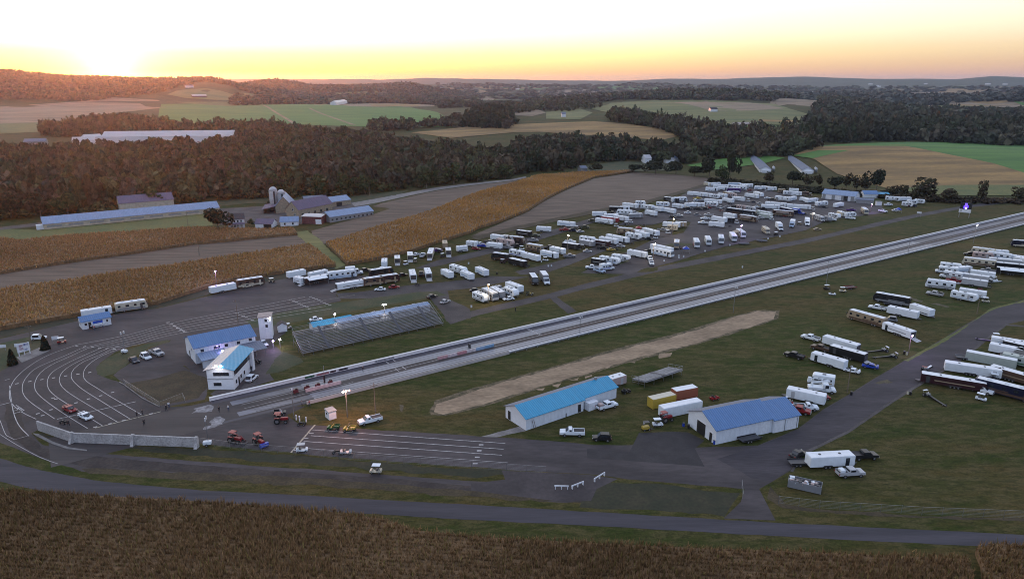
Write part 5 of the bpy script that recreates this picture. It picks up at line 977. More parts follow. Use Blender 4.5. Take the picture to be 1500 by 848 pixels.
insidem = mat('inside_shade', (.045, .042, .045), .8, var=.3, scale=1); plank = mat('ramp_tread', (.42, .42, .43), .6, var=.2, scale=2)  # dark tone stands in for shade inside open trailers and pickup beds
def wheel(root, x, y, r, w=.24):
    o = MB().tube((0, -w / 2, 0), (0, w / 2, 0), r, n=12).build('wheel', tyre, root); o.location = (x, y, r)
    MB().tube((0, -w / 2 - .012, 0), (0, w / 2 + .012, 0), r * .55, n=10).build('rim', rimm, o)
def body_box(root, name, x0, x1, W_, z0, z1, m, bev=.12): return MB().box(((x0 + x1) / 2, 0, (z0 + z1) / 2), (x1 - x0, W_, z1 - z0)).build(name, m, root, bevel=bev)
def both(root, name, x, z, w, h, W_, m, n=1, out=.012):
    for s in (-1, 1): MB().box((x, s * (W_ / 2 + out), z), (w, .03, h)).build(name, m, root, bevel=.0)
def mk_trailer(L=8, c='w', rc=None, ramp=0, door=1, H=2.75, W_=2.5, awn=0, stripe=0):
    r = empty('box_trailer'); h = L / 2; m = PAINT[c]
    body_box(r, 'body', -h, h, W_, .55, H, m, .05)
    MB().box((0, 0, H + .02), (L - .2, W_ - .16, .05)).build('roof', rooflt, r)
    for k in range(2 if L < 10 else 3):
        x = -.9 + (k - .5) * .86
        for s in (-1, 1): wheel(r, x, s * (W_ / 2 - .12), .36)
    for s in (-1, 1): MB().prism([(-2.0, .62), (-1.75, .86), (-.1 if L < 10 else .75, .86), (.15 if L < 10 else 1.0, .62)], s * (W_ / 2 + .02) - .03, s * (W_ / 2 + .02) + .03).build('fender', trimm, r)
    MB().add([(h, -.9, .55), (h, .9, .55), (h + 1.3, 0, .5), (h, -.9, .45), (h, .9, .45), (h + 1.3, 0, .4)], [(0, 1, 2), (5, 4, 3), (0, 2, 5, 3), (2, 1, 4, 5)]).tube((h + 1.1, 0, 0), (h + 1.1, 0, .5), .06, n=6).build('tongue', trimm, r)
    if door: both(r, 'side_door', h - 1.6, 1.5, .85, 1.75, W_, glass if door == 2 else trimm if c in 'kmv' else (PAINT['s'] if c != 's' else PAINT['g']))
    if stripe: both(r, 'stripe', -.3, 1.05 if stripe == 'k' else 1.5, L * (.9 if stripe == 'k' else .62), .26 if stripe != 'l' else .5, W_, PAINT[stripe] if isinstance(stripe, str) else trimm)
    for x in (-h * .5, h * .4): MB().box((x, 0, H + .1), (.45, .45, .14)).build('roof_vent', trimm if L > 9 else PAINT['g'], r)
    if ramp:
        MB().box((-h - .01, 0, 1.6), (.06, W_ - .3, H - 1.0)).build('interior_shade', insidem, r)  # flat dark panel painted as the shade behind the open ramp
        MB().prism([(-h - 2.2, .02), (-h, .50), (-h, .58), (-h - 2.2, .10)], -W_ / 2 + .15, W_ / 2 - .15).build('ramp_door', plank, r)
    else: MB().box((-h - .02, 0, 1.62), (.05, W_ - .25, H - .85)).build('rear_door', m, r)
    if awn:
        for s in (-1,) if awn == 1 else (-1, 1):
            MB().prism([(s * W_ / 2, H - .05), (s * (W_ / 2 + 2.2), H - .5), (s * (W_ / 2 + 2.2), H - .44), (s * W_ / 2, H + .02)], -h + 1, h - 1.2, axis='x').build('awning', PAINT['w'] if c == 'k' else PAINT['k'], r)
            for x in (-h + 1.1, h - 1.3): MB().tube((x, s * (W_ / 2 + 2.1), 0), (x, s * (W_ / 2 + 2.1), H - .5), .04, n=5).build('awning_post', chrome, r)
    return r
def mk_coach(L=11, c='w', c2='t', awn=0, roof=1):
    """big flat-fronted motorhome"""
    r = empty('motorhome'); h = L / 2; W_ = 2.5; H = 3.3; m = PAINT[c]
    MB().prism([(-h, .55), (h - .25, .45), (h, .9), (h - .08, 1.6), (h - .55, H - .25), (h - .9, H), (-h + .15, H), (-h, H - .2)], -W_ / 2, W_ / 2).build('body', m, r, bevel=.09)
    MB().prism([(h - .055, 1.65), (h - .50, H - .38), (h - .46, H - .36), (h - .01, 1.67)], -W_ / 2 + .15, W_ / 2 - .15).build('windshield', glass, r)
    both(r, 'lower_stripe', -.3, 1.0, L - 1.1, .55, W_, PAINT[c2]); both(r, 'swoosh', -h * .3, 1.55, L * .45, .28, W_, PAINT[c2])
    n_ = int(L / 2.2)
    for k in range(n_): both(r, 'window', -h + 1.2 + k * (L - 2.6) / max(n_ - 1, 1), 2.2, 1.05 if k % 2 else .8, .7, W_, glass)
    MB().box((h - 2.0, -W_ / 2 - .012, 1.5), (.75, .035, 2.0)).build('door', trimm if c in 'wct' else PAINT[c2], r)
    MB().box((-.1, 0, H + .02), (L - 1.2, W_ - .25, .05)).build('roof', rooflt, r)
    for x in (-h * .55, .2, h * .5): MB().box((x, 0, H + .17), (.95, .75, .28)).build('air_conditioner', PAINT['w'] if x else PAINT['g'], r, bevel=.05)
    for x in (h - 1.9, -h + 2.6) + ((-h + 3.6,) if L > 11.5 else ()):
        for s in (-1, 1): wheel(r, x, s * (W_ / 2 - .15), .47, .3)
    for s in (-1, 1):
        MB().box((h - .02, s * .95, 1.0), (.06, .35, .22)).build('headlight', headl, r); MB().box((-h - .02, s * 1.0, 1.3), (.05, .2, .4)).build('tail_light', tail, r); MB().box((h - .1, s * (W_ / 2 + .25), 2.1), (.2, .22, .4)).build('mirror', trimm, r)
    if awn:
        MB().prism([(-W_ / 2, H - .35), (-W_ / 2 - 2.4, H - .95), (-W_ / 2 - 2.4, H - .89), (-W_ / 2, H - .29)], -h + 2.2, h - 2.6, axis='x').build('awning', PAINT['n' if c2 in 'tn' else 'g'], r)
        for x in (-h + 2.3, h - 2.7): MB().tube((x, -W_ / 2 - 2.3, 0), (x, -W_ / 2 - 2.3, H - .95), .04, n=5).build('awning_post', chrome, r)
    return r
def mk_camper(L=8, c='w', c2='g', fifth=0):
    """towed camper with windows"""
    r = empty('camper_trailer'); h = L / 2; W_ = 2.45; H = 3.05; m = PAINT[c]
    prof = [(-h, .75), (h - .7, .6), (h, 1.3), (h - .1, 2.2), (h - .6, H), (-h + .1, H), (-h, H - .15)] if not fifth else [(-h, .75), (h - 2.4, .65), (h - 2.2, 1.5), (h - .3, 1.65), (h, 2.0), (h - .35, H + .2), (-h + .1, H), (-h, H - .15)]
    MB().prism(prof, -W_ / 2, W_ / 2).build('body', m, r, bevel=.08)
    both(r, 'stripe', -.4, 1.15, L - 1.9, .3, W_, PAINT[c2]); both(r, 'swoosh', h - 2.2, 1.6, 1.8, .25, W_, PAINT[c2])
    for k in range(3): both(r, 'window', -h + 1.3 + k * (L - 3.0) / 2, 2.1, .95, .62, W_, glass)
    MB().box((h - 2.7, -W_ / 2 - .012, 1.75), (.7, .035, 1.85)).build('door', PAINT['s'], r)
    MB().box((0, 0, H + .14), (.9, .7, .26)).build('air_conditioner', PAINT['g'], r, bevel=.05); MB().box((-h * .5, 0, H + .06), (.4, .4, .12)).build('roof_vent', trimm, r)
    for k in range(2):
        for s in (-1, 1): wheel(r, -.7 - k * .85, s * (W_ / 2 - .12), .36)
    MB().tube((h - .5, 0, .62), (h + .9, 0, .5), .08, n=6).tube((h + .6, 0, 0), (h + .6, 0, .5), .05, n=6).build('tongue', trimm, r)
    for s in (-1, 1): MB().box((-h - .02, s * .95, 1.3), (.05, .18, .35)).build('tail_light', tail, r)
    return r
def cab(root, x, W_, m, nose=1.3, top=2.35, base=.55):
    """van or light truck cab with its nose from x forward"""
    MB().prism([(x - 1.7, base), (x + nose, base), (x + nose, 1.15), (x + nose - .25, 1.32), (x + .25, 1.42), (x - .35, top), (x - 1.7, top)], -W_ / 2, W_ / 2).build('cab', m, root, bevel=.07)
    MB().prism([(x + .27, 1.46), (x - .29, top - .1), (x - .25, top - .07), (x + .31, 1.47)], -W_ / 2 + .12, W_ / 2 - .12).build('windshield', glass, root)
    both(root, 'side_window', x - .75, (1.45 + top) / 2 - .05, .85, top - 1.65, W_, glass)
    for s in (-1, 1): MB().box((x + nose + .01, s * (W_ / 2 - .28), .95), (.05, .32, .22)).build('headlight', headl, root)
    MB().box((x + nose + .01, 0, .88), (.05, W_ * .45, .4)).build('grille', trimm, root)
def mk_classc(L=7.5, c='w', c2='g'):
    r = empty('camper_van'); h = L / 2; W_ = 2.35; m = PAINT[c]; x = h - 1.3
    cab(r, x, 2.0, m)
    MB().prism([(-h, .6), (x - 1.2, .6), (x - 1.2, 2.1), (x + .1, 2.25), (x + .25, 2.6), (x - .2, 3.05), (-h, 3.05)], -W_ / 2, W_ / 2).build('body', m, r, bevel=.09)
    both(r, 'stripe', -.9, 1.2, L - 3, .3, W_, PAINT[c2])
    for k in range(3): both(r, 'window', -h + 1.1 + k * (L - 4) / 2, 2.0, .85, .6, W_, glass)
    MB().box((-.6, 0, 3.18), (.9, .7, .26)).build('air_conditioner', PAINT['g'], r, bevel=.05)
    for xx in (x + .45, -h + 1.9):
        for s in (-1, 1): wheel(r, xx, s * 1.0, .4)
    for s in (-1, 1): MB().box((-h - .02, s * .95, 1.1), (.05, .18, .35)).build('tail_light', tail, r)
    return r
def mk_boxtruck(L=8, c='w', c2='w'):
    r = empty('box_truck'); h = L / 2; W_ = 2.5; x = h - 1.5
    cab(r, x, 2.2, PAINT[c2], 1.5, 2.5, .6)
    body_box(r, 'cargo_box', -h, x - 1.55, W_, .95, 3.5, PAINT[c], .07); MB().box(((-h + x - 1.55) / 2, 0, 3.53), (x - 1.75 + h, W_ - .2, .05)).build('roof', rooflt, r)
    MB().box((-.4, 0, .75), (L - 1.6, .9, .3)).build('chassis', trimm, r)
    for xx in (x + .5, -h + 1.6, -h + 2.6):
        for s in (-1, 1): wheel(r, xx, s * 1.02, .48, .3)
    return r
def mk_pickup(L=5.8, c='w', crew=1, load=None):
    r = empty('pickup_truck'); h = L / 2; W_ = 1.95; m = PAINT[c]; x = h - 1.5
    b = MB().prism([(-h, .55), (h - .1, .5), (h, .75), (h - .05, 1.08), (x + .1, 1.2), (x - 2.0 if crew else x - 1.4, 1.2), (-h, 1.15)], -W_ / 2, W_ / 2); b.build('body', m, r, bevel=.07)
    e = x - (2.0 if crew else 1.4)
    MB().prism([(x + .15, 1.16), (x - .50, 1.82), (e + .15, 1.82), (e, 1.16)], -W_ / 2 + .10, W_ / 2 - .10).build('cabin', m, r, bevel=.06)
    MB().prism([(x + .17, 1.24), (x - .42, 1.77), (x - .38, 1.79), (x + .21, 1.26)], -W_ / 2 + .2, W_ / 2 - .2).build('windshield', glass, r)
    both(r, 'side_window', (x + e) / 2 - .18, 1.5, (x - e) - .95, .40, W_ - .20, glass)
    MB().box((e + .04, 0, 1.52), (.05, W_ - .5, .36)).build('rear_window', glass, r)
    MB().box(((-h + e) / 2, 0, 1.165), (e + h - .2, W_ - .28, .06)).build('bed', insidem, r)
    for s in (-1, 1): MB().box(((-h + e) / 2, s * (W_ / 2 - .07), 1.24), (e + h - .06, .12, .16)).build('bed_rail', m, r)
    if load: MB().box((-h + .9, 0, 1.45), (1.0, 1.3, .55)).build('load', PAINT[load], r, bevel=.08)
    for xx in (x + .45, -h + 1.2):
        for s in (-1, 1): wheel(r, xx, s * (W_ / 2 - .1), .40, .26)
    for s in (-1, 1):
        MB().box((h - .01, s * .72, .88), (.06, .34, .2)).build('headlight', headl, r); MB().box((-h - .01, s * .86, .95), (.05, .16, .36)).build('tail_light', tail, r)
    MB().box((h, 0, .82), (.05, .95, .34)).build('grille', trimm, r); MB().box((h + .02, 0, .55), (.1, W_ - .1, .16)).build('bumper', chrome, r)
    return r
def mk_car(L=4.6, c='w', form='sedan'):
    r = empty({'suv': 'parked_suv', 'sport': 'race_car', 'van': 'minivan'}.get(form, 'parked_car')); h = L / 2; W_ = 1.8; m = PAINT[c]; top = {'suv': 1.72, 'van': 1.75, 'sport': 1.25}.get(form, 1.42)
    bl = .85 if form in ('suv', 'van') else .74
    MB().prism([(-h, .35), (h - .08, .3), (h, .55), (h - .1, bl - .08), (h - 1.2, bl + .06), (-h + .1, bl + .06), (-h - .0, bl - .1)], -W_ / 2, W_ / 2).build('body', m, r, bevel=.08)
    fx = h - 1.15; rx = {'suv': -h + .15, 'van': -h + .1}.get(form, -h + .75)
    gh = [(fx, bl + .04), (fx - .75, top), (rx + .45, top), (rx, bl + .04)]
    MB().prism(gh, -W_ / 2 + .12, W_ / 2 - .12).build('cabin', m, r, bevel=.06)
    MB().prism([(fx + .0, bl + .12), (fx - .68, top - .04), (fx - .64, top - .02), (fx + .05, bl + .13)], -W_ / 2 + .2, W_ / 2 - .2).build('windshield', glass if form != 'sport' else glass, r)
    MB().prism([(rx - .02, bl + .12), (rx + .40, top - .06), (rx + .36, top - .05), (rx - .06, bl + .12)], -W_ / 2 + .22, W_ / 2 - .22).build('rear_window', glass, r)
    both(r, 'side_window', (fx + rx) / 2 - .05, (bl + top) / 2 + .02, fx - rx - 1.25, top - bl - .2, W_ - .24, glass)
    for xx in (h - .85, -h + .85):
        for s in (-1, 1): wheel(r, xx, s * (W_ / 2 - .08), .33 if form != 'suv' else .37, .22)
    for s in (-1, 1):
        MB().box((h - .03, s * .62, .62), (.07, .34, .13)).build('headlight', headl, r); MB().box((-h - .01, s * .66, .66), (.05, .3, .14)).build('tail_light', tail, r)
    if form == 'sport': MB().box((h - 1.0, 0, bl + .16), (.7, .5, .2)).build('hood_scoop', trimm, r, bevel=.04); MB().box((-h + .25, 0, bl + .32), (.35, W_ - .2, .05)).build('wing', m, r)
    return r
def mk_cart(L=2.5, c='c', roofc='w', top=1):
    r = empty('golf_cart'); h = L / 2
    MB().prism([(-h, .35), (h, .35), (h, .7), (h - .45, .85), (h - .6, .45), (-.1, .45), (-.1, .75), (-h, .85)], -.58, .58).build('body', PAINT[c], r, bevel=.04)
    MB().box((-.3, 0, .86), (.5, 1.1, .14)).box((-.55, 0, 1.1), (.12, 1.1, .4)).build('seat', trimm, r, bevel=.03)
    if top:
        MB().box((-.15, 0, 1.85), (1.7, 1.2, .07)).build('roof', PAINT[roofc], r, bevel=.02)
        for x, y in ((.6, .5), (.6, -.5), (-.9, .5), (-.9, -.5)): MB().tube((x, y, .8), (x * .95, y, 1.84), .025, n=5).build('roof_post', trimm, r)
    for x in (h - .45, -h + .45):
        for s in (-1, 1): wheel(r, x, s * .5, .24, .2)
    MB().tube((.35, -.25, .75), (.2, -.25, 1.1), .02, n=5).tube((.2, -.4, 1.1), (.2, -.1, 1.1), .02, n=5).build('steering_wheel', trimm, r); return r
def mk_utility(L=2.8, c='e', c2='y'):
    r = empty('utility_vehicle'); h = L / 2
    MB().prism([(0, .45), (h, .45), (h, .8), (h - .5, .95), (h - .65, .55), (0, .55)], -.68, .68).build('body', PAINT[c], r, bevel=.05)
    MB().box((-h * .55, 0, .82), (1.2, 1.4, .12)).box((-h * .55 - .6, 0, 1.0), (.06, 1.4, .32)).box((-h * .55, .69, 1.0), (1.2, .06, .32)).box((-h * .55, -.69, 1.0), (1.2, .06, .32)).box((0.02, 0, 1.0), (.06, 1.4, .32)).build('cargo_bed', PAINT[c], r)
    for s in (-.33, .33): MB().box((.28, s, .82), (.5, .5, .16)).box((.06, s, 1.1), (.14, .5, .45)).build('seat', PAINT[c2], r, bevel=.03)
    for x in (h - .45, -h + .5):
        for s in (-1, 1): wheel(r, x, s * .62, .32, .28)
    MB().tube((.1, .62, .9), (.1, .62, 1.8), .03, n=5).tube((.1, -.62, .9), (.1, -.62, 1.8), .03, n=5).tube((.1, -.62, 1.8), (.1, .62, 1.8), .03, n=5).build('roll_bar', trimm, r); return r
def mk_tractor(L=3.4, c='r', loader=1, drum=0):
    r = empty('tractor'); h = L / 2
    MB().box((.75, 0, 1.05), (1.7, .75, .6)).build('hood', PAINT[c], r, bevel=.08); MB().box((.2, 0, .7), (2.6, .55, .35)).build('chassis', trimm, r)
    MB().box((-.75, 0, 1.2), (.6, .6, .15)).box((-1.0, 0, 1.5), (.14, .6, .5)).build('seat', trimm, r); MB().box((-.65, 0, 2.45), (1.5, 1.4, .12)).build('canopy', PAINT[c], r, bevel=.05)
    for s in (-1, 1):
        wheel(r, -.75, s * .78, .72, .42); wheel(r, 1.15, s * .68, .45, .3); MB().box((-.75, s * .78, 1.52), (1.2, .45, .1)).build('fender', PAINT[c], r, bevel=.04)
        for x in (-1.25, -.05): MB().tube((x, s * .55, 1.3), (x, s * .6, 2.42), .04, n=5).build('canopy_post', trimm, r)
    if loader:
        for s in (-1, 1): MB().tube((-.1, s * .5, 1.4), (1.2, s * .5, 1.5), .07, n=5).tube((1.2, s * .5, 1.5), (2.2, s * .5, .5), .07, n=5).build('loader_arm', PAINT[c], r)
        MB().prism([(2.1, .15), (2.7, .12), (2.65, .2), (2.2, .25), (2.15, .75), (2.05, .75)], -.85, .85).build('bucket', trimm, r)
    if drum: MB().tube((1.9, -.9, .45), (1.9, .9, .45), .42, n=12).build('sweeper_drum', PAINT['b'], r); MB().box((1.9, 0, .9), (.7, 1.9, .1)).build('sweeper_cover', PAINT['b'], r)
    return r
def mk_dragster(L=7.5, c='k', c2='w'):
    r = empty('dragster'); h = L / 2
    MB().prism([(-h + 1.2, .25), (h, .2), (h, .28), (h - 2, .42), (-h + 2.6, .62), (-h + 1.6, .85), (-h + 1.2, .8)], -.28, .28).build('body', PAINT[c], r, bevel=.04)
    MB().tube((-h + 1.6, -.25, .8), (-h + 1.7, -.22, 1.2), .03, n=5).tube((-h + 1.6, .25, .8), (-h + 1.7, .22, 1.2), .03, n=5).tube((-h + 1.7, -.22, 1.2), (-h + 1.7, .22, 1.2), .03, n=5).build('roll_cage', PAINT[c2], r)
    MB().box((-h + 1.0, 0, .75), (.7, .6, .5)).tube((-h + 1.0, 0, 1.0), (-h + 1.1, 0, 1.3), .16, n=8).build('engine', chrome, r)
    for s in (-1, 1):
        wheel(r, -h + .55, s * .62, .45, .48); wheel(r, h - .6, s * .45, .24, .1)
        MB().box((-h + .1, s * .5, 1.15), (.05, .05, .7)).build('wing_strut', chrome, r)
    MB().box((-h + .1, 0, 1.5), (.5, 1.3, .05)).build('rear_wing', PAINT[c2], r); return r
def mk_bike(L=2.1, c='k'):
    r = empty('quad_bike'); MB().box((0, 0, .55), (1.5, .45, .3)).build('body', PAINT[c], r, bevel=.08); MB().box((-.2, 0, .75), (.7, .35, .14)).build('seat', trimm, r, bevel=.04); MB().tube((.45, -.4, 1.0), (.45, .4, 1.0), .03, n=5).tube((.45, 0, .6), (.45, 0, 1.0), .04, n=5).build('handlebar', trimm, r)
    for x in (-.65, .65):
        for s in (-1, 1): wheel(r, x, s * .42, .28, .2)
    return r
def mk_tent(L=3.6, c='b', c2=None):
    r = empty('canopy_tent'); h = L / 2
    MB().add([(-h, -h, 2.3), (h, -h, 2.3), (h, h, 2.3), (-h, h, 2.3), (0, 0, 3.3), (-h, -h, 2.05), (h, -h, 2.05), (h, h, 2.05), (-h, h, 2.05)], [(0, 1, 4), (1, 2, 4), (2, 3, 4), (3, 0, 4), (0, 5, 6, 1), (1, 6, 7, 2), (2, 7, 8, 3), (3, 8, 5, 0)]).build('canopy', PAINT[c], r)
    for x in (-1, 1):
        for y in (-1, 1): MB().tube((x * (h - .05), y * (h - .05), 0), (x * (h - .05), y * (h - .05), 2.3), .035, n=5).build('leg', chrome, r)
    return r
def mk_flatbed(L=5.5, c='k'):
    r = empty('flatbed_trailer'); h = L / 2; MB().box((0, 0, .6), (L, 2.2, .14)).build('deck', trimm, r)
    for s in (-1, 1): MB().box((0, s * 1.08, .78), (L, .05, .22)).build('side_rail', PAINT[c], r)
    for k in (0, 1):
        for s in (-1, 1): wheel(r, -.3 - k * .8, s * 1.0, .33)
    MB().tube((h, 0, .55), (h + 1.2, 0, .45), .06, n=5).build('tongue', trimm, r); return r
def mk_container(L=9, c='w'):
    r = empty('storage_container'); h = L / 2; body_box(r, 'body', -h, h, 2.4, .12, 2.6, PAINT[c], .05); MB().box((0, 0, 2.63), (L - .15, 2.25, .05)).build('roof', {'y': PAINT['c'], 'f': rooflt}.get(c, rooflt), r)
    for y in (-.6, .6): MB().box((h + .015, y, 1.35), (.04, 1.1, 2.2)).build('door', PAINT[c], r)
    for s in (-1, 1):
        rb = MB()
        for k in range(int(L / .5)): rb.box((-h + .3 + k * .5, s * 1.215, 1.35), (.16, .03, 2.2))
        rb.build('corrugation', PAINT[c], r)
    return r
def mk_dumpster(L=6.2, c='g'):
    r = empty('dumpster'); h = L / 2
    MB().box((0, -1.1, .85), (L, .08, 1.5)).box((0, 1.1, .85), (L, .08, 1.5)).box((-h, 0, .85), (.08, 2.2, 1.5)).box((h, 0, .85), (.08, 2.2, 1.5)).box((0, 0, .15), (L, 2.2, .1)).build('body', PAINT[c], r)
    for k in range(9): MB().box((-h + .4 + k * (L - .8) / 8, -1.17, .85), (.12, .08, 1.4)).build('rib', PAINT[c], r)
    rf = random.Random(4); j = MB()
    for k in range(46): j.box((rf.uniform(-h + .4, h - .4), rf.uniform(-.8, .8), rf.uniform(1.15, 1.65)), (rf.uniform(.3, .9), rf.uniform(.3, .7), rf.uniform(.15, .4)), rf.uniform(0, 3), rf.choice([0, 0, 1, 2]))
    j.build('rubbish', [trimm, PAINT['w'], PAINT['d']], r); return r
def mk_forklift(L=2.6, c='y'):
    r = empty('forklift'); MB().box((-.3, 0, .7), (1.7, 1.1, .7)).build('body', PAINT['y'], r, bevel=.08)
    for s in (-1, 1):
        MB().tube((.75, s * .35, .1), (.75, s * .35, 2.3), .06, n=5).build('mast', trimm, r); MB().box((1.3, s * .3, .12), (1.0, .12, .06)).build('fork', trimm, r); wheel(r, .4, s * .5, .32); wheel(r, -.8, s * .5, .26)
        for x in (.35, -.75): MB().tube((x, s * .48, 1.0), (x, s * .48, 2.05), .03, n=5).build('guard_post', trimm, r)
    MB().box((-.2, 0, 2.08), (1.3, 1.1, .06)).build('guard_roof', trimm, r); return r
def mk_lighttower(L=2.2, c='w'):
    r = empty('light_tower'); MB().box((0, 0, .75), (1.7, 1.0, .7)).build('generator_box', PAINT[c], r, bevel=.06)
    for s in (-1, 1): wheel(r, -.1, s * .6, .3, .2)
    MB().tube((.9, 0, .5), (1.8, 0, .45), .04, n=5).build('tongue', trimm, r); MB().tube((.2, 0, 1.0), (.2, 0, 6.4), .07, .05, n=6).build('mast', steel, r); MB().box((.2, 0, 6.4), (.08, 1.3, .08)).build('crossbar', steel, r)
    for y in (-.55, .55):
        for z in (6.2, 6.65): MB().box((.28, y, z), (.2, .42, .32)).build('floodlight', unlit, r)
    return r
def mk_barrel(L=.6, c='w'):
    r = empty('barrel'); MB().lathe([(.28, 0), (.30, .3), (.28, .6), (.30, .88)], 10).build('drum', PAINT[c], r, smooth=False); MB().lathe([(.31, .86), (.31, .92)], 10).build('rim', trimm, r); return r
def mk_buckettruck(L=7, c='w'):
    r = empty('bucket_truck'); h = L / 2; cab(r, h - 1.5, 2.2, PAINT[c], 1.5, 2.5, .6); MB().box((-1.0, 0, 1.15), (4.2, 2.2, .75)).build('utility_body', PAINT[c], r, bevel=.05); MB().box((-.4, 0, .7), (L - 1.4, .9, .3)).build('chassis', trimm, r)
    MB().tube((-2.2, 0, 1.5), (-2.2, 0, 2.4), .28, n=8).tube((-2.2, 0, 2.5), (2.0, .2, 3.1), .17, n=6).tube((2.0, .2, 3.25), (-2.6, .4, 3.5), .13, n=6).build('boom', PAINT[c], r); MB().box((-2.9, .4, 3.2), (.7, .7, 1.0)).build('bucket', PAINT[c], r, bevel=.06)
    for xx in (h - 1.0, -h + 1.5):
        for s in (-1, 1): wheel(r, xx, s * 1.0, .46, .3)
    return r
MK = dict(trailer=mk_trailer, coach=mk_coach, camper=mk_camper, classc=mk_classc, boxtruck=mk_boxtruck, pickup=mk_pickup, car=mk_car, cart=mk_cart, utility=mk_utility, tractor=mk_tractor, dragster=mk_dragster, bike=mk_bike, tent=mk_tent, flatbed=mk_flatbed, container=mk_container, dumpster=mk_dumpster, forklift=mk_forklift, lighttower=mk_lighttower, barrel=mk_barrel, buckettruck=mk_buckettruck)
LIM = dict(trailer=(4.5, 15.5), coach=(8.5, 13), camper=(6, 11), classc=(6, 8.5), boxtruck=(7, 10), pickup=(5.6, 6.2), car=(4.2, 5), cart=(2.4, 2.6), utility=(2.8, 2.9), tractor=(3.4, 3.5), dragster=(6.5, 8), bike=(2, 2.2), tent=(3, 4), flatbed=(4.5, 7), container=(5, 12), dumpster=(6, 7), forklift=(2.6, 2.7), lighttower=(2.2, 2.3), barrel=(.6, .7), buckettruck=(7, 7.6))
WID = dict(trailer=2.5, coach=2.5, camper=2.45, classc=2.35, boxtruck=2.5, pickup=1.95, car=1.8, cart=1.2, utility=1.4, tractor=1.7, dragster=1.4, bike=.9, tent=3.2, flatbed=2.2, container=2.4, dumpster=2.2, forklift=1.1, lighttower=1.2, barrel=.6, buckettruck=2.2)
CAT = dict(trailer='trailer', coach='motorhome', camper='camper', classc='camper van', boxtruck='truck', pickup='pickup truck', car='car', cart='golf cart', utility='utility vehicle', tractor='tractor', dragster='dragster', bike='quad bike', tent='tent', flatbed='trailer', container='container', dumpster='dumpster', forklift='forklift', lighttower='light tower', barrel='barrel', buckettruck='truck')
NOUN = dict(trailer='box trailer', coach='motorhome', camper='camper trailer', classc='camper van', boxtruck='box truck', pickup='pickup', car='car', cart='golf cart', utility='utility vehicle', tractor='tractor', dragster='dragster', bike='quad bike', tent='canopy tent', flatbed='flatbed trailer', container='storage container', dumpster='dumpster', forklift='forklift', lighttower='light tower', barrel='barrel', buckettruck='bucket truck')
PROTO, VEH = {}, []
def V(kind, x1, y1, x2, y2, c='w', flip=0, mode='n', lab=None, L=None, **k):
    A_, B_ = G(REG[0] + x1 / REG[2], REG[1] + y1 / REG[2]), G(REG[0] + x2 / REG[2], REG[1] + y2 / REG[2])
    d_ = B_ - A_; d_.z = 0; mid = (A_ + B_) / 2; ln = d_.length
    lo, hi = LIM[kind]; L = L or min(max(ln, lo), hi)
    L = round(L * 2) / 2 if kind in ('trailer', 'coach', 'camper', 'classc', 'boxtruck', 'container', 'flatbed') else lo if kind not in ('dragster',) else round(L)
    n = Vector((-d_.y, d_.x, 0)); n = n.normalized() if n.length > 1e-6 else Vector((0, 1, 0))
    if n.dot(mid) < 0: n = -n
    if mode == 'n': mid = mid + n * WID[kind] / 2
    an = math.atan2(d_.y, d_.x) + (math.pi if flip else 0)
    if kind == 'trailer' and 'stripe' not in k:
        pick = int(abs(mid.x * 7.3 + mid.y * 3.1)) % 6
        if c == 'w' and pick in (1, 2, 4): k['stripe'] = {1: 'g', 2: 'k', 4: 'l'}[pick]
        elif c in 'kmvn' and pick in (0, 3): k['stripe'] = 's'
    key = (kind, L, c, tuple(sorted((a, str(b)) for a, b in k.items())))
    if key not in PROTO:
        PROTO[key] = o = MK[kind](L=L, c=c, **k) if kind not in ('barrel',) else MK[kind](c=c)
    else: o = copy_tree(PROTO[key])
    o.location = (mid.x, mid.y, hz(mid.x, mid.y)); o.rotation_euler = (0, 0, an)
    desc = CN[c]
    if kind == 'trailer' and k.get('ramp'): desc += ' open ramp'
    if kind == 'trailer' and k.get('awn'): desc += ' awning'
    noun = NOUN[kind]
    if kind == 'car': noun = {'suv': 'SUV', 'sport': 'race car', 'van': 'minivan'}.get(k.get('form'), 'car')
    if kind == 'trailer' and L >= 11: desc = 'long ' + desc
    if kind == 'trailer' and L <= 5.5: desc = 'short ' + desc
    VEH.append((o, desc + ' ' + noun, ROW, mid.x * TDIR.x + mid.y * TDIR.y, lab, kind)); o['category'] = CAT[kind]; return o
ORD = 'first second third fourth fifth sixth seventh eighth ninth tenth eleventh twelfth thirteenth fourteenth fifteenth sixteenth seventeenth eighteenth nineteenth twentieth'.split()
def finish_labels():
    by = {}
    for q in VEH:
        q[0]['group'] = {'trailer': 'trailers parked in the pits', 'coach': 'motorhomes parked in the pits', 'camper': 'campers parked in the pits', 'pickup': 'pickups parked around the pits', 'car': 'cars parked around the pits'}.get(q[5], CAT[q[5]] + 's around the track')
        if q[4]: q[0]['label'] = q[4]
        else: by.setdefault((q[1], q[2]), []).append(q)
    for (n_, row), L_ in by.items():
        L_.sort(key=lambda q: q[3])
        for i, q in enumerate(L_):
            art = '' if len(L_) == 1 else ', ' + ORD[i] + ' from the start'
            q[0]['label'] = (n_ + ' ' + row + art)
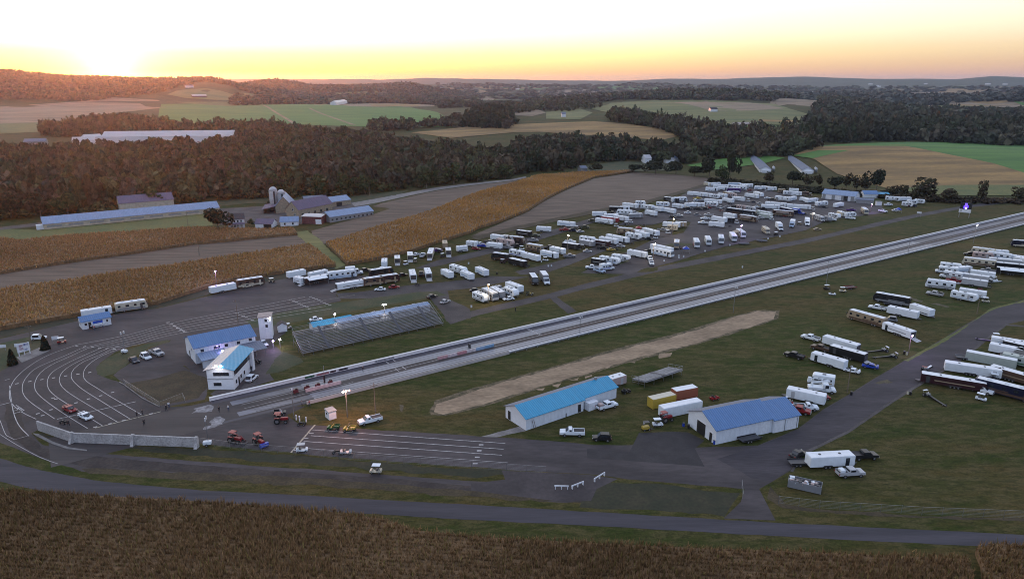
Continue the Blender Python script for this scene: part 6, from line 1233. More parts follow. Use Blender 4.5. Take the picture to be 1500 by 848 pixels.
# ------------------------------------------------------------------ what is parked where (zoom region, then the two ground ends of each vehicle)
def rows(reg, row):
    global REG, ROW
    REG, ROW = reg, row
QR, RR, SR, TR, UR, WR, YR = (0, 440, 4.24), (240, 420, 4.24), (400, 500, 4.24), (650, 520, 4.24), (900, 500, 4.24), (1120, 560, 4.24), (260, 560, 4.24)
rows(QR, 'in the staging lanes lot')
V('trailer', 512, 118, 700, 88, 'w', lab='white box trailer with dark door behind the ticket booth', door=2)
V('coach', 722, 82, 922, 52, 'c', c2='g', lab='cream motorhome parked at the corn edge past the ticket booth')
V('car', 200, 252, 272, 246, 'w', form='van', lab='white minivan on the drive behind the entry sign')
V('cart', 366, 272, 404, 266, 'r', lab='red utility cart with white roof at the bend of the lanes')
V('car', 788, 372, 838, 402, 'v', lab='dark blue car, first of three parked on the grass island')
V('car', 862, 352, 912, 380, 'w', form='suv', lab='white SUV between two cars on the grass island')
V('pickup', 925, 330, 985, 357, 's', lab='silver pickup parked on the grass island')
V('car', 383, 680, 440, 708, 'r', form='sport', lab='red race car waiting in the staging lanes')
V('car', 478, 724, 540, 756, 'w', form='sport', lab='white race car with blue glass waiting behind the concrete wall')
V('bike', 370, 765, 400, 772, 'k', lab='black quad bike tucked behind the concrete wall')
V('lighttower', 745, 330, 785, 335, 'w', lab='white light tower on the tip of the grass island')
rows(RR, 'by the timing building')
V('car', 537, 604, 596, 556, 'w', form='suv', lab='white SUV parked beside the timing building')
V('car', 604, 352, 632, 372, 'w', lab='white car parked in front of the white tower', mode='c')
V('car', 930, 218, 965, 214, 'w', lab='white car at the blue stand behind the grandstand')
V('utility', 560, 490, 600, 478, 'k', c2='k', lab='black utility vehicle under the timing building canopy')
V('cart', 760, 268, 790, 262, 'g', lab='grey cart beside the little shed')
rows(YR, 'on the start apron')
V('tractor', 600, 262, 680, 258, 'r', loader=0, lab='red tractor with canopy behind the start lights')
V('utility', 600, 212, 670, 206, 'k', c2='s', lab='black utility vehicle behind the red canopied tractor')
V('tractor', 300, 372, 392, 392, 'r', lab='red tractor with a front loader bucket on the apron')
V('tractor', 468, 380, 512, 408, 'r', loader=0, drum=1, lab='red tractor with blue sweeper drum on the apron')
V('lighttower', 162, 402, 206, 398, 'w', lab='white light tower at the end of the concrete wall')
V('bike', 745, 270, 790, 272, 'k', lab='low black quad bike beside the guard posts')
V('utility', 1000, 303, 930, 301, 'e', c2='y', lab='green utility vehicle with yellow seats before the kiosk', L=2.8)
V('utility', 1100, 311, 1030, 309, 'y', c2='e', lab='yellow utility vehicle beside the green one')
V('cart', 1265, 572, 1192, 570, 'c', lab='cream golf cart alone on the dirt return lane')
V('bike', 1010, 448, 965, 446, 'k', lab='black quad bike beside a small silver open cart'); V('cart', 1025, 452, 1065, 450, 's', top=0, lab='small silver open cart behind the black quad bike')
V('cart', 745, 440, 800, 436, 'w', lab='silver cart stopped at the cream stop line', roofc='s')
rows(SR, '')
V('pickup', 672, 500, 552, 530, 'w', lab='white pickup nose down on the grass by the wooden pole', crew=0)
rows(TR, '')
V('pickup', 880, 512, 718, 508, 'w', crew=0, lab='white pickup on grass before the bright blue workshop')
V('car', 1040, 542, 925, 536, 'k', form='suv', lab='black SUV behind the white pickup at the workshop')
V('pickup', 962, 358, 1092, 322, 'w', lab='white crew cab pickup beside the workshop end', load='d')
V('cart', 1122, 245, 1160, 235, 'k', lab='black cart behind the bright blue workshop', top=0)
V('trailer', 1060, 208, 1120, 190, 'd', L=5, lab='dull pink box trailer at the back end of the workshop')
rows(UR, '')
V('forklift', 180, 560, 235, 552, 'y', lab='yellow green forklift on fresh asphalt by the containers')
V('cart', 225, 535, 320, 530, 'w', lab='white cart among equipment beside the garage', roofc='w'); V('tractor', 305, 510, 360, 498, 'r', loader=0, lab='red tractor parked between cart and white container')
V('container', 305, 482, 545, 432, 'w', lab='long white storage container in front of the yellow one'); V('container', 240, 425, 380, 392, 'y', L=7, lab='yellow storage container behind the white one'); V('container', 378, 372, 520, 345, 'f', L=6.5, lab='orange storage container with white roof behind the garage')
V('flatbed', 800, 642, 915, 618, 'k', lab='empty black flatbed trailer alongside the garage wall')
V('barrel', 430, 530, 432, 530, 'b', lab='blue barrel by the garage drive-in door'); V('barrel', 622, 640, 624, 640, 'b', lab='blue barrel at the garage corner'); V('barrel', 455, 540, 458, 541, 'k', lab='black barrel next to the blue barrel')
V('cart', 612, 372, 650, 362, 'r', lab='red cart behind the garage roof', top=0)
V('dragster', 1095, 400, 1150, 420, 'r', L=6.5, lab='dark red dragster behind the garage beside the rescue pickup')
rows(WR, '')
V('trailer', 560, 530, 278, 545, 'w', flip=1, L=9.5, door=2, lab='white box trailer with black side door on the dark lawn', ramp=0)
V('pickup', 550, 490, 712, 482, 'k', lab='black pickup hitched ahead of the dark lawn trailer'); V('pickup', 452, 602, 640, 588, 's', load='w', lab='silver pickup with loaded bed on the dark lawn')
V('car', 168, 475, 245, 440, 'k', lab='black car behind the trailer on the dark lawn', mode='c'); V('flatbed', 182, 528, 280, 525, 'k', L=4.5, lab='small flatbed trailer beside the dark lawn trailer')
V('dumpster', 140, 650, 350, 698, 'g', lab='grey open dumpster heaped with rubbish')
V('trailer', 157, 108, 340, 148, 'w', L=9, lab='white box trailer behind the garage among rescue trucks', flip=1)
V('pickup', 165, 188, 245, 205, 'r', load='w', lab='red rescue pickup with white box beside the garage'); V('pickup', 220, 178, 305, 182, 'w', lab='white pickup beside the red rescue pickup', crew=0)
V('car', 320, 115, 405, 112, 'r', form='suv', lab='red SUV at the front of the bucket truck')
V('buckettruck', 270, 62, 432, 78, 'w', lab='white bucket truck next to the camper van')
V('classc', 430, 40, 262, 12, 'w', c2='t', lab='white camper van in grass beside the bucket truck', flip=0)
V('barrel', 886, 75, 890, 76, 'c', lab='cream barrel at the lawn edge of the paved lane'); V('barrel', 908, 80, 911, 80, 'k', lab='black barrel at the lawn edge of the paved lane')
V('barrel', 540, 80, 543, 80, 'k', lab='black barrel under the leaning wooden pole')
V('dragster', 985, 85, 1105, 150, 'k', lab='black dragster alone on the dark lawn', L=7)
# --- corner of the big lot
Z5 = (0, 260, 3.533); AR = (400, 360, 4.988); BR = (620, 300, 6.055); CR = (800, 260, 6.055); DR = (960, 250, 6.055)
rows(Z5, 'at the corn edge lot')
V('trailer', 1097, 608, 1225, 583, 'w', door=0); V('coach', 1232, 578, 1375, 556, 'n', c2='c', lab='black and cream motorhome at the corn edge lot'); V('car', 1260, 575, 1310, 566, 'c', lab='cream car in front of the black and cream motorhome'); V('cart', 1395, 548, 1425, 543, 'k', lab='dark cart past the black and cream motorhome')
rows(AR, 'at the corn edge lot')
V('trailer', 118, 246, 243, 222, 'w', L=7.5, door=0); V('trailer', 148, 275, 206, 291, 'w', L=5, door=0)
V('trailer', 245, 290, 402, 262, 'k', awn=1, ramp=1, L=10); V('trailer', 285, 250, 400, 225, 'w', L=8); V('coach', 412, 256, 612, 232, 'w', c2='l', L=11.5, lab='white motorhome between black awning trailer and dark coaches'); V('boxtruck', 540, 222, 652, 214, 'w', lab='white box truck behind the white motorhome by corn')
V('trailer', 500, 330, 690, 298, 'w', ramp=1, L=13.5, door=2, stripe=1, lab='very long white trailer with dark stripe and lowered ramp'); V('pickup', 655, 200, 690, 194, 'k')
V('coach', 688, 302, 800, 286, 'n', c2='t', lab='brown and tan swirl motorhome nose to the long white trailer'); V('coach', 795, 284, 912, 268, 'm', c2='t', lab='maroon motorhome with tan swirl'); V('coach', 715, 240, 885, 214, 'k', c2='n', lab='black motorhome behind the swirl motorhomes')
V('car', 820, 332, 740, 333, 'w', lab='white car parked below the swirl motorhomes'); V('car', 848, 318, 926, 312, 'r', lab='red car parked below the maroon motorhome')
V('trailer', 812, 180, 818, 118, 'w', mode='c', L=7); V('pickup', 790, 195, 800, 178, 'w', mode='c')
V('trailer', 910, 150, 908, 100, 'c', mode='c', ramp=1, L=6); V('trailer', 1005, 125, 1000, 75, 'c', mode='c', ramp=1, L=7); V('cart', 970, 145, 985, 140, 'w'); V('cart', 1045, 130, 1055, 112, 't'); V('car', 1045, 78, 1072, 68, 'w'); V('pickup', 1085, 92, 1105, 70, 'w', mode='c')
V('trailer', 1140, 120, 1165, 40, 'c', mode='c', ramp=1, L=11); V('pickup', 1180, 52, 1215, 48, 'p')
rows(AR, 'in the grass row behind the grandstand')
V('trailer', 1030, 272, 1012, 208, 'w', mode='c', ramp=1, L=9); V('bike', 1040, 292, 1070, 290, 'k'); V('trailer', 1145, 262, 1120, 195, 'w', mode='c', ramp=1, L=9); V('pickup', 1082, 238, 1085, 200, 'k', mode='c'); V('car', 938, 228, 970, 222, 'k'); V('car', 1140, 392, 1203, 376, 'k', lab='black car on the drive behind the grandstand')
rows(BR, 'on the drive behind the grandstand')
V('car', 50, 842, 122, 826, 'k', lab='black car driving past the grandstand corner') if False else None
rows((620, 420, 4.24), ''); V('car', 125, 112, 170, 95, 's', lab='silver car on the drive past the grandstand corner')
# --- grass rows of the middle pits
rows(BR, 'in the upper grass pit row')
V('classc', 195, 400, 190, 360, 't', mode='c', c2='n'); V('trailer', 228, 470, 218, 415, 'c', mode='c', ramp=1, L=6); V('cart', 170, 470, 190, 465, 'k')
V('trailer', 325, 425, 375, 420, 'w', L=5, door=0); V('trailer', 392, 375, 455, 382, 'w', L=5.5); V('pickup', 470, 362, 500, 368, 'w', crew=0); V('pickup', 492, 380, 556, 384, 'b'); V('car', 440, 402, 492, 405, 'r', form='sport')
V('trailer', 565, 388, 680, 402, 'w', L=7.5, door=0); V('trailer', 608, 315, 690, 328, 'w', L=7.5); V('camper', 692, 320, 795, 346, 's', c2='n'); V('coach', 775, 340, 860, 352, 'n', c2='k'); V('camper', 645, 352, 787, 378, 'd', c2='g'); V('pickup', 803, 388, 873, 378, 'k')
V('trailer', 830, 274, 940, 290, 'k', awn=0, L=8); V('pickup', 955, 290, 1018, 292, 'o'); V('pickup', 942, 334, 1005, 332, 'g'); V('trailer', 1005, 243, 1124, 250, 'w', L=7.5, door=0)
rows(BR, 'in the middle grass pit row')
V('coach', 745, 510, 602, 488, 'k', c2='n'); V('trailer', 755, 528, 890, 562, 'k', L=9, awn=0); V('camper', 760, 452, 880, 478, 'w', c2='b'); V('trailer', 880, 478, 1005, 512, 'w', L=9.5, door=0); V('coach', 905, 405, 1050, 432, 't', c2='n'); V('trailer', 1042, 458, 1165, 486, 'w', ramp=0, door=2, L=9); V('trailer', 1128, 425, 1225, 448, 'w', L=8, ramp=0); V('pickup', 1100, 398, 1152, 392, 'k')
V('camper', 230, 592, 355, 630, 'w', c2='g'); V('trailer', 152, 627, 228, 664, 'w', L=7, door=0); V('trailer', 330, 642, 405, 676, 'w', L=7.5, door=0); V('trailer', 456, 607, 540, 644, 'w', L=7.5, door=0)
rows((680, 400, 14.13), 'in the crowded cluster by the warm lamp')
V('camper', 158, 545, 425, 648, 'w', c2='g', L=7.5); V('coach', 420, 470, 650, 595, 's', c2='n', mode='c', L=9, lab='silver motorhome nosing out of the crowded cluster'); V('trailer', 590, 420, 790, 540, 'g', L=8.5, mode='c', awn=1); V('trailer', 870, 335, 1100, 420, 'w', L=8.5, door=2); V('camper', 830, 445, 1010, 525, 'w', c2='l', L=7); V('car', 1045, 560, 820, 585, 'w'); V('pickup', 640, 330, 780, 375, 's', mode='c'); V('car', 160, 400, 300, 395, 'k')
rows(BR, 'below the middle gravel road')
V('coach', 958, 665, 1000, 728, 'k', c2='n', mode='c', L=8.5); V('boxtruck', 1050, 650, 1108, 728, 'g', c2='w', mode='c'); V('utility', 912, 805, 970, 808, 'o', c2='y')
rows(CR, 'in the upper grass pit row')
V('trailer', 97, 432, 245, 450, 'w', L=9.5, door=0); V('pickup', 132, 480, 206, 478, 'r'); V('car', 212, 484, 275, 480, 'v', form='suv'); V('pickup', 300, 458, 382, 456, 'o'); V('car', 272, 494, 342, 490, 's')
V('trailer', 412, 350, 535, 352, 'w', L=8, door=1); V('trailer', 530, 370, 625, 372, 'w', L=8); V('trailer', 600, 378, 705, 398, 'w', ramp=1, L=9); V('trailer', 495, 388, 620, 408, 'r', L=10); V('trailer', 428, 402, 582, 428, 'w', ramp=1, L=10); V('pickup', 432, 402, 386, 396, 'o')
V('trailer', 562, 300, 680, 306, 'k', L=8, awn=0); V('trailer', 665, 300, 735, 303, 'w', L=5.5, door=2); V('trailer', 675, 262, 800, 284, 'w', L=10); V('camper', 788, 250, 878, 258, 'w', c2='g'); V('camper', 842, 282, 935, 300, 'w', c2='g', L=8.5, fifth=1); V('trailer', 930, 295, 1005, 310, 'w', L=8, door=0); V('coach', 755, 350, 618, 334, 'w', c2='g'); V('trailer', 740, 368, 855, 366, 'g', L=8); V('car', 755, 322, 832, 318, 's'); V('trailer', 866, 328, 968, 352, 'w', L=7.5, ramp=1, door=0); V('trailer', 1002, 302, 1130, 330, 'w', ramp=1, L=10.5, door=0); V('camper', 972, 258, 1090, 270, 'w', c2='l'); V('trailer', 1120, 270, 1200, 285, 'w', L=7.5)
V('trailer', 1038, 208, 1165, 228, 'k', L=10)
rows(CR, 'in the middle grass pit row')
V('pickup', 162, 584, 260, 590, 'w'); V('trailer', 137, 628, 280, 650, 'k', L=8.5, awn=0); V('camper', 292, 572, 420, 594, 'w', c2='g'); V('trailer', 287, 600, 412, 625, 'g', L=8, awn=0); V('trailer', 420, 602, 548, 624, 'm', L=8); V('pickup', 168, 716, 250, 714, 'g'); V('trailer', 462, 572, 620, 605, 'w', ramp=1, L=10); V('trailer', 530, 550, 708, 592, 'w', L=13, door=2); V('car', 325, 668, 410, 668, 's'); V('car', 548, 655, 615, 652, 'y', form='sport'); V('bike', 612, 648, 640, 646, 'k')
V('coach', 760, 516, 622, 500, 't', c2='n', awn=1); V('trailer', 745, 508, 850, 525, 'd', L=8); V('tent', 795, 490, 845, 492, 'r', lab='red canopy tent between trailers of the middle pit row'); V('trailer', 790, 520, 880, 548, 'w', ramp=1, L=8.5, door=0); V('trailer', 850, 490, 972, 530, 'w', ramp=1, L=11, door=2); V('camper', 700, 538, 830, 564, 'w', c2='g'); V('trailer', 1045, 440, 1165, 455, 'w', L=9); V('classc', 1165, 480, 1050, 470, 'c', c2='t'); V('trailer', 1160, 440, 1220, 446, 't', L=6)
rows((860, 330, 9.425), 'below the lower gravel road')
V('trailer', 568, 422, 772, 465, 'w', L=9.5, door=1); V('pickup', 920, 388, 828, 382, 'k'); V('pickup', 845, 455, 880, 500, 'w', mode='c'); V('pickup', 880, 520, 895, 565, 'w', mode='c', crew=0); V('camper', 345, 492, 555, 530, 'w', c2='g', L=8.5, fifth=1); V('camper', 182, 520, 405, 560, 'w', c2='l', L=9.5); V('trailer', 75, 545, 200, 565, 'k', L=6); V('pickup', 125, 612, 12, 608, 'w'); V('pickup', 90, 640, 205, 672, 'l'); V('classc', 200, 642, 385, 618, 'w', c2='b')
rows(DR, 'below the lower gravel road')
V('trailer', -30, 705, 110, 740, 'w', L=12, door=0, lab='long white trailer behind the camper by the double lamp'); V('coach', -28, 745, 128, 780, 'w', c2='l', L=11, lab='white motorhome side by side with the long trailer, by the double lamp')
rows(DR, 'in the front strip row')
V('coach', 192, 650, 182, 718, 't', c2='n', mode='c', L=8.5); V('coach', 345, 630, 380, 718, 'w', c2='r', mode='c', L=9.5); V('coach', 448, 612, 482, 692, 'w', c2='i', mode='c', L=9.5); V('coach', 572, 600, 588, 678, 'w', c2='l', mode='c', L=9.5); V('coach', 662, 580, 712, 655, 'w', c2='g', mode='c', L=10); V('coach', 718, 555, 795, 615, 'w', c2='n', mode='c', L=10, awn=1); V('tent', 248, 738, 295, 740, 'b', lab='blue canopy tent in the front row facing the strip', L=3.0); V('bike', 232, 700, 250, 700, 'r')
V('classc', 945, 530, 1015, 582, 'c', c2='n', mode='c'); V('boxtruck', 1075, 500, 1122, 548, 'w', mode='c'); V('cart', 1065, 578, 1090, 575, 'k'); V('flatbed', 905, 632, 985, 638, 'g', L=5); V('flatbed', 750, 660, 830, 662, 'g', L=5)
rows(DR, 'amid the paved pit lot')
V('trailer', 475, 498, 600, 512, 'w', L=8, door=0); V('trailer', 495, 445, 612, 470, 'w', ramp=1, L=9, door=0); V('trailer', 588, 410, 708, 438, 'w', L=8, door=0); V('trailer', 612, 458, 682, 465, 'k', L=6.5, ramp=1); V('pickup', 470, 480, 378, 474, 'w'); V('pickup', 490, 440, 400, 436, 'w'); V('pickup', 500, 410, 442, 404, 's')
V('coach', 765, 400, 618, 375, 'k', c2='n'); V('coach', 728, 438, 895, 468, 'n', c2='t', awn=1); V('coach', 770, 398, 880, 414, 'k', c2='g'); V('camper', 722, 348, 790, 358, 'd', c2='n'); V('camper', 795, 358, 872, 372, 's', c2='g')
rows(DR, 'in the upper paved lot')
V('trailer', 682, 266, 780, 278, 'w', L=8, ramp=1, door=0); V('trailer', 785, 235, 905, 254, 'w', L=10, ramp=1); V('trailer', 832, 208, 968, 248, 'w', L=10, door=2); V('trailer', 430, 285, 580, 304, 'w', L=11); V('trailer', 590, 278, 675, 294, 'w', L=8, door=0); V('camper', 452, 318, 550, 328, 'w', c2='r', L=7); V('pickup', 415, 350, 462, 350, 'k'); V('car', 462, 340, 500, 338, 'r'); V('pickup', 560, 342, 606, 340, 'g'); V('car', 322, 384, 252, 382, 'w', lab='white car by itself on the paved pit lot'); V('cart', 812, 278, 850, 275, 'w')
V('trailer', 290, 220, 420, 236, 'w', L=12, ramp=0); V('trailer', 380, 228, 490, 244, 'w', L=9, awn=0); V('camper', 490, 248, 560, 256, 'w', c2='g'); V('trailer', 555, 236, 612, 246, 'w', L=6.5); V('coach', 605, 228, 680, 240, 't', c2='n', L=8.5); V('camper', 650, 240, 700, 246, 'd', c2='n', L=6); V('pickup', 335, 258, 420, 256, 'y'); V('pickup', 400, 275, 440, 272, 's'); V('car', 340, 275, 400, 272, 'w', form='suv'); V('trailer', 260, 330, 400, 330, 'w', L=9); V('coach', 150, 285, 285, 285, 'w', c2='k'); V('trailer', 330, 322, 420, 330, 'w', L=8); V('pickup', 255, 350, 320, 350, 'k')
rows(DR, 'in the paved lot corner')
V('trailer', 450, 182, 545, 188, 'w', L=8.5, door=2); V('pickup', 510, 188, 448, 184, 'w'); V('trailer', 478, 142, 575, 140, 'w', L=10); V('trailer', 430, 135, 480, 142, 'c', L=6, ramp=1); V('trailer', 560, 178, 632, 182, 'w', L=7.5, door=2); V('trailer', 520, 158, 642, 162, 'w', L=11); V('trailer', 640, 160, 720, 165, 'g', L=9); V('trailer', 660, 140, 745, 142, 'l', L=9); V('trailer', 745, 158, 800, 165, 's', L=7); V('trailer', 760, 150, 858, 152, 'w', L=9.5); V('coach', 812, 182, 652, 170, 'w', c2='v', L=11.5); V('coach', 745, 200, 640, 192, 'p', c2='w', L=9.5); V('car', 820, 185, 870, 180, 'r'); V('trailer', 880, 170, 938, 175, 'w', L=5.5, door=0); V('trailer', 940, 170, 1000, 176, 'w', L=6); V('trailer', 1002, 182, 1068, 182, 'w', L=7, ramp=1); V('classc', 1085, 200, 1160, 206, 't', c2='n'); V('car', 885, 150, 915, 150, 'y')
D2, D3, D6, D7 = (1100, 265, 12.117), (1200, 265, 12.117), (1100, 300, 12.117), (1250, 260, 12.117)
rows(D2, 'in the far paved lot')
V('camper', 612, 260, 720, 265, 'w', c2='g', L=7); V('trailer', 715, 265, 890, 275, 'w', L=7); V('trailer', 680, 205, 835, 212, 'w', L=6.5, door=0); V('camper', 660, 378, 430, 350, 'w', c2='g', L=10, fifth=1); V('trailer', 665, 378, 850, 340, 'w', L=8.5, door=0); V('trailer', 865, 362, 990, 392, 'w', L=8, door=0); V('trailer', 985, 405, 1212, 380, 'w', L=10, door=1); V('camper', 1150, 470, 1400, 440, 'w', c2='k', L=10); V('classc', 900, 270, 1060, 275, 'n', c2='t'); V('cart', 1045, 270, 1085, 270, 'd')
V('trailer', 650, 490, 1040, 522, 'w', L=14, door=1); V('trailer', 300, 450, 560, 478, 'w', L=13); V('trailer', 200, 500, 490, 520, 'w', L=11); V('trailer', 520, 545, 760, 600, 'v', L=12.5, stripe='b'); V('boxtruck', 740, 585, 905, 610, 'b', c2='b', L=7, lab='bright blue truck cab hitched to the navy trailer'); V('coach', 400, 615, 735, 650, 'n', c2='t', L=12, awn=1); V('trailer', 75, 600, 330, 655, 'i', L=10, ramp=1); V('trailer', 170, 660, 300, 685, 'i', L=7.5); V('pickup', 0, 690, 100, 700, 'g')
rows(D6, 'on the paved lot edge')
V('boxtruck', 445, 400, 550, 478, 'w', mode='c', L=7); V('boxtruck', 760, 320, 690, 465, 'w', c2='l', mode='c', L=9); V('boxtruck', 975, 280, 1010, 440, 'w', c2='w', mode='c', L=9.5); V('tent', 1070, 245, 1180, 245, 'c', L=3.5); V('classc', 1150, 260, 1290, 320, 's', mode='c', c2='g'); V('car', 1130, 460, 1248, 460, 't'); V('cart', 840, 365, 900, 365, 'o')
rows(D3, 'in the last strip row')
V('camper', 150, 655, 335, 690, 'w', c2='n', L=7); V('pickup', 140, 705, 272, 720, 'w'); V('trailer', 320, 600, 450, 655, 'c', L=7, mode='c'); V('camper', 480, 660, 655, 650, 'w', c2='g', L=7); V('pickup', 480, 682, 612, 692, 'w'); V('coach', 740, 540, 862, 630, 'c', c2='n', mode='c', L=9.5); V('pickup', 1035, 545, 1180, 575, 'w'); V('tent', 1375, 575, 1450, 578, 'b', L=3.4, lab='blue canopy tent at the far end of the last row'); V('car', 1335, 545, 1395, 545, 'w'); V('trailer', 290, 490, 450, 458, 'w', L=9, door=0, lab='white box trailer turned sideways before the far barns'); V('camper', 60, 700, 150, 740, 'g', c2='w', L=6.5); V('pickup', 540, 545, 610, 545, 'p')
rows(D7, 'behind the far barns')
V('camper', 600, 418, 790, 432, 'w', c2='k', L=9); V('trailer', 800, 430, 1000, 428, 'w', L=10, door=0); V('camper', 892, 520, 1010, 530, 'w', c2='g', L=6.5); V('camper', 1000, 490, 1110, 490, 'w', c2='g', L=6); V('camper', 1110, 470, 1225, 480, 'w', c2='g', L=6); V('pickup', 580, 512, 695, 505, 'w'); V('pickup', 1020, 530, 1090, 530, 'v')
# --- grass field on the near side of the strip
F1, F2, GR_, HR, F4 = (1400, 340, 12.11), (1340, 370, 9.425), (1130, 420, 4.9875), (1320, 460, 6.056), (1400, 520, 8.48)
rows(F1, 'in the upper field by the strip')
V('coach', 590, 435, 330, 400, 'c', c2='n', L=9.5); V('trailer', 600, 420, 850, 440, 'w', L=9); V('camper', 375, 480, 590, 500, 'd', c2='g', L=8); V('coach', 860, 515, 615, 480, 'w', c2='l', L=9.5); V('trailer', 860, 500, 1080, 535, 'w', L=9.5, door=2); V('trailer', 1090, 560, 1330, 610, 'w', L=9.5, door=0); V('coach', 685, 645, 120, 580, 'c', c2='n', L=12.5, lab='large cream motorhome with dark glass in the upper field', awn=0); V('trailer', 690, 580, 1050, 615, 's', L=12, door=0); V('trailer', 790, 660, 1190, 700, 'k', L=12, awn=0); V('trailer', 800, 750, 1195, 790, 'k', L=11, awn=1); V('pickup', 700, 738, 440, 700, 'g'); V('coach', 1340, 290, 1030, 265, 'v', c2='c', L=9.5); V('pickup', 330, 430, 210, 420, 'k')
rows(F2, 'in the grass field')
V('classc', 620, 320, 245, 280, 'w', c2='g', lab='white camper van with rounded nose in the upper field', L=8); V('trailer', 600, 300, 760, 285, 'w', L=8); V('camper', 390, 240, 600, 262, 'w', c2='l', L=8); V('classc', 645, 392, 335, 345, 'w', c2='k', lab='white camper van behind the red pickup', L=8); V('pickup', 648, 432, 418, 402, 'r', lab='red pickup in front of two silver trailers'); V('trailer', 668, 385, 985, 430, 's', L=9, door=0); V('trailer', 662, 452, 965, 495, 's', L=8.5, ramp=1, door=0); V('trailer', 800, 340, 1050, 375, 'w', L=8.5, ramp=1, door=0); V('coach', 515, 530, 168, 485, 'w', c2='g', L=10, lab='white and grey motorhome with black nose patches by the dusty strips', awn=0); V('pickup', 405, 625, 130, 578, 's', load='k', lab='silver pickup below the white and grey motorhome'); V('camper', 500, 640, 825, 702, 'w', c2='l', L=8.5); V('trailer', 640, 600, 925, 645, 'w', L=8.5, door=0); V('dragster', 1075, 420, 1200, 412, 'w', L=6.5, lab='white dragster behind the open trailers')
rows(GR_, 'in the grass field by the paved lane')
V('coach', 1000, 152, 742, 106, 'k', c2='g', L=12, lab='long black motorhome with white roof in the grass field'); V('pickup', 835, 184, 700, 160, 'w', lab='white pickup beside the long black motorhome'); V('trailer', 860, 204, 1035, 242, 'w', L=9.5, door=0, lab='white box trailer behind the white pickup'); V('trailer', 1010, 182, 1140, 226, 'w', L=8, door=0, lab='white box trailer with faint lettering beside another trailer'); V('coach', 810, 308, 545, 232, 't', c2='n', L=12.5, lab='tan and brown striped motorhome in the grass field'); V('car', 920, 262, 820, 250, 'g', form='suv', lab='grey SUV behind the tan striped motorhome'); V('trailer', 1000, 388, 812, 322, 'w', L=10, ramp=1, flip=0, lab='white box trailer with ramp under the violet lamp', door=2)
V('pickup', 342, 412, 208, 376, 'w', lab='white pickup ahead of the open white trailer'); V('pickup', 430, 492, 270, 448, 'n', lab='dark brown pickup hitched to the black trailer'); V('pickup', 230, 545, 82, 505, 'k', lab='black pickup standing alone in the grass field'); V('trailer', 600, 490, 380, 425, 'w', ramp=1, L=10.5, flip=0, door=0, lab='white trailer opening toward the dragsters'); V('trailer', 645, 558, 440, 500, 'k', L=10, lab='black box trailer with white roof between white trailers', ramp=1, flip=0); V('trailer', 500, 612, 302, 552, 'w', L=9.5, door=2, lab='white box trailer behind the white race car')
V('car', 640, 645, 520, 618, 'w', form='sport', lab='white race car by the leaning wooden pole'); V('car', 790, 612, 648, 588, 'b', form='sport', lab='bright blue race car at the edge of the paved lane'); V('dragster', 860, 480, 690, 488, 'k', lab='black dragster, farther of two by the violet lamp'); V('dragster', 925, 525, 745, 528, 'k', c2='s', lab='black and silver dragster, closer of two by the paved lane'); V('bike', 620, 490, 650, 492, 'r', lab='red quad bike at the open white trailer'); V('flatbed', 830, 140, 935, 145, 'k', L=5, lab='black flatbed between pickup and long black motorhome')
V('cart', 395, 25, 428, 22, 'k', lab='dark golf cart by the strip side light pole'); V('cart', 425, 64, 468, 66, 'w', lab='small white cart alone in the strip side grass', top=0); V('cart', 500, 40, 545, 42, 'c', lab='cream golf cart in front of the tractor by the strip'); V('flatbed', 560, 22, 620, 16, 'r', L=4.5, lab='rusty red drag trailer behind the cream golf cart')
V('barrel', 990, 500, 995, 500, 'c', lab='cream barrel under the violet lamp'); V('barrel', 972, 494, 975, 494, 'k', lab='black barrel under the violet lamp')
rows(HR, 'in the pits across the paved lane')
V('dragster', 845, 262, 700, 236, 'p', c2='w', L=7, lab='purple dragster at the edge of the paved lane'); V('cart', 820, 225, 870, 230, 'c', lab='cream golf cart behind the purple dragster'); V('trailer', 860, 295, 1095, 335, 'w', L=10.5, door=0, lab='tall white trailer behind the purple dragster'); V('trailer', 838, 355, 1045, 398, 'w', L=9.5, lab='white trailer with side hatch beside the tall white trailer', ramp=0); V('container', 650, 425, 922, 478, 'i', L=12, lab='pale green box trailer body across the lane')
V('trailer', 475, 528, 785, 575, 'w', L=13, door=1, ramp=0, lab='white trailer with open orange lit doorway across the lane'); V('trailer', 632, 692, 275, 632, 'm', L=14.5, stripe='t', lab='dark maroon trailer with tan swirl and white roof', ramp=0); V('coach', 715, 690, 1090, 785, 'v', c2='n', L=13, lab='very dark navy motorhome with tan swirls and white roof'); V('boxtruck', 625, 700, 680, 712, 'w', L=7, lab='white truck cab behind the dark maroon trailer') if False else None
V('dragster', 212, 505, 258, 470, 'w', L=6.5, c2='r', mode='c', lab='white dragster parked on the paved lane edge') ; V('cart', 660, 762, 745, 782, 'w', lab='white roofed golf cart below the dark motorhome'); V('camper', 960, 455, 1120, 490, 'i', c2='e', L=8.5, lab='pale green and white camper at the frame edge'); V('trailer', 845, 565, 1100, 640, 'n', L=11, lab='brown trailer with white roof behind the navy motorhome', stripe='t'); V('flatbed', 540, 408, 640, 418, 'g', L=5.5, lab='grey flatbed in front of the pale green trailer')
V('trailer', 150, 600, 262, 628, 'l', L=4.5, door=0, lab='low pale ramp trailer at the nose of the maroon trailer') if False else None
V('pickup', 945, 305, 1040, 330, 'k', lab='black pickup squeezed behind the tall white trailer'); V('trailer', 1060, 400, 1180, 440, 'w', L=8, awn=1, lab='white awning trailer at the frame edge behind side hatch trailer'); V('pickup', 930, 400, 1010, 420, 's', lab='silver pickup between pale green box and camper'); V('trailer', 960, 330, 1170, 380, 'k', L=10, lab='black box trailer half hidden among white trailers across the lane')
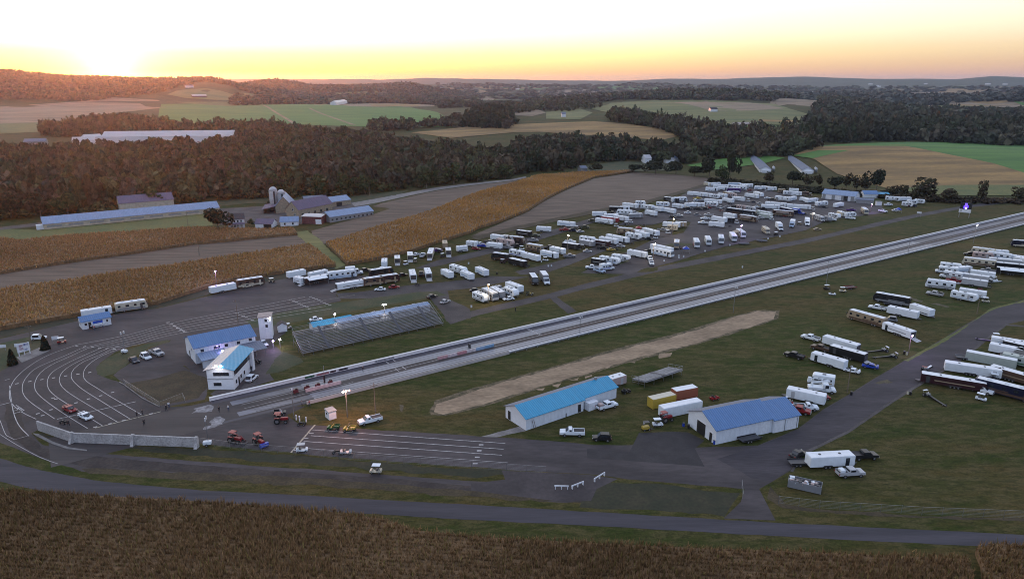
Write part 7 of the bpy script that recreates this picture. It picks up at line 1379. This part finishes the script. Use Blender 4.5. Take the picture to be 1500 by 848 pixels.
V('cart', 800, 590, 850, 600, 'k', lab='dark cart at the rear of the orange doorway trailer'); V('pickup', 650, 690, 740, 715, 'w', lab='white pickup at the tail of the dark maroon trailer')
# white barrels along the lower gravel road
rows(DR, 'on the lower gravel road')
for i, (x, y) in enumerate(((78, 808), (208, 762), (208, 780), (440, 722), (250, 770), (1000, 610), (1105, 590), (660, 668))): V('barrel', x, y, x + 3, y, 'w')
rows(BR, 'on the gravel road edges')
for x, y in ((400, 528), (1046, 512), (1108, 552), (1136, 548), (652, 620)): V('barrel', x, y, x + 3, y, 'w' if x != 652 else 'k')
rows((680, 400, 14.13), ''); V('barrel', 145, 715, 152, 715, 'w', lab='white barrel at the grandstand drive corner')
rows((700, 260, 3.533), ''); V('barrel', 1368, 468, 1372, 468, 'w', lab='white barrel alone on the grass beside the strip')

# small cars, carts and pickups squeezed between the trailers
rows(DR, 'amid the paved pit lot')
for x, y, c, kd in ((355, 352, 'k', 'pickup'), (620, 330, 'g', 'car'), (690, 330, 'k', 'pickup'), (850, 285, 'v', 'car'), (905, 300, 's', 'car'), (640, 300, 'k', 'cart'), (880, 330, 'w', 'car'), (930, 350, 'k', 'pickup'), (350, 400, 'g', 'car'), (560, 360, 'r', 'cart'), (700, 470, 'w', 'cart'), (640, 500, 'k', 'bike'), (900, 430, 's', 'pickup'), (960, 400, 'k', 'car'), (1010, 440, 'w', 'cart')):
    V(kd, x, y, x + 44, y + 3, c)
rows(CR, 'between the grass pit rows')
for x, y, c, kd in ((690, 425, 'k', 'cart'), (600, 440, 'w', 'cart'), (250, 460, 'o', 'cart'), (480, 640, 'k', 'pickup'), (640, 620, 's', 'car'), (300, 630, 'k', 'cart'), (890, 555, 'k', 'car'), (950, 545, 'w', 'cart'), (1010, 480, 'g', 'pickup'), (1060, 500, 'w', 'cart'), (740, 590, 'k', 'bike'), (620, 600, 'r', 'bike'), (850, 430, 'k', 'bike'), (730, 405, 'w', 'cart'), (560, 330, 'k', 'pickup'), (1100, 360, 'k', 'car'), (1150, 350, 's', 'pickup')):
    V(kd, x, y, x + 40, y + 3, c)
rows(BR, 'between the grass pit rows')
for x, y, c, kd in ((560, 345, 'k', 'pickup'), (720, 395, 'g', 'pickup'), (850, 400, 'w', 'cart'), (900, 545, 'k', 'bike'), (680, 520, 'm', 'cart'), (1060, 500, 'w', 'cart'), (250, 640, 'k', 'bike'), (120, 425, 'k', 'cart')):
    V(kd, x, y, x + 40, y + 4, c)
rows(D2, 'in the far paved lot')
for x, y, c, kd in ((330, 350, 'k', 'pickup'), (250, 320, 'w', 'car'), (120, 480, 'k', 'car'), (900, 600, 'k', 'car'), (560, 640, 'r', 'cart'), (330, 640, 'k', 'cart'), (1060, 520, 'w', 'cart'), (1250, 480, 'k', 'car'), (560, 230, 'k', 'pickup')):
    V(kd, x, y, x + 85, y + 5, c)
rows(F2, 'in the grass field')
for x, y, c, kd in ((1000, 475, 'k', 'bike'), (880, 520, 'r', 'bike'), (1075, 395, 'w', 'cart'), (960, 690, 'c', 'cart')): V(kd, x, y, x + 40, y + 4, c)
finish_labels()

# ------------------------------------------------------------------ people
SKIN = mat('skin', (.42, .26, .19), .6, var=.05)
def make_person(shirt, trouser, stride=.18, arm=.15):
    J = {'pelvis': (0, 0, .95), 'chest': (0, .01, 1.28), 'neck': (0, .01, 1.48), 'head': (0, .04, 1.62), 'top': (0, .03, 1.74)}
    me = bpy.data.meshes.new('person'); names = list(J); vs = [J[n] for n in names]; rad = [.15, .17, .06, .10, .075]; ed = [(0, 1), (1, 2), (2, 3), (3, 4)]
    def add(p, r, par): vs.append(p); rad.append(r); ed.append((par, len(vs) - 1)); return len(vs) - 1
    for s in (-1, 1):
        a = add((s * .19, .01, 1.40), .065, 1); b = add((s * .25, -.02, 1.14), .048, a); c = add((s * .25, .06 + arm * s, .90), .036, b); add((s * .24, .09 + arm * s, .81), .040, c)
        h = add((s * .10, 0, .86), .10, 0); k = add((s * .11, .05 + stride * s * .5, .50), .068, h); f = add((s * .11, stride * s, .09), .045, k); add((s * .12, .16 + stride * s, .05), .042, f)
    me.from_pydata(vs, ed, []); o = bpy.data.objects.new('tmp', me); link(o); o.modifiers.new('skin', 'SKIN'); o.modifiers.new('sub', 'SUBSURF').levels = 1
    for i, q in enumerate(me.skin_vertices[0].data): q.radius = (rad[i], rad[i]); q.use_root = i == 0
    dg = bpy.context.evaluated_depsgraph_get(); dg.update(); m2 = bpy.data.meshes.new_from_object(o.evaluated_get(dg)); bpy.data.objects.remove(o)
    m2.materials.clear(); [m2.materials.append(q) for q in (SKIN, shirt, trouser)]
    for p in m2.polygons: p.material_index = 2 if p.center.z < .95 else 1 if p.center.z < 1.45 and (abs(p.center.x) < .2 or p.center.z > 1.0) else 0; p.use_smooth = True
    o = link(bpy.data.objects.new('person', m2)); h = MB().lathe([(.105, 1.64), (.11, 1.68), (.08, 1.745), (.02, 1.765)], 8, (0, .02, 0)).build('hair', trimm, o, smooth=True); return o
SH = [mat('shirt_dark', (.02, .02, .025), .8), mat('shirt_white', (.6, .6, .6), .8), mat('shirt_red', (.3, .03, .03), .8), mat('shirt_grey', (.15, .15, .17), .8)]; TRS = [mat('trousers_dark', (.02, .022, .03), .85), mat('trousers_denim', (.04, .06, .12), .85)]
PP = [make_person(SH[a], TRS[b], st) for a, b, st in ((0, 0, .16), (1, 1, .05), (2, 1, .2), (3, 0, .1))]
used = set()
for k, x, y, rot, R_, lab in ((0, 853, 727, 1.2, QR, 'person in dark clothes standing behind the last staging lane'), (0, 887, 714, 2.0, QR, 'person in black beside the person at the last staging lane'), (0, 897, 776, .4, QR, 'person in dark clothes walking in front of the staging lanes'), (0, 1034, 685, 2.8, QR, 'dark dressed person by the fence of the weedy lawn'), (1, 1050, 668, .3, QR, 'person in white shirt by the fence of the weedy lawn'), (0, 428, 782, 0, QR, 'dark dressed person close behind the concrete wall'),
   (0, 345, 780, 1, RR, 'dark dressed person in the burnout area'), (1, 402, 770, 2.5, RR, 'person in white shirt in the burnout area'), (0, 546, 525, 1, RR, 'dark dressed person beside the timing building wall'), (2, 588, 185, 1.4, QR, 'person in red at the ticket booth counter'), (3, 577, 180, 2.2, QR, 'person in grey at the ticket booth counter'), (1, 642, 172, 0, QR, 'person in white shirt at the ticket booth corner'),
   (1, 182, 535, .5, UR, 'person in white shirt beside the forklift'), (3, 470, 350, 1, (860, 330, 9.425), 'person in grey between camper and white trailer'), (0, 1062, 795, .5, (680, 400, 1.413 * 10), 'person in dark clothes beside the crowded cluster'), (3, 860, 745, 1.5, RR, 'person in grey leaning by the start side wall'), (2, 905, 740, 2, RR, 'person in red by the start side wall'), (0, 1238, 530, 1, RR, 'dark dressed official standing on the racing lane')):
    p_ = G(R_[0] + x / R_[2], R_[1] + y / R_[2]); o = PP[k] if k not in used else copy_tree(PP[k]); used.add(k); o.location = p_; o.rotation_euler = (0, 0, rot); tag(o, lab, 'person', 'people around the start and pits')
# ------------------------------------------------------------------ the evening air
mb = MB().box((0, 6900, 95), (26000, 15200, 194))
hb = mb.build('haze', bpy.data.materials.new('haze_air')); hm = hb.data.materials[0]; hm.use_nodes = True; ht = hm.node_tree; ht.nodes.clear()
pv = ht.nodes.new('ShaderNodeVolumePrincipled'); ho = ht.nodes.new('ShaderNodeOutputMaterial'); ht.links.new(pv.outputs[0], ho.inputs['Volume'])
pv.inputs['Color'].default_value = (.46, .64, 1.0, 1); pv.inputs['Density'].default_value = 4.8e-5; pv.inputs['Anisotropy'].default_value = .8
tag(hb, kind='stuff')
